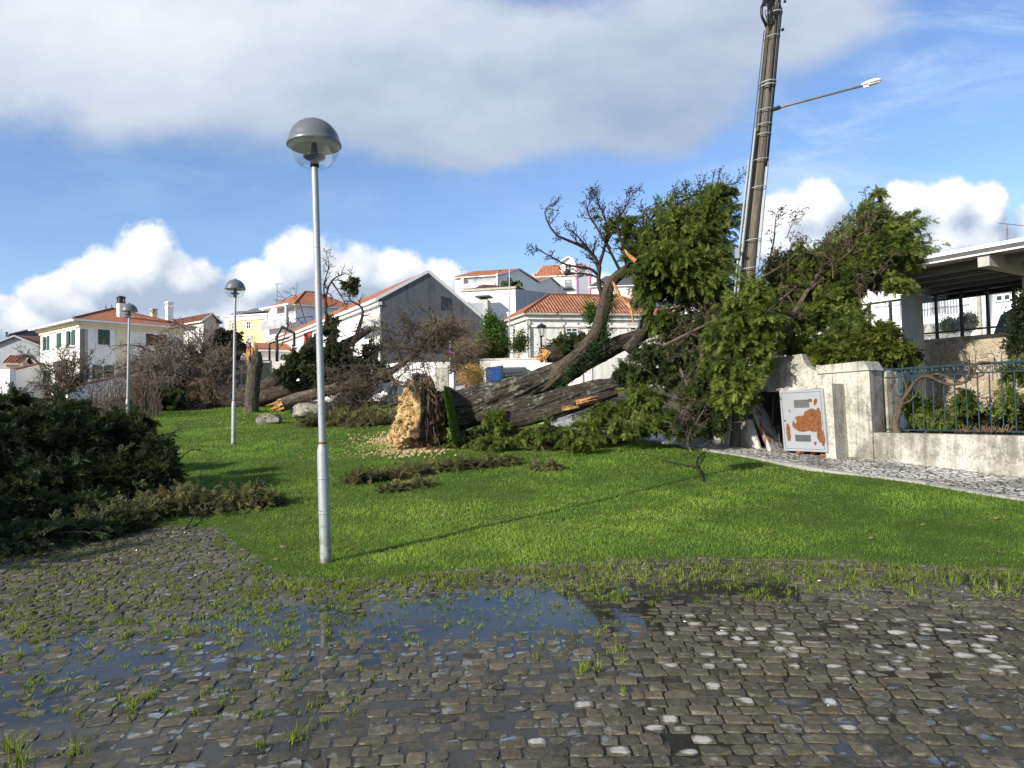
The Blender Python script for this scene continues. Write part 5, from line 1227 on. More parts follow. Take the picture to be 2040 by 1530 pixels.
q = MB(); s_ = bs(1953); bbox(q, s_-.06, s_+.06, -.13, -.002, 1.5, zE-.1); q.build('drainpipe', M['stone_trim'], bd)
q = MB(); a, b_ = bs(1826), bs(1846); bbox(q, a, b_, -.45, -.05, fb(1835, 584)[2], fb(1835, 575)[2]); q.build('air_conditioner', M['white_trim'], bd)
q = MB(); a, b_ = bs(1930), bs(2200); bbox(q, a, b_, -.9, 0, fb(1990, 556)[2], fb(1990, 552)[2]); q.build('cornice', M['white_trim'], bd)
P_ = atY(2006, 505, 24); o = MB(); o.tube([P_, atY(2006, 447, 24)], .02, 6); tpa = atY(2006, 447, 24); o.bar(tpa+(-.3, 0, .05), tpa+(.55, 0, -.06), .022)
for i in range(5): o.bar(tpa+(-.2, -.2, -.18-.09*i), tpa+(.2, .2, -.18-.09*i), .012)
tag(o.build('antenna', M['antenna'], base=P_), 'yagi antenna on the roof above the canopy', 'antenna', 'rooftop antennas')
# car, parasol behind the glass
c = sw_(2068, 640, 2.6); o = thing('parked_car', 'grey parked car behind the glass balustrade at the right edge', 'car', (c[0], c[1], R0[2]-.3))
q = MB(); prof = [(-1.1, -.25), (-1.15, .25), (-.95, .75), (-.45, 1.02), (.9, 1.05), (1.9, .6), (2.0, -.25)]
q.prism([np.array((c[0], c[1], R0[2]))+cd*a_+np.array((0, 0, z)) for a_, z in prof], ce*1.7); q.build('body', M['car_cover'], o)
q = MB(); prof = [(-.85, .55), (-.45, .93), (.8, .95), (1.2, .58)]; q.prism([np.array((c[0], c[1], R0[2]))+cd*a_+np.array((0, 0, z))-ce*.012 for a_, z in prof], -ce*.01); q.build('side_window', M['pane'], o)
q = MB()
for a_ in (-.6, 1.35): q.lathe(np.array((c[0], c[1], R0[2]-.02))+cd*a_-ce*.02, [(0, .06), (.31, .06), (.31, -.1)], 16, (cd, (0, 0, 1), -ce))
q.build('wheel', M['cable'], o)
c = sw_(1851.5, 668, 5.5); c2 = sw_(1851.5, 642, 5.5); o = thing('parasol', 'closed cream parasol on the terrace behind the glass', 'parasol', c-(0, 0, .6))
h_ = c2[2]-c[2]; MB().lathe(c, [(.02, -.9), (.02, h_)], 6).build('pole', M['white_trim'], o); MB().lathe(c, [(.2, 0), (.17, .15), (.07, h_*.8), (0, h_)], 8).build('canopy', M['stone_trim'], o)
# ---------------------------------------------------------------- vegetation tools
def pp(px, py, Y): return atY(px, py, Y)
def pts(*l): return [atY(*p) for p in l]
def diamond(p, d, w): return [p, p+d*.5+w, p+d, p+d*.5-w]
def spray_template(seed, n=8, sub=1, thick=.042):
    """a flat feathery cypress spray about 1 long: axis, side shoots, sub shoots, all of thin scales"""
    r = np.random.RandomState(seed); V = []
    def put(p, d, w):
        s = np.cross(d, (r.normal(0, .45), r.normal(0, .45), 1)); s = s/(np.linalg.norm(s)+1e-9)*w; V.extend(diamond(p, d, s))
    bend = r.uniform(-.15, .15)
    for i in range(n):
        t = i/n; p = np.array((t, bend*t*t, -.12*t*t)); put(p, np.array((1.25/n, bend*2*t/n, -.2*t/n)), thick*.6)
        for sgn in (-1, 1):
            L = (.42*(1-t)**.8+.12)*r.uniform(.7, 1.25); a = sgn*r.uniform(.35, .8); d = np.array((math.cos(a), math.sin(a), r.normal(0, .28)))*L
            put(p, d, thick)
            for k in range(sub):
                q = p+d*(.3+.55*k/max(1, sub)+r.uniform(-.05, .1)); b = a+r.choice((-1, 1))*r.uniform(.4, .9); e = np.array((math.cos(b), math.sin(b), r.normal(0, .35)))*L*r.uniform(.35, .6)
                put(q, e, thick*.8)
    V = np.array(V); return V, np.arange(len(V)).reshape(-1, 4)
SPRAYS = [spray_template(i) for i in range(6)]
SPRAYS_LO = [spray_template(20+i, 6, 1, .085) for i in range(4)]
def leaf_template(seed, n=16):
    r = np.random.RandomState(seed); V = []
    for i in range(n):
        p = r.normal(0, .34, 3); d = unit(p+r.normal(0, .3, 3))*r.uniform(.22, .38); s = unit(np.cross(d, r.normal(0, 1, 3)))*.09; V.extend(diamond(p, d, s))
    V = np.array(V); return V, np.arange(len(V)).reshape(-1, 4)
LEAVES = [leaf_template(i) for i in range(4)]
class Crown:
    """collects sprays and the thin wood that carries them"""
    def __init__(s, seed, lib=None): s.rs = np.random.RandomState(seed); s.q = []; s.tw = MB(); s.lib = lib or SPRAYS
    def spray(s, p, d, L, v, flat=.6):
        r = s.rs; d = unit(d); up = unit(np.array((r.normal(0, flat), r.normal(0, flat), 1))); y = unit(np.cross(up, d)); z = np.cross(d, y)
        s.q.append((np.stack([d*L, y*L, z*L], 1), p, v))
    def plume(s, a, b, m, L, v, sag=.22, t0=.22, spread=.8, droop=.8, r0=.012):
        a, b = np.array(a, float), np.array(b, float); r = s.rs; D = np.linalg.norm(b-a); c = (a+b)/2+np.array((r.normal(0, .12), r.normal(0, .12), r.normal(0, .1)+sag))*D
        f = lambda t: a*(1-t)**2+2*c*t*(1-t)+b*t*t
        P = [f(t) for t in np.linspace(0, 1, 5)]
        s.tw.tube(P, np.linspace(r0, .003, 5), 3, closed=False)
        for i in range(m):
            t = t0+(1-t0)*(i+r.rand())/m; p = f(t); tg = unit(f(min(1, t+.05))-f(t-.05))
            d = tg*.8+r.normal(0, spread, 3)*.7+np.array((0, 0, -droop*1.5*r.rand()))
            s.spray(p, d, L*r.uniform(.6, 1.25), np.clip(v+r.normal(0, .17), 0, 1))
    def blob(s, px, py, Y, rx, ry, n, anchor=None, m=16, L=.34, v=.5, depth=.9, **kw):
        """n plumes fanning from the anchor into an ellipsoid given by its place and size in the photograph"""
        c = pp(px, py, Y); k = Y/F; R = np.array((rx*k, max(rx, ry)*k*depth, ry*k)); s.world(c, R, n, anchor, m, L, v, **kw)
    def world(s, c, R, n, anchor=None, m=16, L=.34, v=.5, fill=1.2, **kw):
        r = s.rs; c = np.array(c); an = c-np.array((0, 0, R[2]*.5)) if anchor is None else np.array(anchor); sd = r.randint(0, 60)
        kw.setdefault('spread', .55)
        n = max(4, int(n*fill)); D = r.normal(0, 1, (n, 3)); D /= np.linalg.norm(D, axis=1)[:, None]; lobes = .95+.95*fbm(D, 1.25, sd, 3)
        for u, lo in zip(D, lobes):
            u = u*(r.rand()**.42)*max(.45, lo)*(1.28 if r.rand() < .10 else 1)
            b = c+R*u; a = an+(c-an)*r.uniform(.35, .95)+R*u*.2
            zb = T(b[0], b[1])+.05
            if b[2] < zb: b[2] = zb+.03+r.rand()*.05
            s.plume(a, b, m, L, np.clip(v+r.normal(0, .16), 0, 1), **kw)
    def build(s, mat, parent, name='crown', twmat='twig_dark', tw=True):
        mb = MB(); r = s.rs
        M3 = np.array([q[0] for q in s.q]); P = np.array([q[1] for q in s.q]); v = np.array([q[2] for q in s.q]); which = r.randint(0, len(s.lib), len(v))
        for i, (tv, tf) in enumerate(s.lib):
            k = which == i
            if k.any(): mb.inst(tv, tf, M3[k], P[k], v[k])
        o = mb.build(name, M[mat] if isinstance(mat, str) else mat, parent)
        if tw and len(s.tw.v) > 14: s.tw.build('twigs', M[twmat], o)
        return o
def twigs(mb, P, r0, r1, rs, nsub=8, L=.6, depth=2, ang=(.5, 1.2), up=0.1, wig=.12, seg=5, tips=None, t0=.15, k=.55, gnarl=1.0):
    """a wandering branch along P with sub branches; depth levels deep"""
    P, R = resample(P, np.linspace(r0, r1, len(P)), max(4, min(14, len(P)*3)))
    R = np.maximum(R, .00028*P[0][1])
    mb.tube(P, R, seg if r0 > .02 else (4 if r0 > .008 else 3), closed=False, lump=.15 if r0 > .04 else 0)
    if tips is not None and depth == 0: tips.extend([P[-1], P[-2], P[len(P)//2]])
    if depth <= 0: return
    n = len(P)
    for i in range(nsub):
        t = t0+(1-t0)*(i+rs.rand())/nsub; j = min(n-2, int(t*(n-1))); f = t*(n-1)-j; p = P[j]+(P[j+1]-P[j])*f; tg = unit(P[j+1]-P[j])
        a = rs.uniform(*ang); perp = unit(np.cross(tg, rs.normal(0, 1, 3))); d = unit(tg*math.cos(a)+perp*math.sin(a)+np.array((0, 0, up)))
        l = L*rs.uniform(.5, 1.15)*(1-.45*t); Q = [p]; dd = d.copy()
        for _ in range(4): dd = unit(dd+rs.normal(0, wig*2.0*gnarl, 3)+np.array((0, 0, up*.35))); Q.append(Q[-1]+dd*l/4)
        rr = max(.0022, R[j]*.55)
        twigs(mb, Q, rr, max(.0015, rr*.3), rs, max(2, int(nsub*.7)), L*k, depth-1, ang, up, wig, seg, tips, .12, k, gnarl)
def blobs_mesh(mb, P, r, rs, var=.5):
    """small irregular lumps (cones, clods)"""
    tv = np.array([(1,0,0),(-1,0,0),(0,1,0),(0,-1,0),(0,0,1),(0,0,-1)], float); tf = np.array([(0,2,4),(2,1,4),(1,3,4),(3,0,4),(2,0,5),(1,2,5),(3,1,5),(0,3,5)])
    Ms = []
    for _ in P: A = np.linalg.qr(rs.normal(0, 1, (3, 3)))[0]; Ms.append(A*(r*rs.uniform(.5, 1.4, 3)))
    mb.inst(tv, tf, np.array(Ms), np.array(P), np.clip(rs.normal(var, .2, len(P)), 0, 1))
def torn_end(mb, p, d, r, L, rs, n=16):
    """splintered end: tapered shards round an axis"""
    d = unit(d); x = unit(np.cross(d, (0.3, .2, 1))); y = np.cross(d, x)
    for _ in range(n):
        a = rs.uniform(0, 6.28); q = r*rs.uniform(.1, .95); b = p+(x*math.cos(a)+y*math.sin(a))*q; l = L*rs.uniform(.25, 1.0)
        mb.tube([b-d*r*.3, b+d*l*.5+rs.normal(0, r*.06, 3), b+d*l+rs.normal(0, r*.14, 3)], [r*.28, r*.17, .004], 5, closed=False)

# ---------------------------------------------------------------- the big fallen cypress
rs = np.random.RandomState(101)
big = thing('fallen_cypress', 'huge uprooted cypress lying across the wall, roots at left and crown at the pole', 'fallen tree', pp(850, 892, 17.6))
trunkp = pts((880,812,17.5),(925,812,17.5),(985,795,17.5),(1050,775,17.45),(1110,748,17.4),(1170,716,17.4),(1240,683,17.4),(1310,655,17.4),(1380,630,17.2))
b = MB(); b.tube(trunkp, [.40,.50,.44,.37,.29,.22,.18,.14,.09], 90, ridge=.26, rn=15, smoothn=170, lump=.28, seed=3)
tr = b.build('trunk', M['bark'], big, smooth=True)
b = MB(); b.tube(pts((930,832,17.2),(1010,822,17.1),(1090,803,17.0),(1180,777,16.9),(1280,757,16.8),(1390,725,16.6),(1470,690,16.6)), [.10,.29,.25,.21,.17,.13,.08], 80, ridge=.26, rn=13, smoothn=130, lump=.26, seed=8); b.build('stem', M['bark'], big, smooth=True)
b = MB(); b.tube(pts((960,845,17.0),(1040,835,16.75),(1110,818,16.6),(1190,794,16.5),(1230,784,16.5)), [.05,.20,.17,.12,.07], 40, ridge=.18, smoothn=70, lump=.3, seed=15); b.build('stem', M['bark_dark'], big, smooth=True)
b = MB(); torn_end(b, pp(1150,803,16.35), pp(1220,785,16.35)-pp(1150,803,16.35), .07, .5, rs, 16); torn_end(b, pp(1120,815,16.4), pp(1200,800,16.35)-pp(1120,815,16.4), .045, .6, rs, 10); b.build('torn_wood', M['torn_wood'], big)
cs = pts((1050,792,17.35),(1095,762,17.3),(1130,728,17.2),(1165,696,17.2),(1190,660,17.2),(1203,612,17.2),(1214,570,17.2),(1238,545,17.2),(1275,520,17.1))
b = MB(); b.tube(cs, [.06,.20,.20,.185,.17,.155,.14,.12,.08], 48, ridge=.24, rn=12, smoothn=110, lump=.22, seed=21); b.build('limb', M['bark_limb'], big, smooth=True)
b = MB(); b.tube(pts((1250,700,17.0),(1285,650,17.0),(1291,600,17.0),(1276,560,17.0),(1300,520,17.0),(1330,470,16.9)), [.16,.14,.12,.10,.09,.05], 24, ridge=.1, smoothn=60, lump=.2, seed=23); b.build('limb', M['bark_dark'], big, smooth=True)
b = MB(); b.tube(pts((1262,642,16.7),(1254,612,16.7),(1236,592,16.7),(1226,572,16.75),(1220,560,16.8)), [.05,.085,.055,.07,.012], 8, lump=.5, smoothn=24, seed=4, flat=.5); b.build('peeled_wood', M['torn_wood'], big)
b = MB(); b.tube(pts((1266,520,16.6),(1252,508,16.6),(1244,496,16.6)), [.06,.04,.01], 7, lump=.4, smoothn=10); b.build('peeled_wood', M['torn_wood'], big)
# ivy on the curved limb
c = Crown(31, LEAVES)
for i in range(260):
    t = rs.uniform(.1, .72); P_, _ = resample(cs, np.ones(len(cs)), 60); p = P_[int(t*59)]+np.array((rs.uniform(.02, .22), -.12+rs.normal(0, .08), rs.normal(-.08, .1))); c.spray(p, rs.normal(0, 1, 3), rs.uniform(.10, .2), np.clip(rs.normal(.45, .2), 0, 1))
c.build('ivy', big, 'ivy', tw=False)
# bare top branches against the sky
bb = MB(); tips = []
for P_, r0, n, L in (
    (pts((1200,590,17.2),(1192,560,17.2),(1194,528,17.2),(1172,498,17.2),(1140,482,17.1),(1108,468,17.1),(1090,440,17.1),(1086,418,17.1),(1102,406,17.1)), .065, 12, .55),
    (pts((1194,528,17.2),(1180,505,17.3),(1150,470,17.3),(1135,460,17.3)), .04, 8, .5),
    (pts((1190,548,17.2),(1175,535,17.1),(1130,528,17.0),(1095,510,17.0),(1070,498,17.0),(1062,510,17.0)), .035, 9, .4),
    (pts((1194,528,17.2),(1205,490,17.2),(1210,455,17.2),(1200,420,17.2),(1185,400,17.2)), .05, 14, .7),
    (pts((1205,490,17.2),(1225,450,17.3),(1245,415,17.3),(1262,382,17.3)), .04, 12, .6),
    (pts((1238,545,17.2),(1215,500,17.0),(1190,455,17.0),(1170,420,17.0),(1180,395,17.0)), .04, 12, .55),
    (pts((1250,530,17.0),(1238,480,17.0),(1228,440,17.0)), .06, 10, .6),
    (pts((1275,520,17.1),(1285,460,17.1),(1310,420,17.1),(1345,395,17.1),(1395,385,17.1)), .05, 16, .7),
    (pts((1300,500,17.0),(1330,430,17.0),(1370,395,16.9),(1430,375,16.9),(1470,362,16.8)), .05, 14, .6),
    (pts((1215,575,17.2),(1180,548,17.2),(1140,545,17.2),(1118,540,17.2)), .03, 8, .35)):
    twigs(bb, P_, r0, .006, rs, n, L, 2, (.4, 1.0), .14, .10, 6, tips)
bb.build('bare_branches', M['twig_dark'], big)
b = MB(); k = rs.choice(len(tips), min(len(tips), 1500), False); blobs_mesh(b, np.array(tips)[k]+rs.normal(0, .02, (len(k), 3)), .018, rs); b.build('cones', M['cone_dark'], big)
# crown in four masses
def crown(seed, lst, mat, lib=None, name='crown', parent=None, twmat='twig', L=.165):
    c = Crown(seed, lib)
    for it in lst:
        px, py, Y, rx, ry, n = it[:6]; kw = it[6] if len(it) > 6 else {}
        kw = dict(kw); kw.setdefault('L', L); c.blob(px, py, Y, rx, ry, n, **kw)
    return c.build(mat, parent, name, twmat)
a1 = pp(1330, 560, 17.0); a2_ = pp(1610, 640, 16.8)
crown(48, [(1262,500,17.0,30,40,30,dict(anchor=a1,v=.45)),(1285,590,16.9,30,46,40,dict(anchor=a1,v=.4)),(1310,640,16.8,36,34,40,dict(v=.4)),(1250,450,17.1,24,24,12,dict(v=.5)),(1680,560,16.8,60,50,90,dict(anchor=a2_,v=.5)),(1760,500,17.0,50,50,70,dict(anchor=a2_,v=.5)),(1600,520,16.9,50,40,60,dict(anchor=a2_,v=.5)),(1700,640,16.4,44,36,50,dict(v=.5))], 'cypress', parent=big)
crown(41, [(1290,540,16.7,46,44,60,dict(anchor=a1,v=.5)),(1330,430,16.9,46,36,40,dict(anchor=a1,v=.45)),(1400,560,16.5,70,50,90,dict(anchor=a1,v=.5)),(1415,430,16.8,74,70,150,dict(anchor=a1)),(1440,385,16.8,40,26,34,dict(anchor=pp(1400,420,16.8),v=.45)),(1375,475,16.7,74,62,120,dict(anchor=a1)),(1345,515,16.5,66,52,100,dict(anchor=a1,v=.55)),(1430,520,16.8,58,76,120,dict(anchor=a1)),(1290,480,16.9,36,40,22,dict(anchor=a1)),(1300,525,16.6,34,36,24,dict(anchor=a1,v=.6)),(1215,440,17.1,26,26,8),(1250,470,17.1,28,30,10)], 'cypress', parent=big)
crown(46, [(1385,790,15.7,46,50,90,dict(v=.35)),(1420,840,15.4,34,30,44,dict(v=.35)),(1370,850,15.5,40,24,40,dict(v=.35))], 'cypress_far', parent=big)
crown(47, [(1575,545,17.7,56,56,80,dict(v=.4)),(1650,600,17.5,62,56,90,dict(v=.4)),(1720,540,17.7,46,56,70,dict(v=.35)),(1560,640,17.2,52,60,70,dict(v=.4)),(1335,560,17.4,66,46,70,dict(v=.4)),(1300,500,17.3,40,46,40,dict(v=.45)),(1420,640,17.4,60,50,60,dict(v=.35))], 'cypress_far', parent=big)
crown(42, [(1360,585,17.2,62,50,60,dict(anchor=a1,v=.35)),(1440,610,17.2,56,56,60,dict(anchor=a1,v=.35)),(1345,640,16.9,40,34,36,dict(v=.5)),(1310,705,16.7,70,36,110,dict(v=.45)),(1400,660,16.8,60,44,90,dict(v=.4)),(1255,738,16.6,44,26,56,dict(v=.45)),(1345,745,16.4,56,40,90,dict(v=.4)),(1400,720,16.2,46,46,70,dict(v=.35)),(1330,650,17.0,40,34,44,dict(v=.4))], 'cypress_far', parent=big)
crown(43, [(1505,585,15.3,46,34,60,dict(v=.6,droop=.7)),(1490,630,15.2,68,44,110,dict(v=.55,droop=.7)),(1455,680,15.1,62,50,95,dict(v=.55,droop=.7)),(1515,660,15.1,52,50,80,dict(v=.55,droop=.7)),(1440,735,15.0,52,40,70,dict(v=.5,droop=.7)),(1480,760,14.9,46,44,85,dict(v=.55,droop=.7)),(1465,792,14.9,50,32,70,dict(v=.6,droop=.7)),(1515,720,15.2,28,50,40,dict(v=.45,droop=.6))], 'cypress', parent=big)
a2 = pp(1570, 700, 16.8)
crown(44, [(1560,550,17.0,56,56,110,dict(anchor=a2,v=.45)),(1640,540,17.2,72,60,140,dict(anchor=a2)),(1625,610,16.6,56,56,90,dict(anchor=a2,v=.6,droop=.6)),(1570,640,16.6,46,50,60,dict(anchor=a2,v=.4)),(1685,495,17.3,54,52,90,dict(anchor=pp(1660,600,17),v=.4)),(1730,430,17.4,42,46,70,dict(anchor=pp(1700,520,17.2),v=.5)),(1785,452,17.4,58,44,90,dict(anchor=pp(1720,520,17.2),v=.6)),(1810,500,17.3,48,46,90,dict(anchor=pp(1730,540,17.2),v=.6)),(1740,515,17.4,58,54,110,dict(anchor=pp(1710,560,17.2),v=.3)),(1785,565,17.1,40,28,42,dict(anchor=pp(1730,550,17.2),v=.6)),(1690,590,17.0,34,36,36,dict(v=.5)),(1650,680,16.2,54,40,62,dict(v=.5)),(1590,690,16.0,50,40,60,dict(v=.45)),(1750,385,17.4,14,10,8,dict(v=.6))], 'cypress', parent=big)
crown(45, [(1215,825,16.4,54,34,85,dict(v=.5)),(1285,795,16.2,52,40,90,dict(v=.55)),(1250,850,15.9,60,24,60,dict(v=.5)),(1320,840,15.8,44,30,44,dict(v=.45)),(1170,850,16.2,34,18,26),(990,840,16.7,20,24,22,dict(v=.65)),(1095,862,16.2,60,18,34,dict(v=.5)),(980,880,16.3,60,14,26,dict(v=.45)),(1150,880,15.6,60,12,26,dict(v=.45))], 'cypress', parent=big)
bb = MB(); tips = []
for P_, r0, n, L in (
    (pts((1470,690,16.4),(1530,620,16.4),(1600,560,16.6),(1640,520,16.8)), .05, 10, .6),(pts((1560,660,16),(1620,560,16.6),(1660,500,17),(1720,460,17.3),(1770,440,17.4)), .06, 14, .6),
    (pts((1660,610,17),(1700,560,17.2),(1725,500,17.3),(1735,430,17.4),(1730,395,17.4)), .06, 14, .5),(pts((1500,590,15.6),(1560,625,15.6),(1600,610,15.7)), .03, 10, .5),(pts((1505,560,15.8),(1570,520,16.6),(1610,470,17)), .03, 10, .5),
    (pts((1520,560,17),(1540,490,17.3),(1545,440,17.4),(1550,420,17.4)), .03, 10, .35),(pts((1600,560,17),(1640,480,17.3),(1680,440,17.4)), .03, 12, .45),
    (pts((1340,700,16.4),(1370,770,15.8),(1400,850,15.6)), .05, 16, .7),(pts((1400,690,16),(1390,760,15.6),(1350,860,15.4)), .05, 18, .7),(pts((1430,760,15.4),(1400,820,15.3),(1370,870,15.2)), .03, 14, .6),
    (pts((1320,690,16.4),(1420,640,16),(1500,600,15.8)), .04, 12, .6),(pts((1330,620,17),(1400,590,17),(1480,560,17)), .04, 14, .7),(pts((1290,680,16.8),(1380,660,16.6),(1450,610,16.5)), .04, 14, .6),(pts((1500,700,15.0),(1462,746,14.8),(1440,720,14.8),(1428,715,14.8)), .022, 8, .35)):
    twigs(bb, P_, r0, .006, rs, n, L, 2, (.4, 1.1), .04, .16, 5, tips)
for _ in range(14):
    x, y = rs.uniform(1500, 1760), rs.uniform(470, 640); Yb = rs.uniform(16.3, 17.0); twigs(bb, pts((x, y, Yb), (x+rs.uniform(-30, 40), y-rs.uniform(10, 40), Yb), (x+rs.uniform(-50, 70), y-rs.uniform(30, 80), Yb)), .014, .004, rs, 8, .4, 2, (.4, 1.1), .04, .18, 4, tips)
bb.build('broken_branches', M['twig'], big)
b = MB(); k = rs.choice(len(tips), min(len(tips), 1800), False); blobs_mesh(b, np.array(tips)[k]+rs.normal(0, .03, (len(k), 3)), .02, rs); b.build('cones', M['cone_dark'], big)
# root plate
cx = pp(842, 824, 17.55); rad = np.array((.46, .80, .96)); b = MB()
nu, nv = 150, 100; U, Vv = np.meshgrid(np.linspace(0, 2*math.pi, nu, endpoint=False), np.linspace(.02, math.pi-.02, nv))
D = np.stack([np.sin(Vv)*np.cos(U), np.sin(Vv)*np.sin(U), np.cos(Vv)], -1).reshape(-1, 3)
sgn = np.sign(D)*np.abs(D)**.85; kk = 1+.42*fbm(D, 1.6, 51, 4)+.26*fbm(D, 5, 57, 4)+.10*fbm(D, 14, 59, 3); hh = (D[:, 2]+1)/2; sgn = sgn*np.stack([1.55-.8*hh, 1.35-.5*hh, hh*0+1], 1)
V = cx+sgn*rad*kk[:, None]; low = np.clip((cx[2]-V[:, 2])/.9, 0, 1); V[:, 0] -= low*.32*np.maximum(0, -D[:, 0]+.1); V[:, 0] += .10*(V[:, 2]-cx[2])*0; V[:, 2] = np.maximum(V[:, 2], terrain(V[:, 0], V[:, 1])-.1)
yel = sstep(-(V[:, 0]-cx[0])-.10*(V[:, 2]-cx[2])+.55*fbm(V, 1.8, 61, 4), -.02, .14)*sstep(cx[2]+.85-V[:, 2], 0, .25)
i = np.arange(nv-1)[:, None]*nu; j = np.arange(nu)[None]; j2 = (j+1) % nu; f = np.stack([i+j, i+j2, i+nu+j2, i+nu+j], -1).reshape(-1, 4)
b.add(V, f, None, yel); rp_ = b.build('root_plate', M['root_soil'], big, smooth=True)
b = MB(); k = np.where((yel > .4) & (V[:, 1] < cx[1]+.3))[0]; k = rs.choice(k, 620); blobs_mesh(b, V[k]+rs.normal(0, .015, (620, 3)), .032, rs); b.build('clods', M['chip'], rp_)['kind'] = 'stuff'
b = MB()
for _ in range(260):
    a = rs.uniform(-1.6, 1.6); z = rs.uniform(-.7, .95); p = cx+np.array((rs.uniform(-.25, .45), -rs.uniform(.45, .80), z)); Q = [p]; d = unit(np.array((rs.normal(-.1, .5), rs.normal(-.3, .3), -1.0)))
    l = rs.uniform(.2, .7)
    for _k in range(4): d = unit(d+rs.normal(0, .35, 3)); Q.append(Q[-1]+d*l/4)
    b.tube(Q, np.linspace(rs.uniform(.004, .012), .002, 5), 3, closed=False)
for _ in range(56):
    p = cx+np.array((rs.uniform(-.6, .3), rs.uniform(-.7, .4), rs.uniform(-.3, .9))); Q = [p]; d = unit(np.array((-.7, rs.normal(0, .5), rs.normal(.1, .6)))); l = rs.uniform(.3, 1.0)
    for _k in range(5): d = unit(d+rs.normal(0, .35, 3)+(0, 0, -.05)); Q.append(Q[-1]+d*l/5)
    b.tube(Q, np.linspace(rs.uniform(.006, .02), .002, 6), 4, closed=False)
b.build('fine_roots', M['root'], rp_)
for P_, r0 in ((pts((822,795,16.75),(826,815,16.7),(838,832,16.7),(850,845,16.75)), .045),(pts((845,845,16.7),(852,822,16.65),(848,835,16.6),(851,880,16.6)), .018),(pts((848,820,16.65),(853,845,16.6),(850,870,16.6)), .016),(pts((800,800,17),(770,808,16.9),(745,815,16.9)), .03),(pts((815,770,17),(790,765,16.9),(775,745,16.9),(790,730,17)), .022)):
    b = MB(); b.tube(P_, np.linspace(r0, r0*.3, len(P_)), 7, smoothn=16, lump=.3); b.build('root', M['bark_brown'], rp_, smooth=True)
# turf edge still on the plate: a slab of grass standing on end
b = MB(); gq = []
outl = pts((884,768,16.5),(890,772,16.65),(900,795,16.75),(907,820,16.85),(914,858,16.95),(917,882,16.95),(902,886,16.55),(895,852,16.45),(889,815,16.45),(884,788,16.45)); b.prism(outl, (.05, 1.5, 0)); tf_ = b.build('turf', M['lawn'], big)
b = MB(); N = 1300; tpar = rs.rand(N); base_l = np.array(resample(np.array(outl[:6]), np.ones(6), 50)[0]); q0 = base_l[(tpar*49).astype(int)]; lf = np.array(resample(np.array(outl[::-1][:5]), np.ones(5), 50)[0]); q1 = lf[np.clip((tpar*49).astype(int), 0, 49)]
w = rs.rand(N)[:, None]; Pq = q0*(1-w)+q1*w+np.array((0, 1, 0))*(rs.rand(N)[:, None]**2*.0)-np.array((0, .01, 0)); a = rs.normal(0, .5, (N, 3))+np.array((.75, -.66, -.1)); a /= np.linalg.norm(a, axis=1)[:, None]; sd_ = np.cross(a, rs.normal(0, 1, (N, 3))); sd_ /= np.linalg.norm(sd_, axis=1)[:, None]
h_ = rs.uniform(.02, .045, N)[:, None]; V = np.stack([Pq-sd_*.006, Pq+sd_*.006, Pq+a*h_+np.array((0, 0, -.02))], 1).reshape(-1, 3); b.add(V, np.arange(N*3).reshape(-1, 3), None, np.repeat(rs.uniform(.2, .8, N), 3)); b.build('grass_blades', M['blade'], tf_)
# pale clods spilled in front of it
b = MB(); P_ = []
for _ in range(2600):
    px = rs.normal(812, 34); py = 886+rs.normal(0, 9)+abs(px-815)*.04
    if rs.rand() < .1: px -= rs.uniform(10, 110); py += rs.uniform(-10, 18)
    g = ground(px, min(py, 915)); hgt = .34*math.exp(-((px-822)/40)**2-((py-880)/9)**2); P_.append((g[0], g[1], g[2]+rs.uniform(0, 1)*hgt+.03))
blobs_mesh(b, np.array(P_), .034, rs); o = b.build('soil_clods', M['chip'], base='origin'); tag(o, 'pale yellow soil clods and chips spilled before the rootball', kind='stuff')

# ---------------------------------------------------------------- dark broken log beyond the trunk
o = thing('broken_log', 'dark log with bright orange splintered end behind the big trunk', 'log', pp(1110, 722, 20.0))
b = MB(); b.tube(pts((1085,708,20),(1105,707,20),(1130,706,20.1),(1165,700,20.3),(1215,690,20.6)), [.21,.23,.22,.2,.16], 32, ridge=.12, smoothn=40, lump=.12); b.build('trunk', M['bark_dark'], o, smooth=True)
b = MB(); torn_end(b, pp(1092,703,19.85), pp(1076,728,19.75)-pp(1092,703,19.85), .13, .36, rs, 22); torn_end(b, pp(1085,708,19.9), pp(1052,722,19.9)-pp(1085,708,19.9), .09, .45, rs, 10); torn_end(b, pp(1090,702,19.9), pp(1066,698,19.9)-pp(1090,702,19.9), .08, .2, rs, 8); b.build('torn_end', M['torn_wood'], o)
c = Crown(61, SPRAYS_LO); c.blob(1140,690,20.2,46,14,40,v=.45,L=.35); c.blob(1180,680,20.4,30,18,24,v=.45,L=.35); c.build('cypress_far', o)

# ---------------------------------------------------------------- standing stump
rs = np.random.RandomState(111)
o = thing('broken_stump', 'standing lichened trunk snapped off with tall orange splinter', 'stump', ground(500, 822))
Ys = ground(500, 822)[1]
b = MB(); b.tube(pts((499,828,Ys),(500,815,Ys),(502,790,Ys),(505,760,Ys),(508,730,Ys),(509,712,Ys),(507,704,Ys)), [.42,.33,.29,.285,.30,.29,.26], 40, ridge=.13, smoothn=70, lump=.12, seed=5); b.build('trunk', M['bark_moss'], o, smooth=True)
b = MB(); torn_end(b, pp(502,706,Ys-.05), (-.05, 0, 1), .24, .45, rs, 18); torn_end(b, pp(509,704,Ys-.1), (.02, 0, 1), .10, .95, rs, 9); torn_end(b, pp(514,708,Ys-.05), (.1, -.2, -1), .12, .4, rs, 8); torn_end(b, pp(497,712,Ys-.25), (-.1, -.2, -1), .12, .4, rs, 8); b.build('torn_top', M['torn_wood'], o)
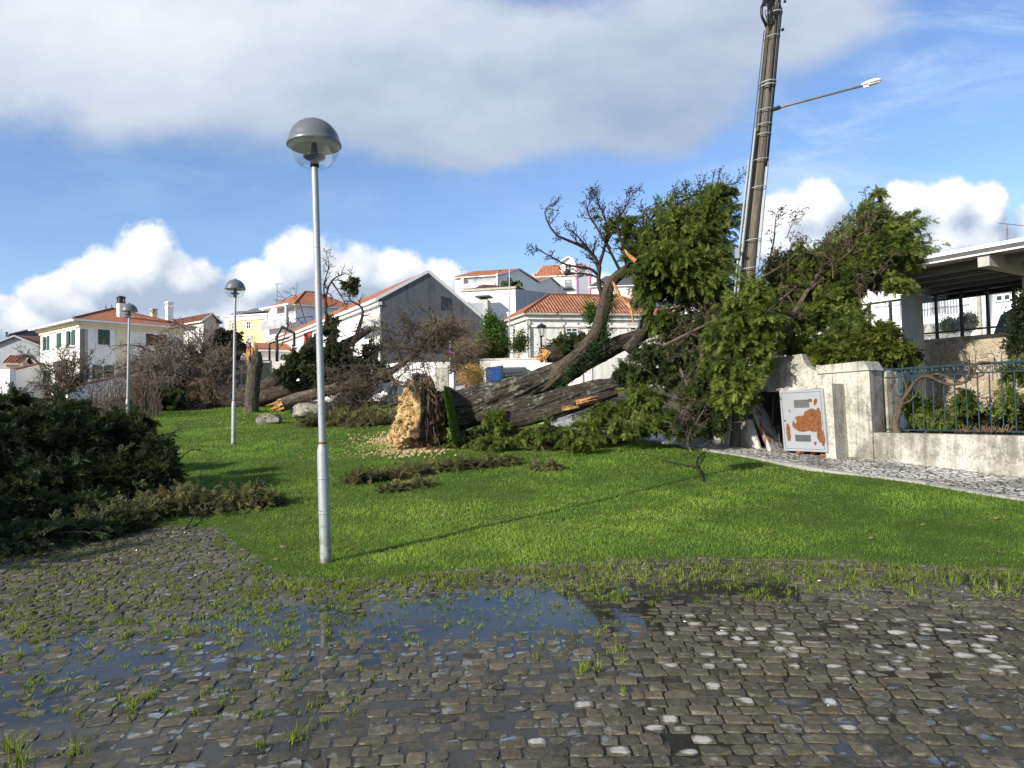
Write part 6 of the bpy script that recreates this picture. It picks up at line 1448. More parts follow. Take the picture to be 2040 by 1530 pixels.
b = MB(); tips = []; twigs(b, pts((498,700,Ys),(497,690,Ys),(500,682,Ys)), .04, .01, rs, 4, .4, 1); b.build('twigs', M['twig_dark'], o)
# boulders
def boulder(px, py, Y, rx, ry, rz, seed, label):
    c = pp(px, py, Y); k = Y/F; R = np.array((rx*k, rz, ry*k)); nu, nv = 44, 26
    U, Vv = np.meshgrid(np.linspace(0, 2*math.pi, nu, endpoint=False), np.linspace(.02, math.pi-.02, nv)); D = np.stack([np.sin(Vv)*np.cos(U), np.sin(Vv)*np.sin(U), np.cos(Vv)], -1).reshape(-1, 3)
    s_ = np.sign(D)*np.abs(D)**.65; kk = 1+.35*fbm(D, 1.3, seed, 4)
    # facets
    for _ in range(7):
        n = unit(np.random.RandomState(seed+_).normal(0, 1, 3)); d = s_@n; s_ = s_-np.maximum(0, d-.72)[:, None]*n*.85
    i = np.arange(nv-1)[:, None]*nu; j = np.arange(nu)[None]; j2 = (j+1) % nu
    q = MB().add(c+s_*R*kk[:, None], np.stack([i+j, i+j2, i+nu+j2, i+nu+j], -1).reshape(-1, 4)); tag(q.build('boulder', M['rock'], smooth=True), label, 'boulder', 'boulders on the lawn crest')
boulder(628, 817, 27.2, 44, 20, .6, 3, 'large pale boulder supporting the end of the broken log')
boulder(541, 838, 25.2, 27, 13, .4, 14, 'small lichened boulder below the splintered log end')

# ---------------------------------------------------------------- broken log with its bare crown
o = thing('fallen_tree', 'snapped bare trunk resting on boulder with twisted leafless branches', 'fallen tree', pp(560, 812, 27))
b = MB(); lg = pts((556,808,26.8),(590,796,27),(640,782,27),(700,766,27),(750,752,27),(775,742,27),(800,725,27),(830,700,27),(850,675,27),(866,655,27),(868,640,27)); b.tube(lg, [.25,.25,.21,.19,.165,.145,.11,.085,.065,.05,.035], 36, ridge=.15, smoothn=120, lump=.2, seed=12); b.build('trunk', M['bark_brown'], o, smooth=True)
b = MB(); torn_end(b, pp(560,806,26.7), pp(520,822,26.5)-pp(562,806,26.7), .22, .5, rs, 16); torn_end(b, pp(540,826,26.3), pp(512,824,26.3)-pp(540,826,26.3), .07, .5, rs, 5); b.build('torn_end', M['torn_wood'], o)
b = MB(); tips = []
for P_, r0, n, L in ((pts((868,640,27),(862,625,27),(845,615,27),(828,610,27)), .05, 8, .7),(pts((866,655,27),(890,660,27),(930,662,27),(960,668,27)), .045, 9, .8),(pts((860,640,27),(880,655,27),(920,652,27)), .03, 8, .7),(pts((775,742,27),(785,760,26.7),(790,775,26.7),(782,790,26.6)), .09, 6, .6),(pts((800,725,27),(795,705,27),(797,690,27)), .05, 4, .5),
    (pts((830,700,27),(800,690,27),(770,690,27),(745,670,27)), .04, 9, .8),(pts((790,730,26.8),(740,745,26.5),(690,790,26.3),(640,815,26.2)), .05, 12, .8),(pts((790,735,26.6),(720,770,26.3),(700,815,26),(680,840,25.8)), .04, 12, .7),(pts((850,675,27),(870,690,27),(905,700,27),(940,740,27)), .04, 10, .8),(pts((845,700,27),(900,705,27),(950,720,27)), .04, 10, .7),
    (pts((760,750,26.6),(730,800,26),(700,835,25.6),(760,850,25.2)), .035, 12, .7),(pts((800,745,26),(770,790,25.8),(740,830,25.5)), .03, 12, .6),(pts((830,690,27),(815,650,27),(805,620,27)), .03, 8, .6)):
    twigs(b, P_, r0, .008, rs, n, L, 2, (.5, 1.2), .05, .2, 6, tips, gnarl=1.3)
for _ in range(50):
    x, y = rs.uniform(640, 800), rs.uniform(750, 845); twigs(b, pts((x, y, 26), (x+rs.uniform(-40, 40), y+rs.uniform(-25, 10), 25.6), (x+rs.uniform(-75, 75), y+rs.uniform(-45, 14), 25.3)), .022, .006, rs, 8, .8, 2, (.5, 1.2), .0, .25, 5, None, gnarl=1.4)
for _ in range(40):
    x, y = rs.uniform(770, 900), rs.uniform(650, 735); twigs(b, pts((x, y, 27), (x+rs.uniform(-30, 40), y+rs.uniform(-30, 20), 27), (x+rs.uniform(-60, 80), y+rs.uniform(-60, 40), 27)), .02, .006, rs, 8, .8, 2, (.5, 1.2), .0, .25, 5, None, gnarl=1.4)
b.build('bare_branches', M['bark_brown'], o)

# ---------------------------------------------------------------- second uprooted cypress behind the stump
rs = np.random.RandomState(121)
o = thing('uprooted_cypress', 'uprooted dark cypress with brown root plate behind the stump', 'fallen tree', pp(420, 815, 36))
b = MB(); b.tube(pts((440,800,36),(480,795,36),(520,780,36),(570,750,36),(620,720,36),(680,690,36),(740,655,36)), [.85,.62,.5,.42,.36,.28,.12], 40, ridge=.12, smoothn=90, lump=.2, seed=6); b.build('trunk', M['bark_dark'], o, smooth=True)
b = MB(); b.tube(pts((480,800,35.8),(530,790,35.6),(590,775,35.4),(640,760,35.2),(700,740,35)), [.5,.42,.36,.3,.15], 30, ridge=.12, smoothn=60, lump=.2, seed=9); b.build('stem', M['bark_dark'], o, smooth=True)
cx = pp(415, 788, 36); nu, nv = 50, 34; U, Vv = np.meshgrid(np.linspace(0, 2*math.pi, nu, endpoint=False), np.linspace(.02, math.pi-.02, nv)); D = np.stack([np.sin(Vv)*np.cos(U), np.sin(Vv)*np.sin(U), np.cos(Vv)], -1).reshape(-1, 3)
V = cx+np.sign(D)*np.abs(D)**.8*np.array((.85, 1.0, .95))*(1+.3*fbm(D, 1.6, 71, 4))[:, None]; V[:, 0] += .35*(V[:, 2]-cx[2])*-.3; V[:, 2] = np.maximum(V[:, 2], terrain(V[:, 0], V[:, 1])-.1)
i = np.arange(nv-1)[:, None]*nu; j = np.arange(nu)[None]; j2 = (j+1) % nu; b = MB(); b.add(V, np.stack([i+j, i+j2, i+nu+j2, i+nu+j], -1).reshape(-1, 4)); rp_ = b.build('root_plate', M['root_brown'], o, smooth=True)
b = MB()
for _ in range(420):
    D_ = unit(np.array((rs.normal(-.3, .7), -abs(rs.normal(.7, .4)), rs.normal(.1, .7)))); p = cx+D_*np.array((.8, .95, .9)); Q = [p]; d = unit(D_+np.array((0, 0, -.6))); l = rs.uniform(.3, 1.1)
    for _k in range(4): d = unit(d+rs.normal(0, .3, 3)+(0, 0, -.25)); Q.append(Q[-1]+d*l/4)
    b.tube(Q, np.linspace(rs.uniform(.006, .02), .003, 5), 3, closed=False)
b.build('fine_roots', M['root'], rp_)
b = MB()
for _ in range(7): P_ = pts((400+rs.uniform(-20, 30),800,35),(390+rs.uniform(-20, 20),812,34.6),(360+rs.uniform(-10, 50),816+rs.uniform(-3, 5),34.3)); b.tube(P_, [.05, .035, .01], 6, smoothn=10)
b.build('root', M['root'], rp_)
crown(62, [(598,722,34.5,34,36,46,dict(v=.5,droop=1.3,spread=.35)),(640,745,34,40,28,46,dict(v=.5)),(672,712,34,32,36,44,dict(v=.5,droop=1.3,spread=.35)),(705,745,33.5,36,26,34,dict(v=.45)),(658,660,35,16,34,14,dict(v=.5,droop=1.3,spread=.35)),(735,700,34.5,20,34,12,dict(v=.5,droop=1.3,spread=.35)),(565,745,34.5,20,16,14,dict(v=.4)),(697,560,35,16,10,6,dict(v=.6,droop=1.2)),(707,574,35,7,12,4,dict(v=.6,droop=1.2)),(762,740,34,18,22,14,dict(v=.45)),(622,690,34.5,20,20,16,dict(v=.55))], 'cypress_hang', SPRAYS_LO, parent=o, L=.40)
b = MB(); tips = []
for P_, r0, n, L in ((pts((700,690,35),(716,650,35),(722,615,35),(700,600,35),(692,588,35)), .12, 8, 1.0),(pts((630,690,35),(650,640,35),(648,600,35),(660,560,35),(690,545,35),(705,560,35)), .09, 12, .9),(pts((650,610,35),(645,570,35),(655,530,35),(650,505,35)), .05, 9, .8),(pts((660,560,35),(680,590,35),(690,610,35)), .05, 6, .8),(pts((540,750,35.5),(500,690,35.5),(490,680,35.5)), .03, 5, .6),(pts((560,690,35.5),(580,640,35.5),(620,630,35.5)), .03, 5, .7),(pts((610,645,35),(590,590,36),(560,600,36)), .025, 6, .9),
    (pts((690,720,34),(750,700,34),(790,690,34)), .06, 12, 1.0),(pts((700,740,34),(740,700,34),(745,650,34)), .07, 12, 1.0),(pts((745,735,34),(752,700,34),(770,680,34)), .13, 8, .8),(pts((600,700,34),(640,680,33.6),(690,668,33.4)), .05, 12, 1.1),(pts((660,740,33.6),(700,700,33.4),(715,660,33.4)), .05, 12, 1.1),(pts((620,745,33.6),(680,730,33),(740,725,32.6)), .04, 12, 1.1)):
    twigs(b, P_, r0, .012, rs, n, L, 2, (.5, 1.1), .05, .2, 5, tips)
b.build('bare_branches', M['twig_dark'], o)
# ---------------------------------------------------------------- bare tangles at left
rs = np.random.RandomState(131)
def tangle(name, label, cat, base, mains, mat, depth=2, extra=None, **kw):
    o = thing(name, label, cat, base); b = MB()
    for P_, r0, n, L in mains: twigs(b, P_, r0, .008, rs, n, L, depth, (.4, 1.2), kw.get('up', .08), kw.get('wig', .2), 5, None, gnarl=1.2)
    b.build('branches', M[mat], o); return o
def rnd_mains(cpx, cpy, Y, rx, ry, n, r0, ns, L, rootpx, rootpy):
    out = []
    for _ in range(n):
        a = rs.uniform(0, 2*math.pi); q = rs.uniform(.4, 1); tx, ty = cpx+rx*q*math.cos(a), cpy-ry*q*math.sin(a); y = Y+rs.uniform(-1.5, 1.5)
        out.append((pts((rootpx+rs.uniform(-15, 15), rootpy, Y), ((rootpx+tx)/2+rs.normal(0, 8), (rootpy+ty)/2-rs.uniform(0, 14), (Y+y)/2), (tx, ty, y)), r0, ns, L))
    return out
t1 = tangle('fallen_bare_tree', 'brown leafless fallen tree tangled before the white house', 'fallen tree', pp(350, 800, 38), [(pts((430,790,37.5),(400,760,37.5),(350,735,37),(300,700,37),(262,687,36.5),(215,690,36)), .12, 12, 1.3),(pts((350,735,37),(290,715,37),(230,735,36),(185,745,36)), .07, 12, 1.2),(pts((400,760,37.5),(410,710,38),(390,670,38),(365,652,38),(340,655,38)), .08, 12, 1.2)]+rnd_mains(375, 720, 37.5, 125, 70, 84, .05, 10, 1.4, 400, 775)+rnd_mains(300, 745, 35.5, 100, 46, 34, .04, 10, 1.2, 330, 800), 'twig_brown')
t2 = tangle('bare_shrub', 'dense bare shrub between the glass fence and brown roots', 'shrub', pp(430, 790, 40), rnd_mains(430, 715, 40, 60, 66, 40, .035, 9, 1.1, 430, 775), 'twig')
c = Crown(63, SPRAYS_LO); c.blob(455,690,40.5,26,34,30,v=.4,L=.6); c.blob(330,765,36,44,26,46,v=.3,L=.5); c.build('cypress_dark', t2, 'foliage')
t3 = tangle('fallen_bare_tree', 'thin bare branches spreading over the courtyard wall at far left', 'fallen tree', pp(110, 790, 40), [(pts((130,780,40),(110,745,40),(75,722,40),(50,705,40),(20,690,40)), .07, 10, 1.2),(pts((75,722,40),(62,708,40),(50,715,40),(48,724,40)), .05, 6, .7),(pts((125,770,40),(130,735,40),(160,720,40),(190,700,39)), .06, 10, 1.1)]+rnd_mains(120, 735, 40, 85, 48, 30, .04, 9, 1.1, 125, 785), 'twig')
o = thing('sapling_thicket', 'thicket of thin upright stems around the distant lamp post', 'shrub', pp(250, 830, 31)); b = MB()
for _ in range(170):
    px = rs.uniform(175, 320); h_ = rs.uniform(40, 95); Y = rs.uniform(29, 33); twigs(b, pts((px, 835, Y), (px+rs.normal(0, 5), 835-h_*.5, Y), (px+rs.normal(0, 14), 835-h_, Y)), .014, .004, rs, 4, .4, 1, (.3, .7), .3, .08, 4)
b.build('stems', M['twig'], o)
o = thing('evergreen_shrub', 'dark evergreen shrub in the shade left of the brown roots', 'shrub', pp(310, 815, 34)); c = Crown(64, SPRAYS_LO)
for px, py, rx, ry, n in ((310,785,40,26,36),(350,795,30,20,26),(265,805,44,22,34)): c.blob(px, py, 34, rx, ry, n, v=.35, L=.36)
c.build('cypress_far', o)
# ---------------------------------------------------------------- bushes in the middle distance
o = thing('lemon_tree', 'bright green leafy lemon tree beside the old white house', 'tree', pp(975, 722, 42)); c = Crown(65, LEAVES)
for px, py, rx, ry, n in ((985,665,26,34,60),(965,690,30,28,50),(995,695,24,28,46),(978,640,12,18,18),(955,705,30,18,30)): c.blob(px, py, 42, rx, ry, n, v=.55, L=.42, m=7, spread=1.2)
c.build('bush_green', o); b = MB(); b.tube(pts((978,725,42),(976,700,42),(980,670,42)), [.12, .09, .05], 8); b.build('trunk', M['bark_brown'], o)
b = MB(); blobs_mesh(b, [pp(rs.uniform(955, 1010), rs.uniform(650, 705), 41.2) for _ in range(6)], .055, rs); b.build('lemons', simple('lemon fruit', (.55, .38, .02), .5, .1, 4, 0), o)
def weeping(name, label, cpx, cpy, Y, rx, ry, n, mat, base_py, seed, r=.012, gold=False):
    rr = np.random.RandomState(seed); o = thing(name, label, 'shrub', pp(cpx, base_py, Y)); b = MB()
    for _ in range(n):
        u, v = rr.normal(0, .5), rr.uniform(-1, 1); p = pp(cpx+rx*.6*u, cpy-ry*rr.uniform(-.3, .6), Y+rr.normal(0, .6)); a = rr.uniform(-1, 1); l = rr.uniform(.4, 1.0)*rx*Y/F
        d = np.array((a, rr.normal(0, .5), rr.uniform(-.1, .7))); Q = [p]; d = unit(d)
        for _k in range(5): d = unit(d+np.array((0, 0, -.22))+rr.normal(0, .08, 3)); Q.append(Q[-1]+d*l/5)
        b.tube(Q, np.linspace(r, r*.3, 6), 3, closed=False)
    b.build('canes', M[mat], o)
    b = MB()
    for _ in range(12): twigs(b, pts((cpx+rr.uniform(-.3, .3)*rx, base_py, Y), (cpx+rr.uniform(-.5, .5)*rx, (base_py+cpy)/2, Y), (cpx+rr.uniform(-.8, .8)*rx, cpy-ry*.4, Y)), .04, .01, rr, 5, .5, 1)
    b.build('stems', M['bark_brown'], o); return o
weeping('willow_shrub', 'brown leafless weeping shrub before the grey gable', 890, 672, 39, 62, 46, 760, 'twig_olive', 745, 5)
weeping('willow_shrub', 'olive brown weeping shrub between grey gable and lemon tree', 925, 700, 38, 50, 34, 480, 'twig_olive', 745, 6)
weeping('golden_shrub', 'golden orange bare shrub just above the uprooted trunk', 942, 752, 31, 32, 36, 900, 'twig_gold', 790, 7, .009)
o = thing('hedge', 'clipped brown hedge behind the golden shrub', 'hedge', pp(925, 745, 40)); c = Crown(66, LEAVES); c.blob(925,722,40,34,18,90,v=.3,L=.35,m=6); c.build('bush_dark', o)
for px, py, Y, rx, ry, lab, sd_ in ((1150,696,30,24,13,'dark green shrub beneath the curved limb',67),(1035,680,40,30,34,'sparse creeper climbing the stained old wall',68),(1180,625,34,22,30,'thin leafy sapling beside the curved limb',69),(1108,702,38,36,12,'evergreen bush along the foot of the old white house',70)):
    o = thing('shrub', lab, 'shrub', pp(px, py+ry, Y)); c = Crown(sd_, LEAVES); c.blob(px, py, Y, rx, ry, 26 if sd_ != 70 else 70, v=.45, L=.38, m=4, spread=1.2, depth=.5); c.build('bush_dark' if sd_ in (67, 70) else 'bush_green', o, twmat='twig')
o = thing('palm_tree', 'small palm rising behind the white block house', 'palm', pp(1022, 600, 88)); b = MB(); r_ = np.random.RandomState(3); top = pp(1020, 572, 88)
for _ in range(46):
    a = r_.uniform(0, 6.28); e = r_.uniform(-.3, 1.2); d = np.array((math.cos(a)*math.cos(e), math.sin(a)*math.cos(e), math.sin(e))); L = r_.uniform(1.6, 2.4); Q = [top+d*L*t-np.array((0, 0, .9*t*t)) for t in np.linspace(0, 1, 6)]; sd_ = unit(np.cross(d, (0, 0, 1)))
    for t in range(5):
        for s_ in (-1, 1): m_ = Q[t]; b.add([m_, Q[t+1], Q[t+1]+sd_*s_*.32-np.array((0, 0, .3)), m_+sd_*s_*.28-np.array((0, 0, .25))], np.array([[0, 1, 2, 3]]), None, r_.uniform(.2, .8))
b.build('crown', M['palm'], o); b = MB(); b.tube([top+(0, 0, -6), top], .28, 8); b.build('trunk', M['bark_brown'], o)
# ---------------------------------------------------------------- garden behind the railing
rs = np.random.RandomState(141)
o = thing('hedge', 'dark overgrown hedge behind the teal iron railing', 'hedge', wp(1900, 862, -.8)); c = Crown(71, LEAVES); zl = ztop-.3
for i in range(22):
    s_ = sA+.1+(sB-sA)*i/21; P_ = G1+wd*s_-wn*rs.uniform(.75, 1.15); P_[2] = zl+.42+rs.uniform(-.05, .16); c.world(P_, np.array((.32, .32, .48)), 30, m=6, L=.16, v=rs.uniform(.25, .5), spread=1.2)
c.build('bush_dark', o, twmat='twig')
c = Crown(72, SPRAYS)
for px, py, rx, ry, n in ((1835,815,26,22,22),(1810,790,20,20,12),(1925,800,22,20,14),(2030,740,22,22,14),(2010,800,20,20,12),(1880,835,40,12,24)): c.blob(px, py, wp(px, 850, -.55)[1], rx, ry, n, v=.6, L=.2)
c.build('cypress', o, 'conifer_sprigs')
v = thing('climbing_vine', 'old bare vine twisting along the teal iron railing', 'vine', wp(1790, 862, -.1))
def vp(*l): return [wp(x, y, -.10+.05*math.sin(x*.13)) for x, y in l]
b = MB(); b.tube(vp((1788,866),(1785,845),(1788,822),(1795,806),(1798,798)), [.075,.06,.055,.05,.045], 14, smoothn=30, lump=.35, seed=3); b.tube(vp((1780,866),(1783,850),(1791,825),(1793,812)), [.055,.045,.035,.03], 10, smoothn=20, lump=.3); b.build('trunk', M['bark_brown'], v, smooth=True)
b = MB()
for l, r0 in (([(1797,800),(1808,782),(1822,762),(1836,751),(1850,750),(1872,760),(1893,766),(1915,764),(1928,755),(1932,740),(1940,728),(1952,722),(1972,722)], .034),([(1797,800),(1785,785),(1774,772),(1782,760),(1776,742),(1774,735)], .026),([(1797,802),(1806,775),(1800,755),(1797,742)], .022),([(1798,805),(1815,797),(1828,780),(1834,757)], .024),([(1850,750),(1868,745),(1890,752),(1920,762),(1938,748),(1946,725)], .02),([(1926,722),(1920,708),(1913,697)], .034),([(1940,730),(1960,745),(1935,752),(1930,735)], .02)): b.tube(vp(*l), np.linspace(r0, r0*.55, len(l)), 8, smoothn=len(l)*5, lump=.3, seed=7)
b.build('stems', M['bark_brown'], v, smooth=True)
b = MB()
for _ in range(26): p = wp(rs.uniform(1840, 2045), rs.uniform(700, 735), -.25); twigs(b, [p+(0, 0, -.25), p, p+rs.normal(0, .08, 3)+(0, 0, .08)], .008, .003, rs, 4, .16, 1)
b.build('twigs', M['twig_dark'], v)
o = thing('shrub', 'yellow green shrub behind the pediment of the old wall', 'shrub', wp(1755, 740, -1.4)); c = Crown(73, SPRAYS); Yb = wp(1755, 740, -1.6)[1]
for px, py, rx, ry, n in ((1745,690,44,40,80),(1715,690,30,34,40),(1785,705,30,26,40),(1760,660,26,16,20),(1690,715,34,24,36),(1640,705,30,20,30)): c.blob(px, py, Yb, rx, ry, n, v=.62, L=.22)
c.build('bush_yellow', o)
o = thing('shrub', 'dark leafy shrub at the right edge above the railing', 'shrub', wp(2040, 730, -1.6)); c = Crown(74, LEAVES); Yb = wp(2040, 740, -1.3)[1]
for px, py, rx, ry, n in ((2045,640,30,36,50),(2040,690,26,36,50),(2050,600,20,26,20)): c.blob(px, py, Yb, rx, ry, n, v=.4, L=.2, m=6, spread=1.2)
c.build('bush_dark', o, twmat='twig')
o = thing('shrub', 'dark climbing shrub at the foot of the concrete column', 'shrub', pp(1815, 735, 19)); c = Crown(75, LEAVES); c.blob(1815,712,19,16,24,40,v=.35,L=.22,m=6); c.build('bush_dark', o, twmat='twig')
o = thing('shrub', 'grey green bush seen through the glass balustrade', 'shrub', pp(1915, 665, 25)); c = Crown(76, LEAVES)
for px, py, rx, ry, n in ((1892,648,20,14,40),(1930,640,20,18,50)): c.blob(px, py, 25, rx, ry, n, v=.5, L=.22, m=6)
c.build('bush_glass', o)
b = MB()
for _ in range(90): x = rs.uniform(1905, 2012); p = wp(x, 861, -.05-.2*rs.rand()); d = unit(np.array((rs.normal(0, .5), rs.normal(0, .3), .5))); b.tube([p, p+d*rs.uniform(.06, .16)], .006, 4)
o = b.build('cut_canes', M['root']); tag(o, 'small heap of cut brown canes on the low wall', 'cuttings', kind='stuff')
# ---------------------------------------------------------------- dark fallen conifer at left
rs = np.random.RandomState(151)
o = thing('fallen_conifer', 'big dark fallen conifer crown spilling over the paving at left', 'fallen tree', (-8, 10.5, .2))
c = Crown(81, SPRAYS)
for px, py, Y, rx, ry, n in ((60,862,11.2,88,62,200),(150,885,11,78,62,170),(232,872,11.6,46,42,90),(280,886,11.6,36,34,70),(315,905,11.3,24,26,40),(-10,900,10.6,100,92,200),(110,965,10.2,110,60,190),(235,950,10.6,74,42,120),(318,948,10.8,40,24,50),(50,1030,9.4,100,44,150),(170,1015,9.7,90,34,110),(-130,890,11,110,95,120),(-150,1010,9.6,110,70,110),(20,806,13,66,34,80),(120,822,13,60,28,70),(265,842,12.5,34,20,36)):
    c.blob(px, py, Y, rx, ry, n, m=11, L=.21, v=rs.uniform(.3, .55), fill=1.15, depth=.8)
c.build('cypress_dark', o)
c = Crown(82, SPRAYS_LO)  # unseen extra crown left of view, added to shade the heap and paving
for x, y, z, R_, n in ((-10.5,7.5,1.6,1.9,150),(-12.5,6.0,2.0,2.3,180),(-9.6,5.6,1.3,1.5,110),(-12.0,9.0,1.9,1.9,130),(-14.5,5,2.2,2.4,140),(-11.8,3.6,2.2,2.2,150),(-12.6,7.6,3.2,1.5,70)): c.world((x, y, z), np.array((R_, R_*.8, R_*.8)), n, m=8, L=.62, v=.4)
c.build('cypress_dark', o)
b = MB()
for P_, r0, n, L in (([(-12,8,.5),(-9,10,.5),(-7,11,.5),(-6.4,11.6,.4)], .10, 12, .8),([(-8,12,.6),(-7.4,12.2,.7),(-7,12.4,.8)], .03, 12, .6),([(-7,11,.6),(-6.2,11.3,.9),(-5.5,11.6,1.1)], .016, 12, .4),([(-8,9.4,.3),(-7,9.8,.3),(-6.0,10.4,.3)], .03, 12, .6)): twigs(b, [np.array(p)+(0, 0, T(p[0], p[1])*.8) for p in P_], r0, .01, rs, n, L, 2, (.4, 1.1), .0, .15)
b.build('limbs', M['twig_dark'], o)
# ---------------------------------------------------------------- torn branches lying about
def litter(name, label, path, w, n, mat, seed, L=.16, v=.45, hgt=.12, wood=True, cat='branch', group='torn branches on the lawn'):
    g = [ground(*p) for p in path]; P_, _ = resample(np.array(g), np.ones(len(g)), 60); r_ = np.random.RandomState(seed)
    o = thing(name, label, cat, g[0], group); c = Crown(seed, SPRAYS)
    for _ in range(n):
        t = r_.randint(0, 60); p = P_[t].copy(); ww = w*(.45+.55*math.sin(math.pi*min(1, t/59*.9+.08))); a = p+np.array((r_.normal(0, ww*.25), r_.normal(0, ww*.25), r_.uniform(.02, hgt*.5))); lo = .5+1.6*float(fbm(np.array([[t*.11, seed, 0.]]), 1.0, seed, 2)[0]); bq = p+np.array((r_.normal(0, ww*.8), r_.normal(0, ww*.8), .03+abs(r_.normal(0, hgt*.55))*max(.2, lo)))
        bq[2] = max(bq[2], T(bq[0], bq[1])+.04); c.plume(a, bq, 5, L, np.clip(v+r_.normal(0, .18), 0, 1), t0=.1, droop=.2, r0=.006)
    c.build(mat, o, 'foliage', 'twig')
    if wood:
        b = MB(); twigs(b, [p+np.array((0, 0, .06+.02*math.sin(i))) for i, p in enumerate(g)], .022, .006, r_, 14, .4, 2, (.4, 1.0), .05, .2); b.build('wood', M['bark_brown'], o)
    return o
litter('torn_branch', 'long wilting cypress branch lying across mid lawn', [(700,968),(760,958),(830,950),(900,938),(960,932),(1025,928)], .34, 300, 'cypress_dull', 91, hgt=.22)
litter('torn_branch', 'short olive cypress sprig below the long lawn branch', [(765,985),(800,978),(850,970)], .12, 60, 'cypress_dull', 92, hgt=.10, v=.6, wood=False)
litter('torn_branch', 'tiny pale cypress tuft alone on the lawn', [(1065,940),(1085,938),(1105,940)], .12, 44, 'cypress_dull', 93, hgt=.22, v=.8, wood=False)
litter('torn_branch', 'grey green branch with bare sticks on the paving edge beside the dark conifer', [(170,1058),(240,1045),(320,1028),(400,1022),(470,1015),(560,1008)], .36, 430, 'cypress_dull', 94, hgt=.30, L=.17)
litter('torn_branch', 'flattened conifer branches along the dark heap at lower left', [(-60,1105),(20,1098),(100,1078),(180,1070),(250,1055)], .36, 300, 'cypress_dark', 95, hgt=.26, L=.2, v=.6)
litter('torn_branch', 'heap of brush on the grass below the fallen trunk stems', [(930,880),(1000,872),(1080,880),(1140,872)], .5, 260, 'cypress_dull', 96, hgt=.34, v=.4)
litter('torn_branch', 'flat brush with a pale stick near the pavement kerb', [(1075,898),(1130,888),(1190,884),(1240,884)], .4, 170, 'cypress_dull', 97, hgt=.24, v=.4)
litter('torn_branch', 'fresh green sprays scattered at the foot of the rootball', [(900,896),(950,892),(1010,888),(1060,880)], .45, 190, 'cypress', 89, hgt=.3, v=.5)
litter('torn_branch', 'dry brown brush lying below the broken bare trunk', [(620,852),(680,848),(740,850),(800,840)], .7, 220, 'cypress_dull', 98, hgt=.5, L=.28, v=.4)
b = MB(); r_ = np.random.RandomState(9)
def gl(*l): return [ground(x, y)+np.array((0, 0, h)) for x, y, h in l]
b.tube(gl((1320,921,.05),(1350,930,.06),(1388,938,.07)), [.008, .018, .02], 6, smoothn=12, lump=.3); b.tube(gl((1402,965,.03),(1396,948,.06),(1388,936,.08),(1392,922,.10),(1405,906,.06)), [.022,.024,.022,.018,.01], 7, smoothn=20, lump=.3)
twigs(b, gl((1392,922,.10),(1375,915,.12),(1360,918,.1)), .01, .004, r_, 4, .2, 1); o = b.build('bare_branch', M['bark_dark'], smooth=True); tag(o, 'bare dark forked branch on the lawn near the kerb', 'branch', 'torn branches on the lawn')
b = MB(); twigs(b, gl((390,1040,.05),(398,1000,.35),(412,978,.50),(425,972,.50)), .012, .004, r_, 4, .3, 1); twigs(b, gl((370,1058,.03),(395,1035,.1),(430,1025,.12)), .014, .005, r_, 6, .3, 1); o = b.build('bare_branch', M['bark_brown']); tag(o, 'curved bare twig standing out of the grey green branch', 'branch', 'torn branches on the lawn')
b = MB(); twigs(b, gl((340,945,.1),(380,925,.3),(418,912,.12)), .02, .004, r_, 6, .3, 1); c = Crown(99, SPRAYS); o = b.build('bare_branch', M['twig_dark']); tag(o, 'dark twig reaching out of the conifer heap over the lawn', 'branch', 'torn branches on the lawn')
b = MB(); b.tube(gl((582,866,.05),(600,865,.08),(640,866,.04)), [.012,.016,.01], 6, smoothn=10, lump=.3); o = b.build('bare_branch', M['bark_brown']); tag(o, 'small stick lying on the lawn beside the nearest lamp post', 'branch', 'torn branches on the lawn')
# dark mound of shade plants under the crown and odd stones
b = MB(); P_ = [pp(1318+x, 835+y, 16.4) for x, y in ((-14, -20), (14, -22), (16, 22), (-14, 24))]; b.prism(P_, (0, .4, 0)); o = b.build('stone_block', M['limewash'], base=P_[3]); tag(o, 'pale stone block half hidden by fallen foliage', 'block')
b = MB(); P_ = [pp(1088+x, 826+y, 18.6) for x, y in ((-14, -8), (22, -14), (22, 14), (-16, 14))]; b.prism(P_, (0, .4, 0)); o = b.build('stone_block', M['white_wall'], base=P_[3]); tag(o, 'white kerb block glimpsed beneath the raised trunk stem', 'block')
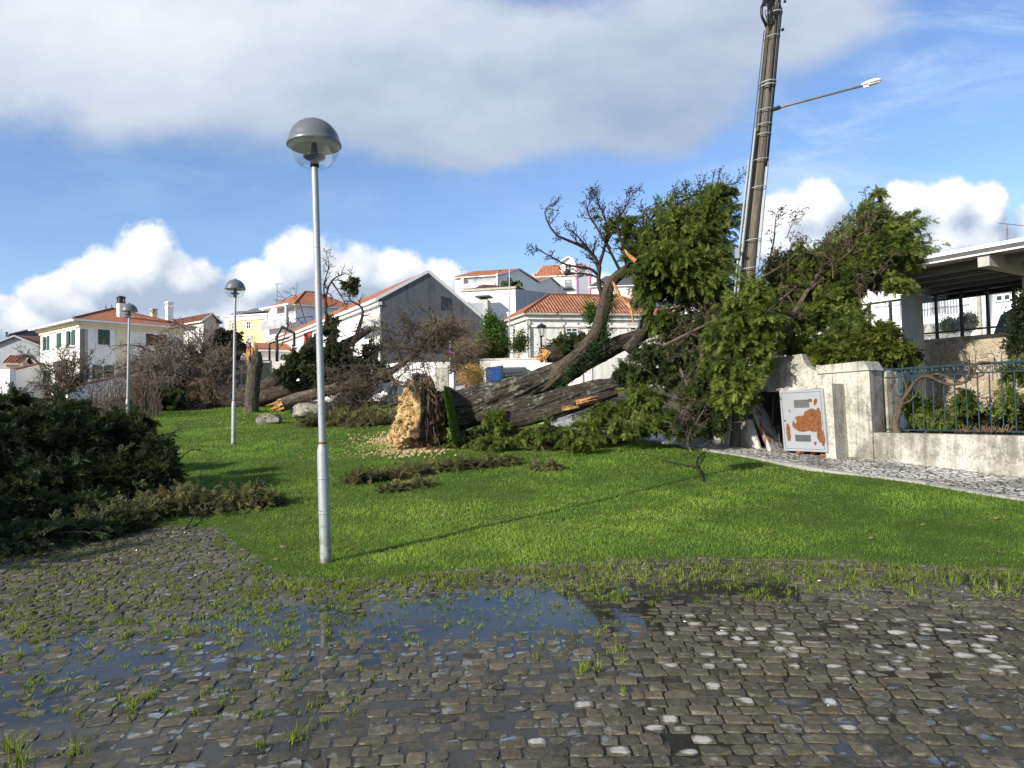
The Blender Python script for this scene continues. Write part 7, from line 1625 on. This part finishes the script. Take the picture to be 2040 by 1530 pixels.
# ---------------------------------------------------------------- lamp posts
def lamp(px, py, Y, scale, label, lean=0., top=None, h=4.47, zb=None, rot=0.):
    base = atY(px, py, Y)
    if zb is not None: base[2] = zb
    o = thing('lamp_post', label, 'lamp post', base, 'round headed park lamps'); L = []
    ax = np.array(((1, 0, 0), (0, 1, 0), (0, 0, 1)), float); up = unit((lean, 0, 1)); x = unit(np.cross((0, 1, 0), up)); y = np.cross(up, x); A = (x, y, up)
    B = base
    def at(z): return B+up*z
    zj = .255*h
    MB().lathe(B, [(.0585, -.25), (.0585, zj-.06), (.054, zj-.02), (.040, zj+.03), (.038, zj+.04)], 28, A).build('base_sleeve', M['galv'], o, smooth=True)
    MB().lathe(B, [(.0375, zj+.035), (.0345, h*.885)], 24, A).build('pole', M['galv'], o, smooth=True)
    q = MB(); q.lathe(B, [(.0405, zj+.03), (.0425, zj+.036), (.0425, zj+.052), (.038, zj+.056)], 24, A); q.build('rust_ring', M['rust'], o)
    q = MB()
    for z in (zj*.72, zj*.42): q.lathe(B, [(.0587, z), (.0605, z+.006), (.0605, z+.016), (.0587, z+.022)], 28, A)
    q.box(at(zj*.45)+np.array((-.02, -.060, 0)), (.012, .006, .012)); q.build('seam', M['galv'], o)
    hb = h*.885; R = .058*h; zc = h-R-.03                                          # centre of the globe
    hd = MB(); hd.lathe(B, [(.036, hb-.005), (.046, hb-.002), (.046, hb+.065), (.05, hb+.075), (.10, hb+.088), (.118, hb+.105), (.115, hb+.115), (.055, hb+.125), (.038, hb+.16), (.026, hb+.25), (.024, zc+.02), (0, zc+.02)], 28, A)
    head = hd.build('lamp_base', M['lamp_black'], o, smooth=True)
    th = np.linspace(0, math.pi/2, 14); prof = [(R*math.cos(t), zc+R*math.sin(t)) for t in th]
    MB().lathe(B, [(R*1.035, zc-.012), (R*1.045, zc+.004), (R*1.02, zc+.02)]+[(r_, z) for r_, z in prof[1:-1]]+[(.012, zc+R)], 40, A).build('dome', M['lamp_cap'], o, smooth=True)
    MB().lathe(B, [(.03, zc+R-.005), (.03, zc+R+.012), (.012, zc+R+.022), (0, zc+R+.022)], 12, A).build('finial', M['lamp_black'], o)
    MB().lathe(B, [(R*1.03, zc-.010), (R*.95, zc+.012), (R*.90, zc+.07), (R*.6, zc+.14), (.03, zc+.16), (0, zc+.16)], 32, A).build('reflector', M['lamp_inner'], o, smooth=True)
    th = np.linspace(-1.10, 0, 14); MB().lathe(B, [(R*.975*math.cos(t), zc+R*.975*math.sin(t)-.005) for t in th], 40, A).build('globe', M['clear'], o, smooth=True)
    return o
lb = ground(649, 1121); lamp(649, 1121, lb[1], 1, 'nearest tall lamp post standing at the lawn corner by the paving', lean=-.017, h=4.73)
lb2 = ground(465, 886); lamp(465, 886, lb2[1], 1, 'middle lamp post on the open lawn left of the nearest one', lean=.018, h=lb2[1]*333/F)
Y3 = 24.2; zt3 = atY(253, 603, Y3)[2]; lamp(253, 830, Y3, 1, 'farthest lamp post rising from thin stems before the white house', lean=.02, h=4.47, zb=zt3-4.47)
# ---------------------------------------------------------------- leaning wooden pole
Yp = ground(1466, 892)[1]
B = ground(1466, 893); o = thing('utility_pole', 'tall leaning wooden utility pole with conduits, straps and street lamp arm', 'pole', B)
def ax_(y, off=0., dy=0.):
    """point on the pole at photograph row y, off in photograph pixels to the side"""
    x = np.interp(y, [-330, 0, 300, 540, 700, 893], [1578, 1546, 1517, 1493, 1481, 1466]); return atY(x+off, y, Yp+dy)
rows = [900, 800, 700, 600, 500, 400, 300, 200, 100, 0, -100, -220, -330]
b = MB(); b.tube([ax_(y) for y in rows], np.linspace(.140, .102, len(rows)), 24, ridge=.05, rn=8, smoothn=70, lump=.03, seed=2); b.build('pole', M['pole_wood'], o, smooth=True)
b = MB(); b.tube([ax_(y, -np.interp(y, [-330, 893], [10, 14]), -.05) for y in rows if y < 760], .048, 12, smoothn=50, lump=.05); b.build('side_timber', M['pole_wood'], o, smooth=True)
def run(name, offs, r, mat, y0, y1, dy=-.14): b = MB(); ys_ = np.linspace(y0, y1, 10); b.tube([ax_(y, np.interp(y, [0, 900], offs), dy) for y in ys_], r, 8, smoothn=24); return b.build(name, M[mat], o, smooth=True)
run('conduit', (12, 19), .030, 'conduit', 545, 320, -.10); run('conduit', (-14, -22), .022, 'conduit', 895, 255, -.16); run('conduit', (-20, -29), .024, 'conduit', 895, 320, -.12); run('conduit', (-9, -16), .02, 'conduit', 890, 700, -.2)
run('cable', (9, 15), .026, 'cable', 330, 10, -.13); run('cable', (13, 18), .016, 'cable', 420, 15, -.08); run('cable', (-17, -27), .010, 'cable', 600, 60, -.14); run('cable', (3, 6), .012, 'cable', 180, 10, -.16)
for y in (30, 77, 167, 174, 251, 271, 321, 376, 480, 536, 840, 620, 222):
    c = ax_(y, -1); w_ = np.interp(y, [0, 900], [.17, .22]); b = MB(); a = np.linspace(0, 2*math.pi, 25); b.tube([c+np.array((math.cos(t)*w_, math.sin(t)*.19-.02, math.cos(t)*.02)) for t in a], .010 if y not in (30, 167, 174) else .016, 5, closed=False); b.build('strap', M['strap'], o)
b = MB(); A_ = ax_(218, 12, -.1); E_ = atY(1722, 170, Yp-.9); b.tube([A_, A_+(E_-A_)*.1, E_], [.030, .030, .024], 10); arm = b.build('lamp_arm', M['arm'], o, smooth=True); b = MB(); b.tube([ax_(221, 8, -.1), A_+(E_-A_)*.10], .045, 10); b.build('bracket', M['cable'], arm)
d = unit(E_-A_); sdv = unit(np.cross(d, (0, 0, 1))); upv = np.cross(sdv, d); b = MB(); nH = 14
prof = [(-.06, .03, .03), (0, .05, .045), (.10, .085, .06), (.22, .10, .062), (.30, .085, .05), (.34, .03, .02)]
Vh = []; sg_ = 18
for l, wv, hv in prof:
    for t in range(sg_): a_ = 2*math.pi*t/sg_; Vh.append(E_+d*l+sdv*math.cos(a_)*wv+upv*(max(math.sin(a_), -.35)*hv+.02))
i = np.arange(len(prof)-1)[:, None]*sg_; j = np.arange(sg_)[None]; j2 = (j+1) % sg_; b.add(np.array(Vh), [np.stack([i+j, i+j2, i+sg_+j2, i+sg_+j], -1).reshape(-1, 4), np.arange(sg_)[::-1], np.arange(sg_)+(len(prof)-1)*sg_]); hd = b.build('lamp_head', M['white_paint'], arm, smooth=True)
b = MB(); b.box(E_+d*.18-upv*.012, (.22, .12, .03), (d, sdv, upv)); b.box(E_+d*.03-upv*.03, (.10, .05, .05), (d, sdv, upv)); b.build('lamp_lens', M['lamp_inner'], hd)
b = MB(); rc = np.random.RandomState(4)
b.tube([ax_(58, -12), ax_(45, -18, -.1), ax_(32, -25, -.15), ax_(15, -27, -.15), ax_(5, -24, -.1), ax_(-20, -26, -.1)], .034, 8, smoothn=30)
for k in range(9): b.tube([ax_(55-rc.uniform(0, 6), -10+rc.uniform(-2, 2), -.15), ax_(40-rc.uniform(0, 20), -20+rc.uniform(-4, 22), -.2), ax_(15-rc.uniform(0, 20), -18+rc.uniform(-8, 26), -.2), ax_(-30, -16+rc.uniform(-8, 20), -.15)], .009, 5, smoothn=20)
for k in range(4): b.box(ax_(6-k*5, -22+k*4, -.16), (.05, .05, .13))
b.tube([ax_(60, 12, -.1), ax_(60, 17, -.1)], .008, 5); b.box(ax_(59, 19, -.1), (.05, .05, .05)); b.box(ax_(3, 18, -.1), (.05, .04, .05))
b.build('cable_bundle', M['cable'], o, smooth=False)
b = MB(); b.box(ax_(505, -28, -.18), (.09, .05, .22)); b.build('junction_box', M['conduit'], o)
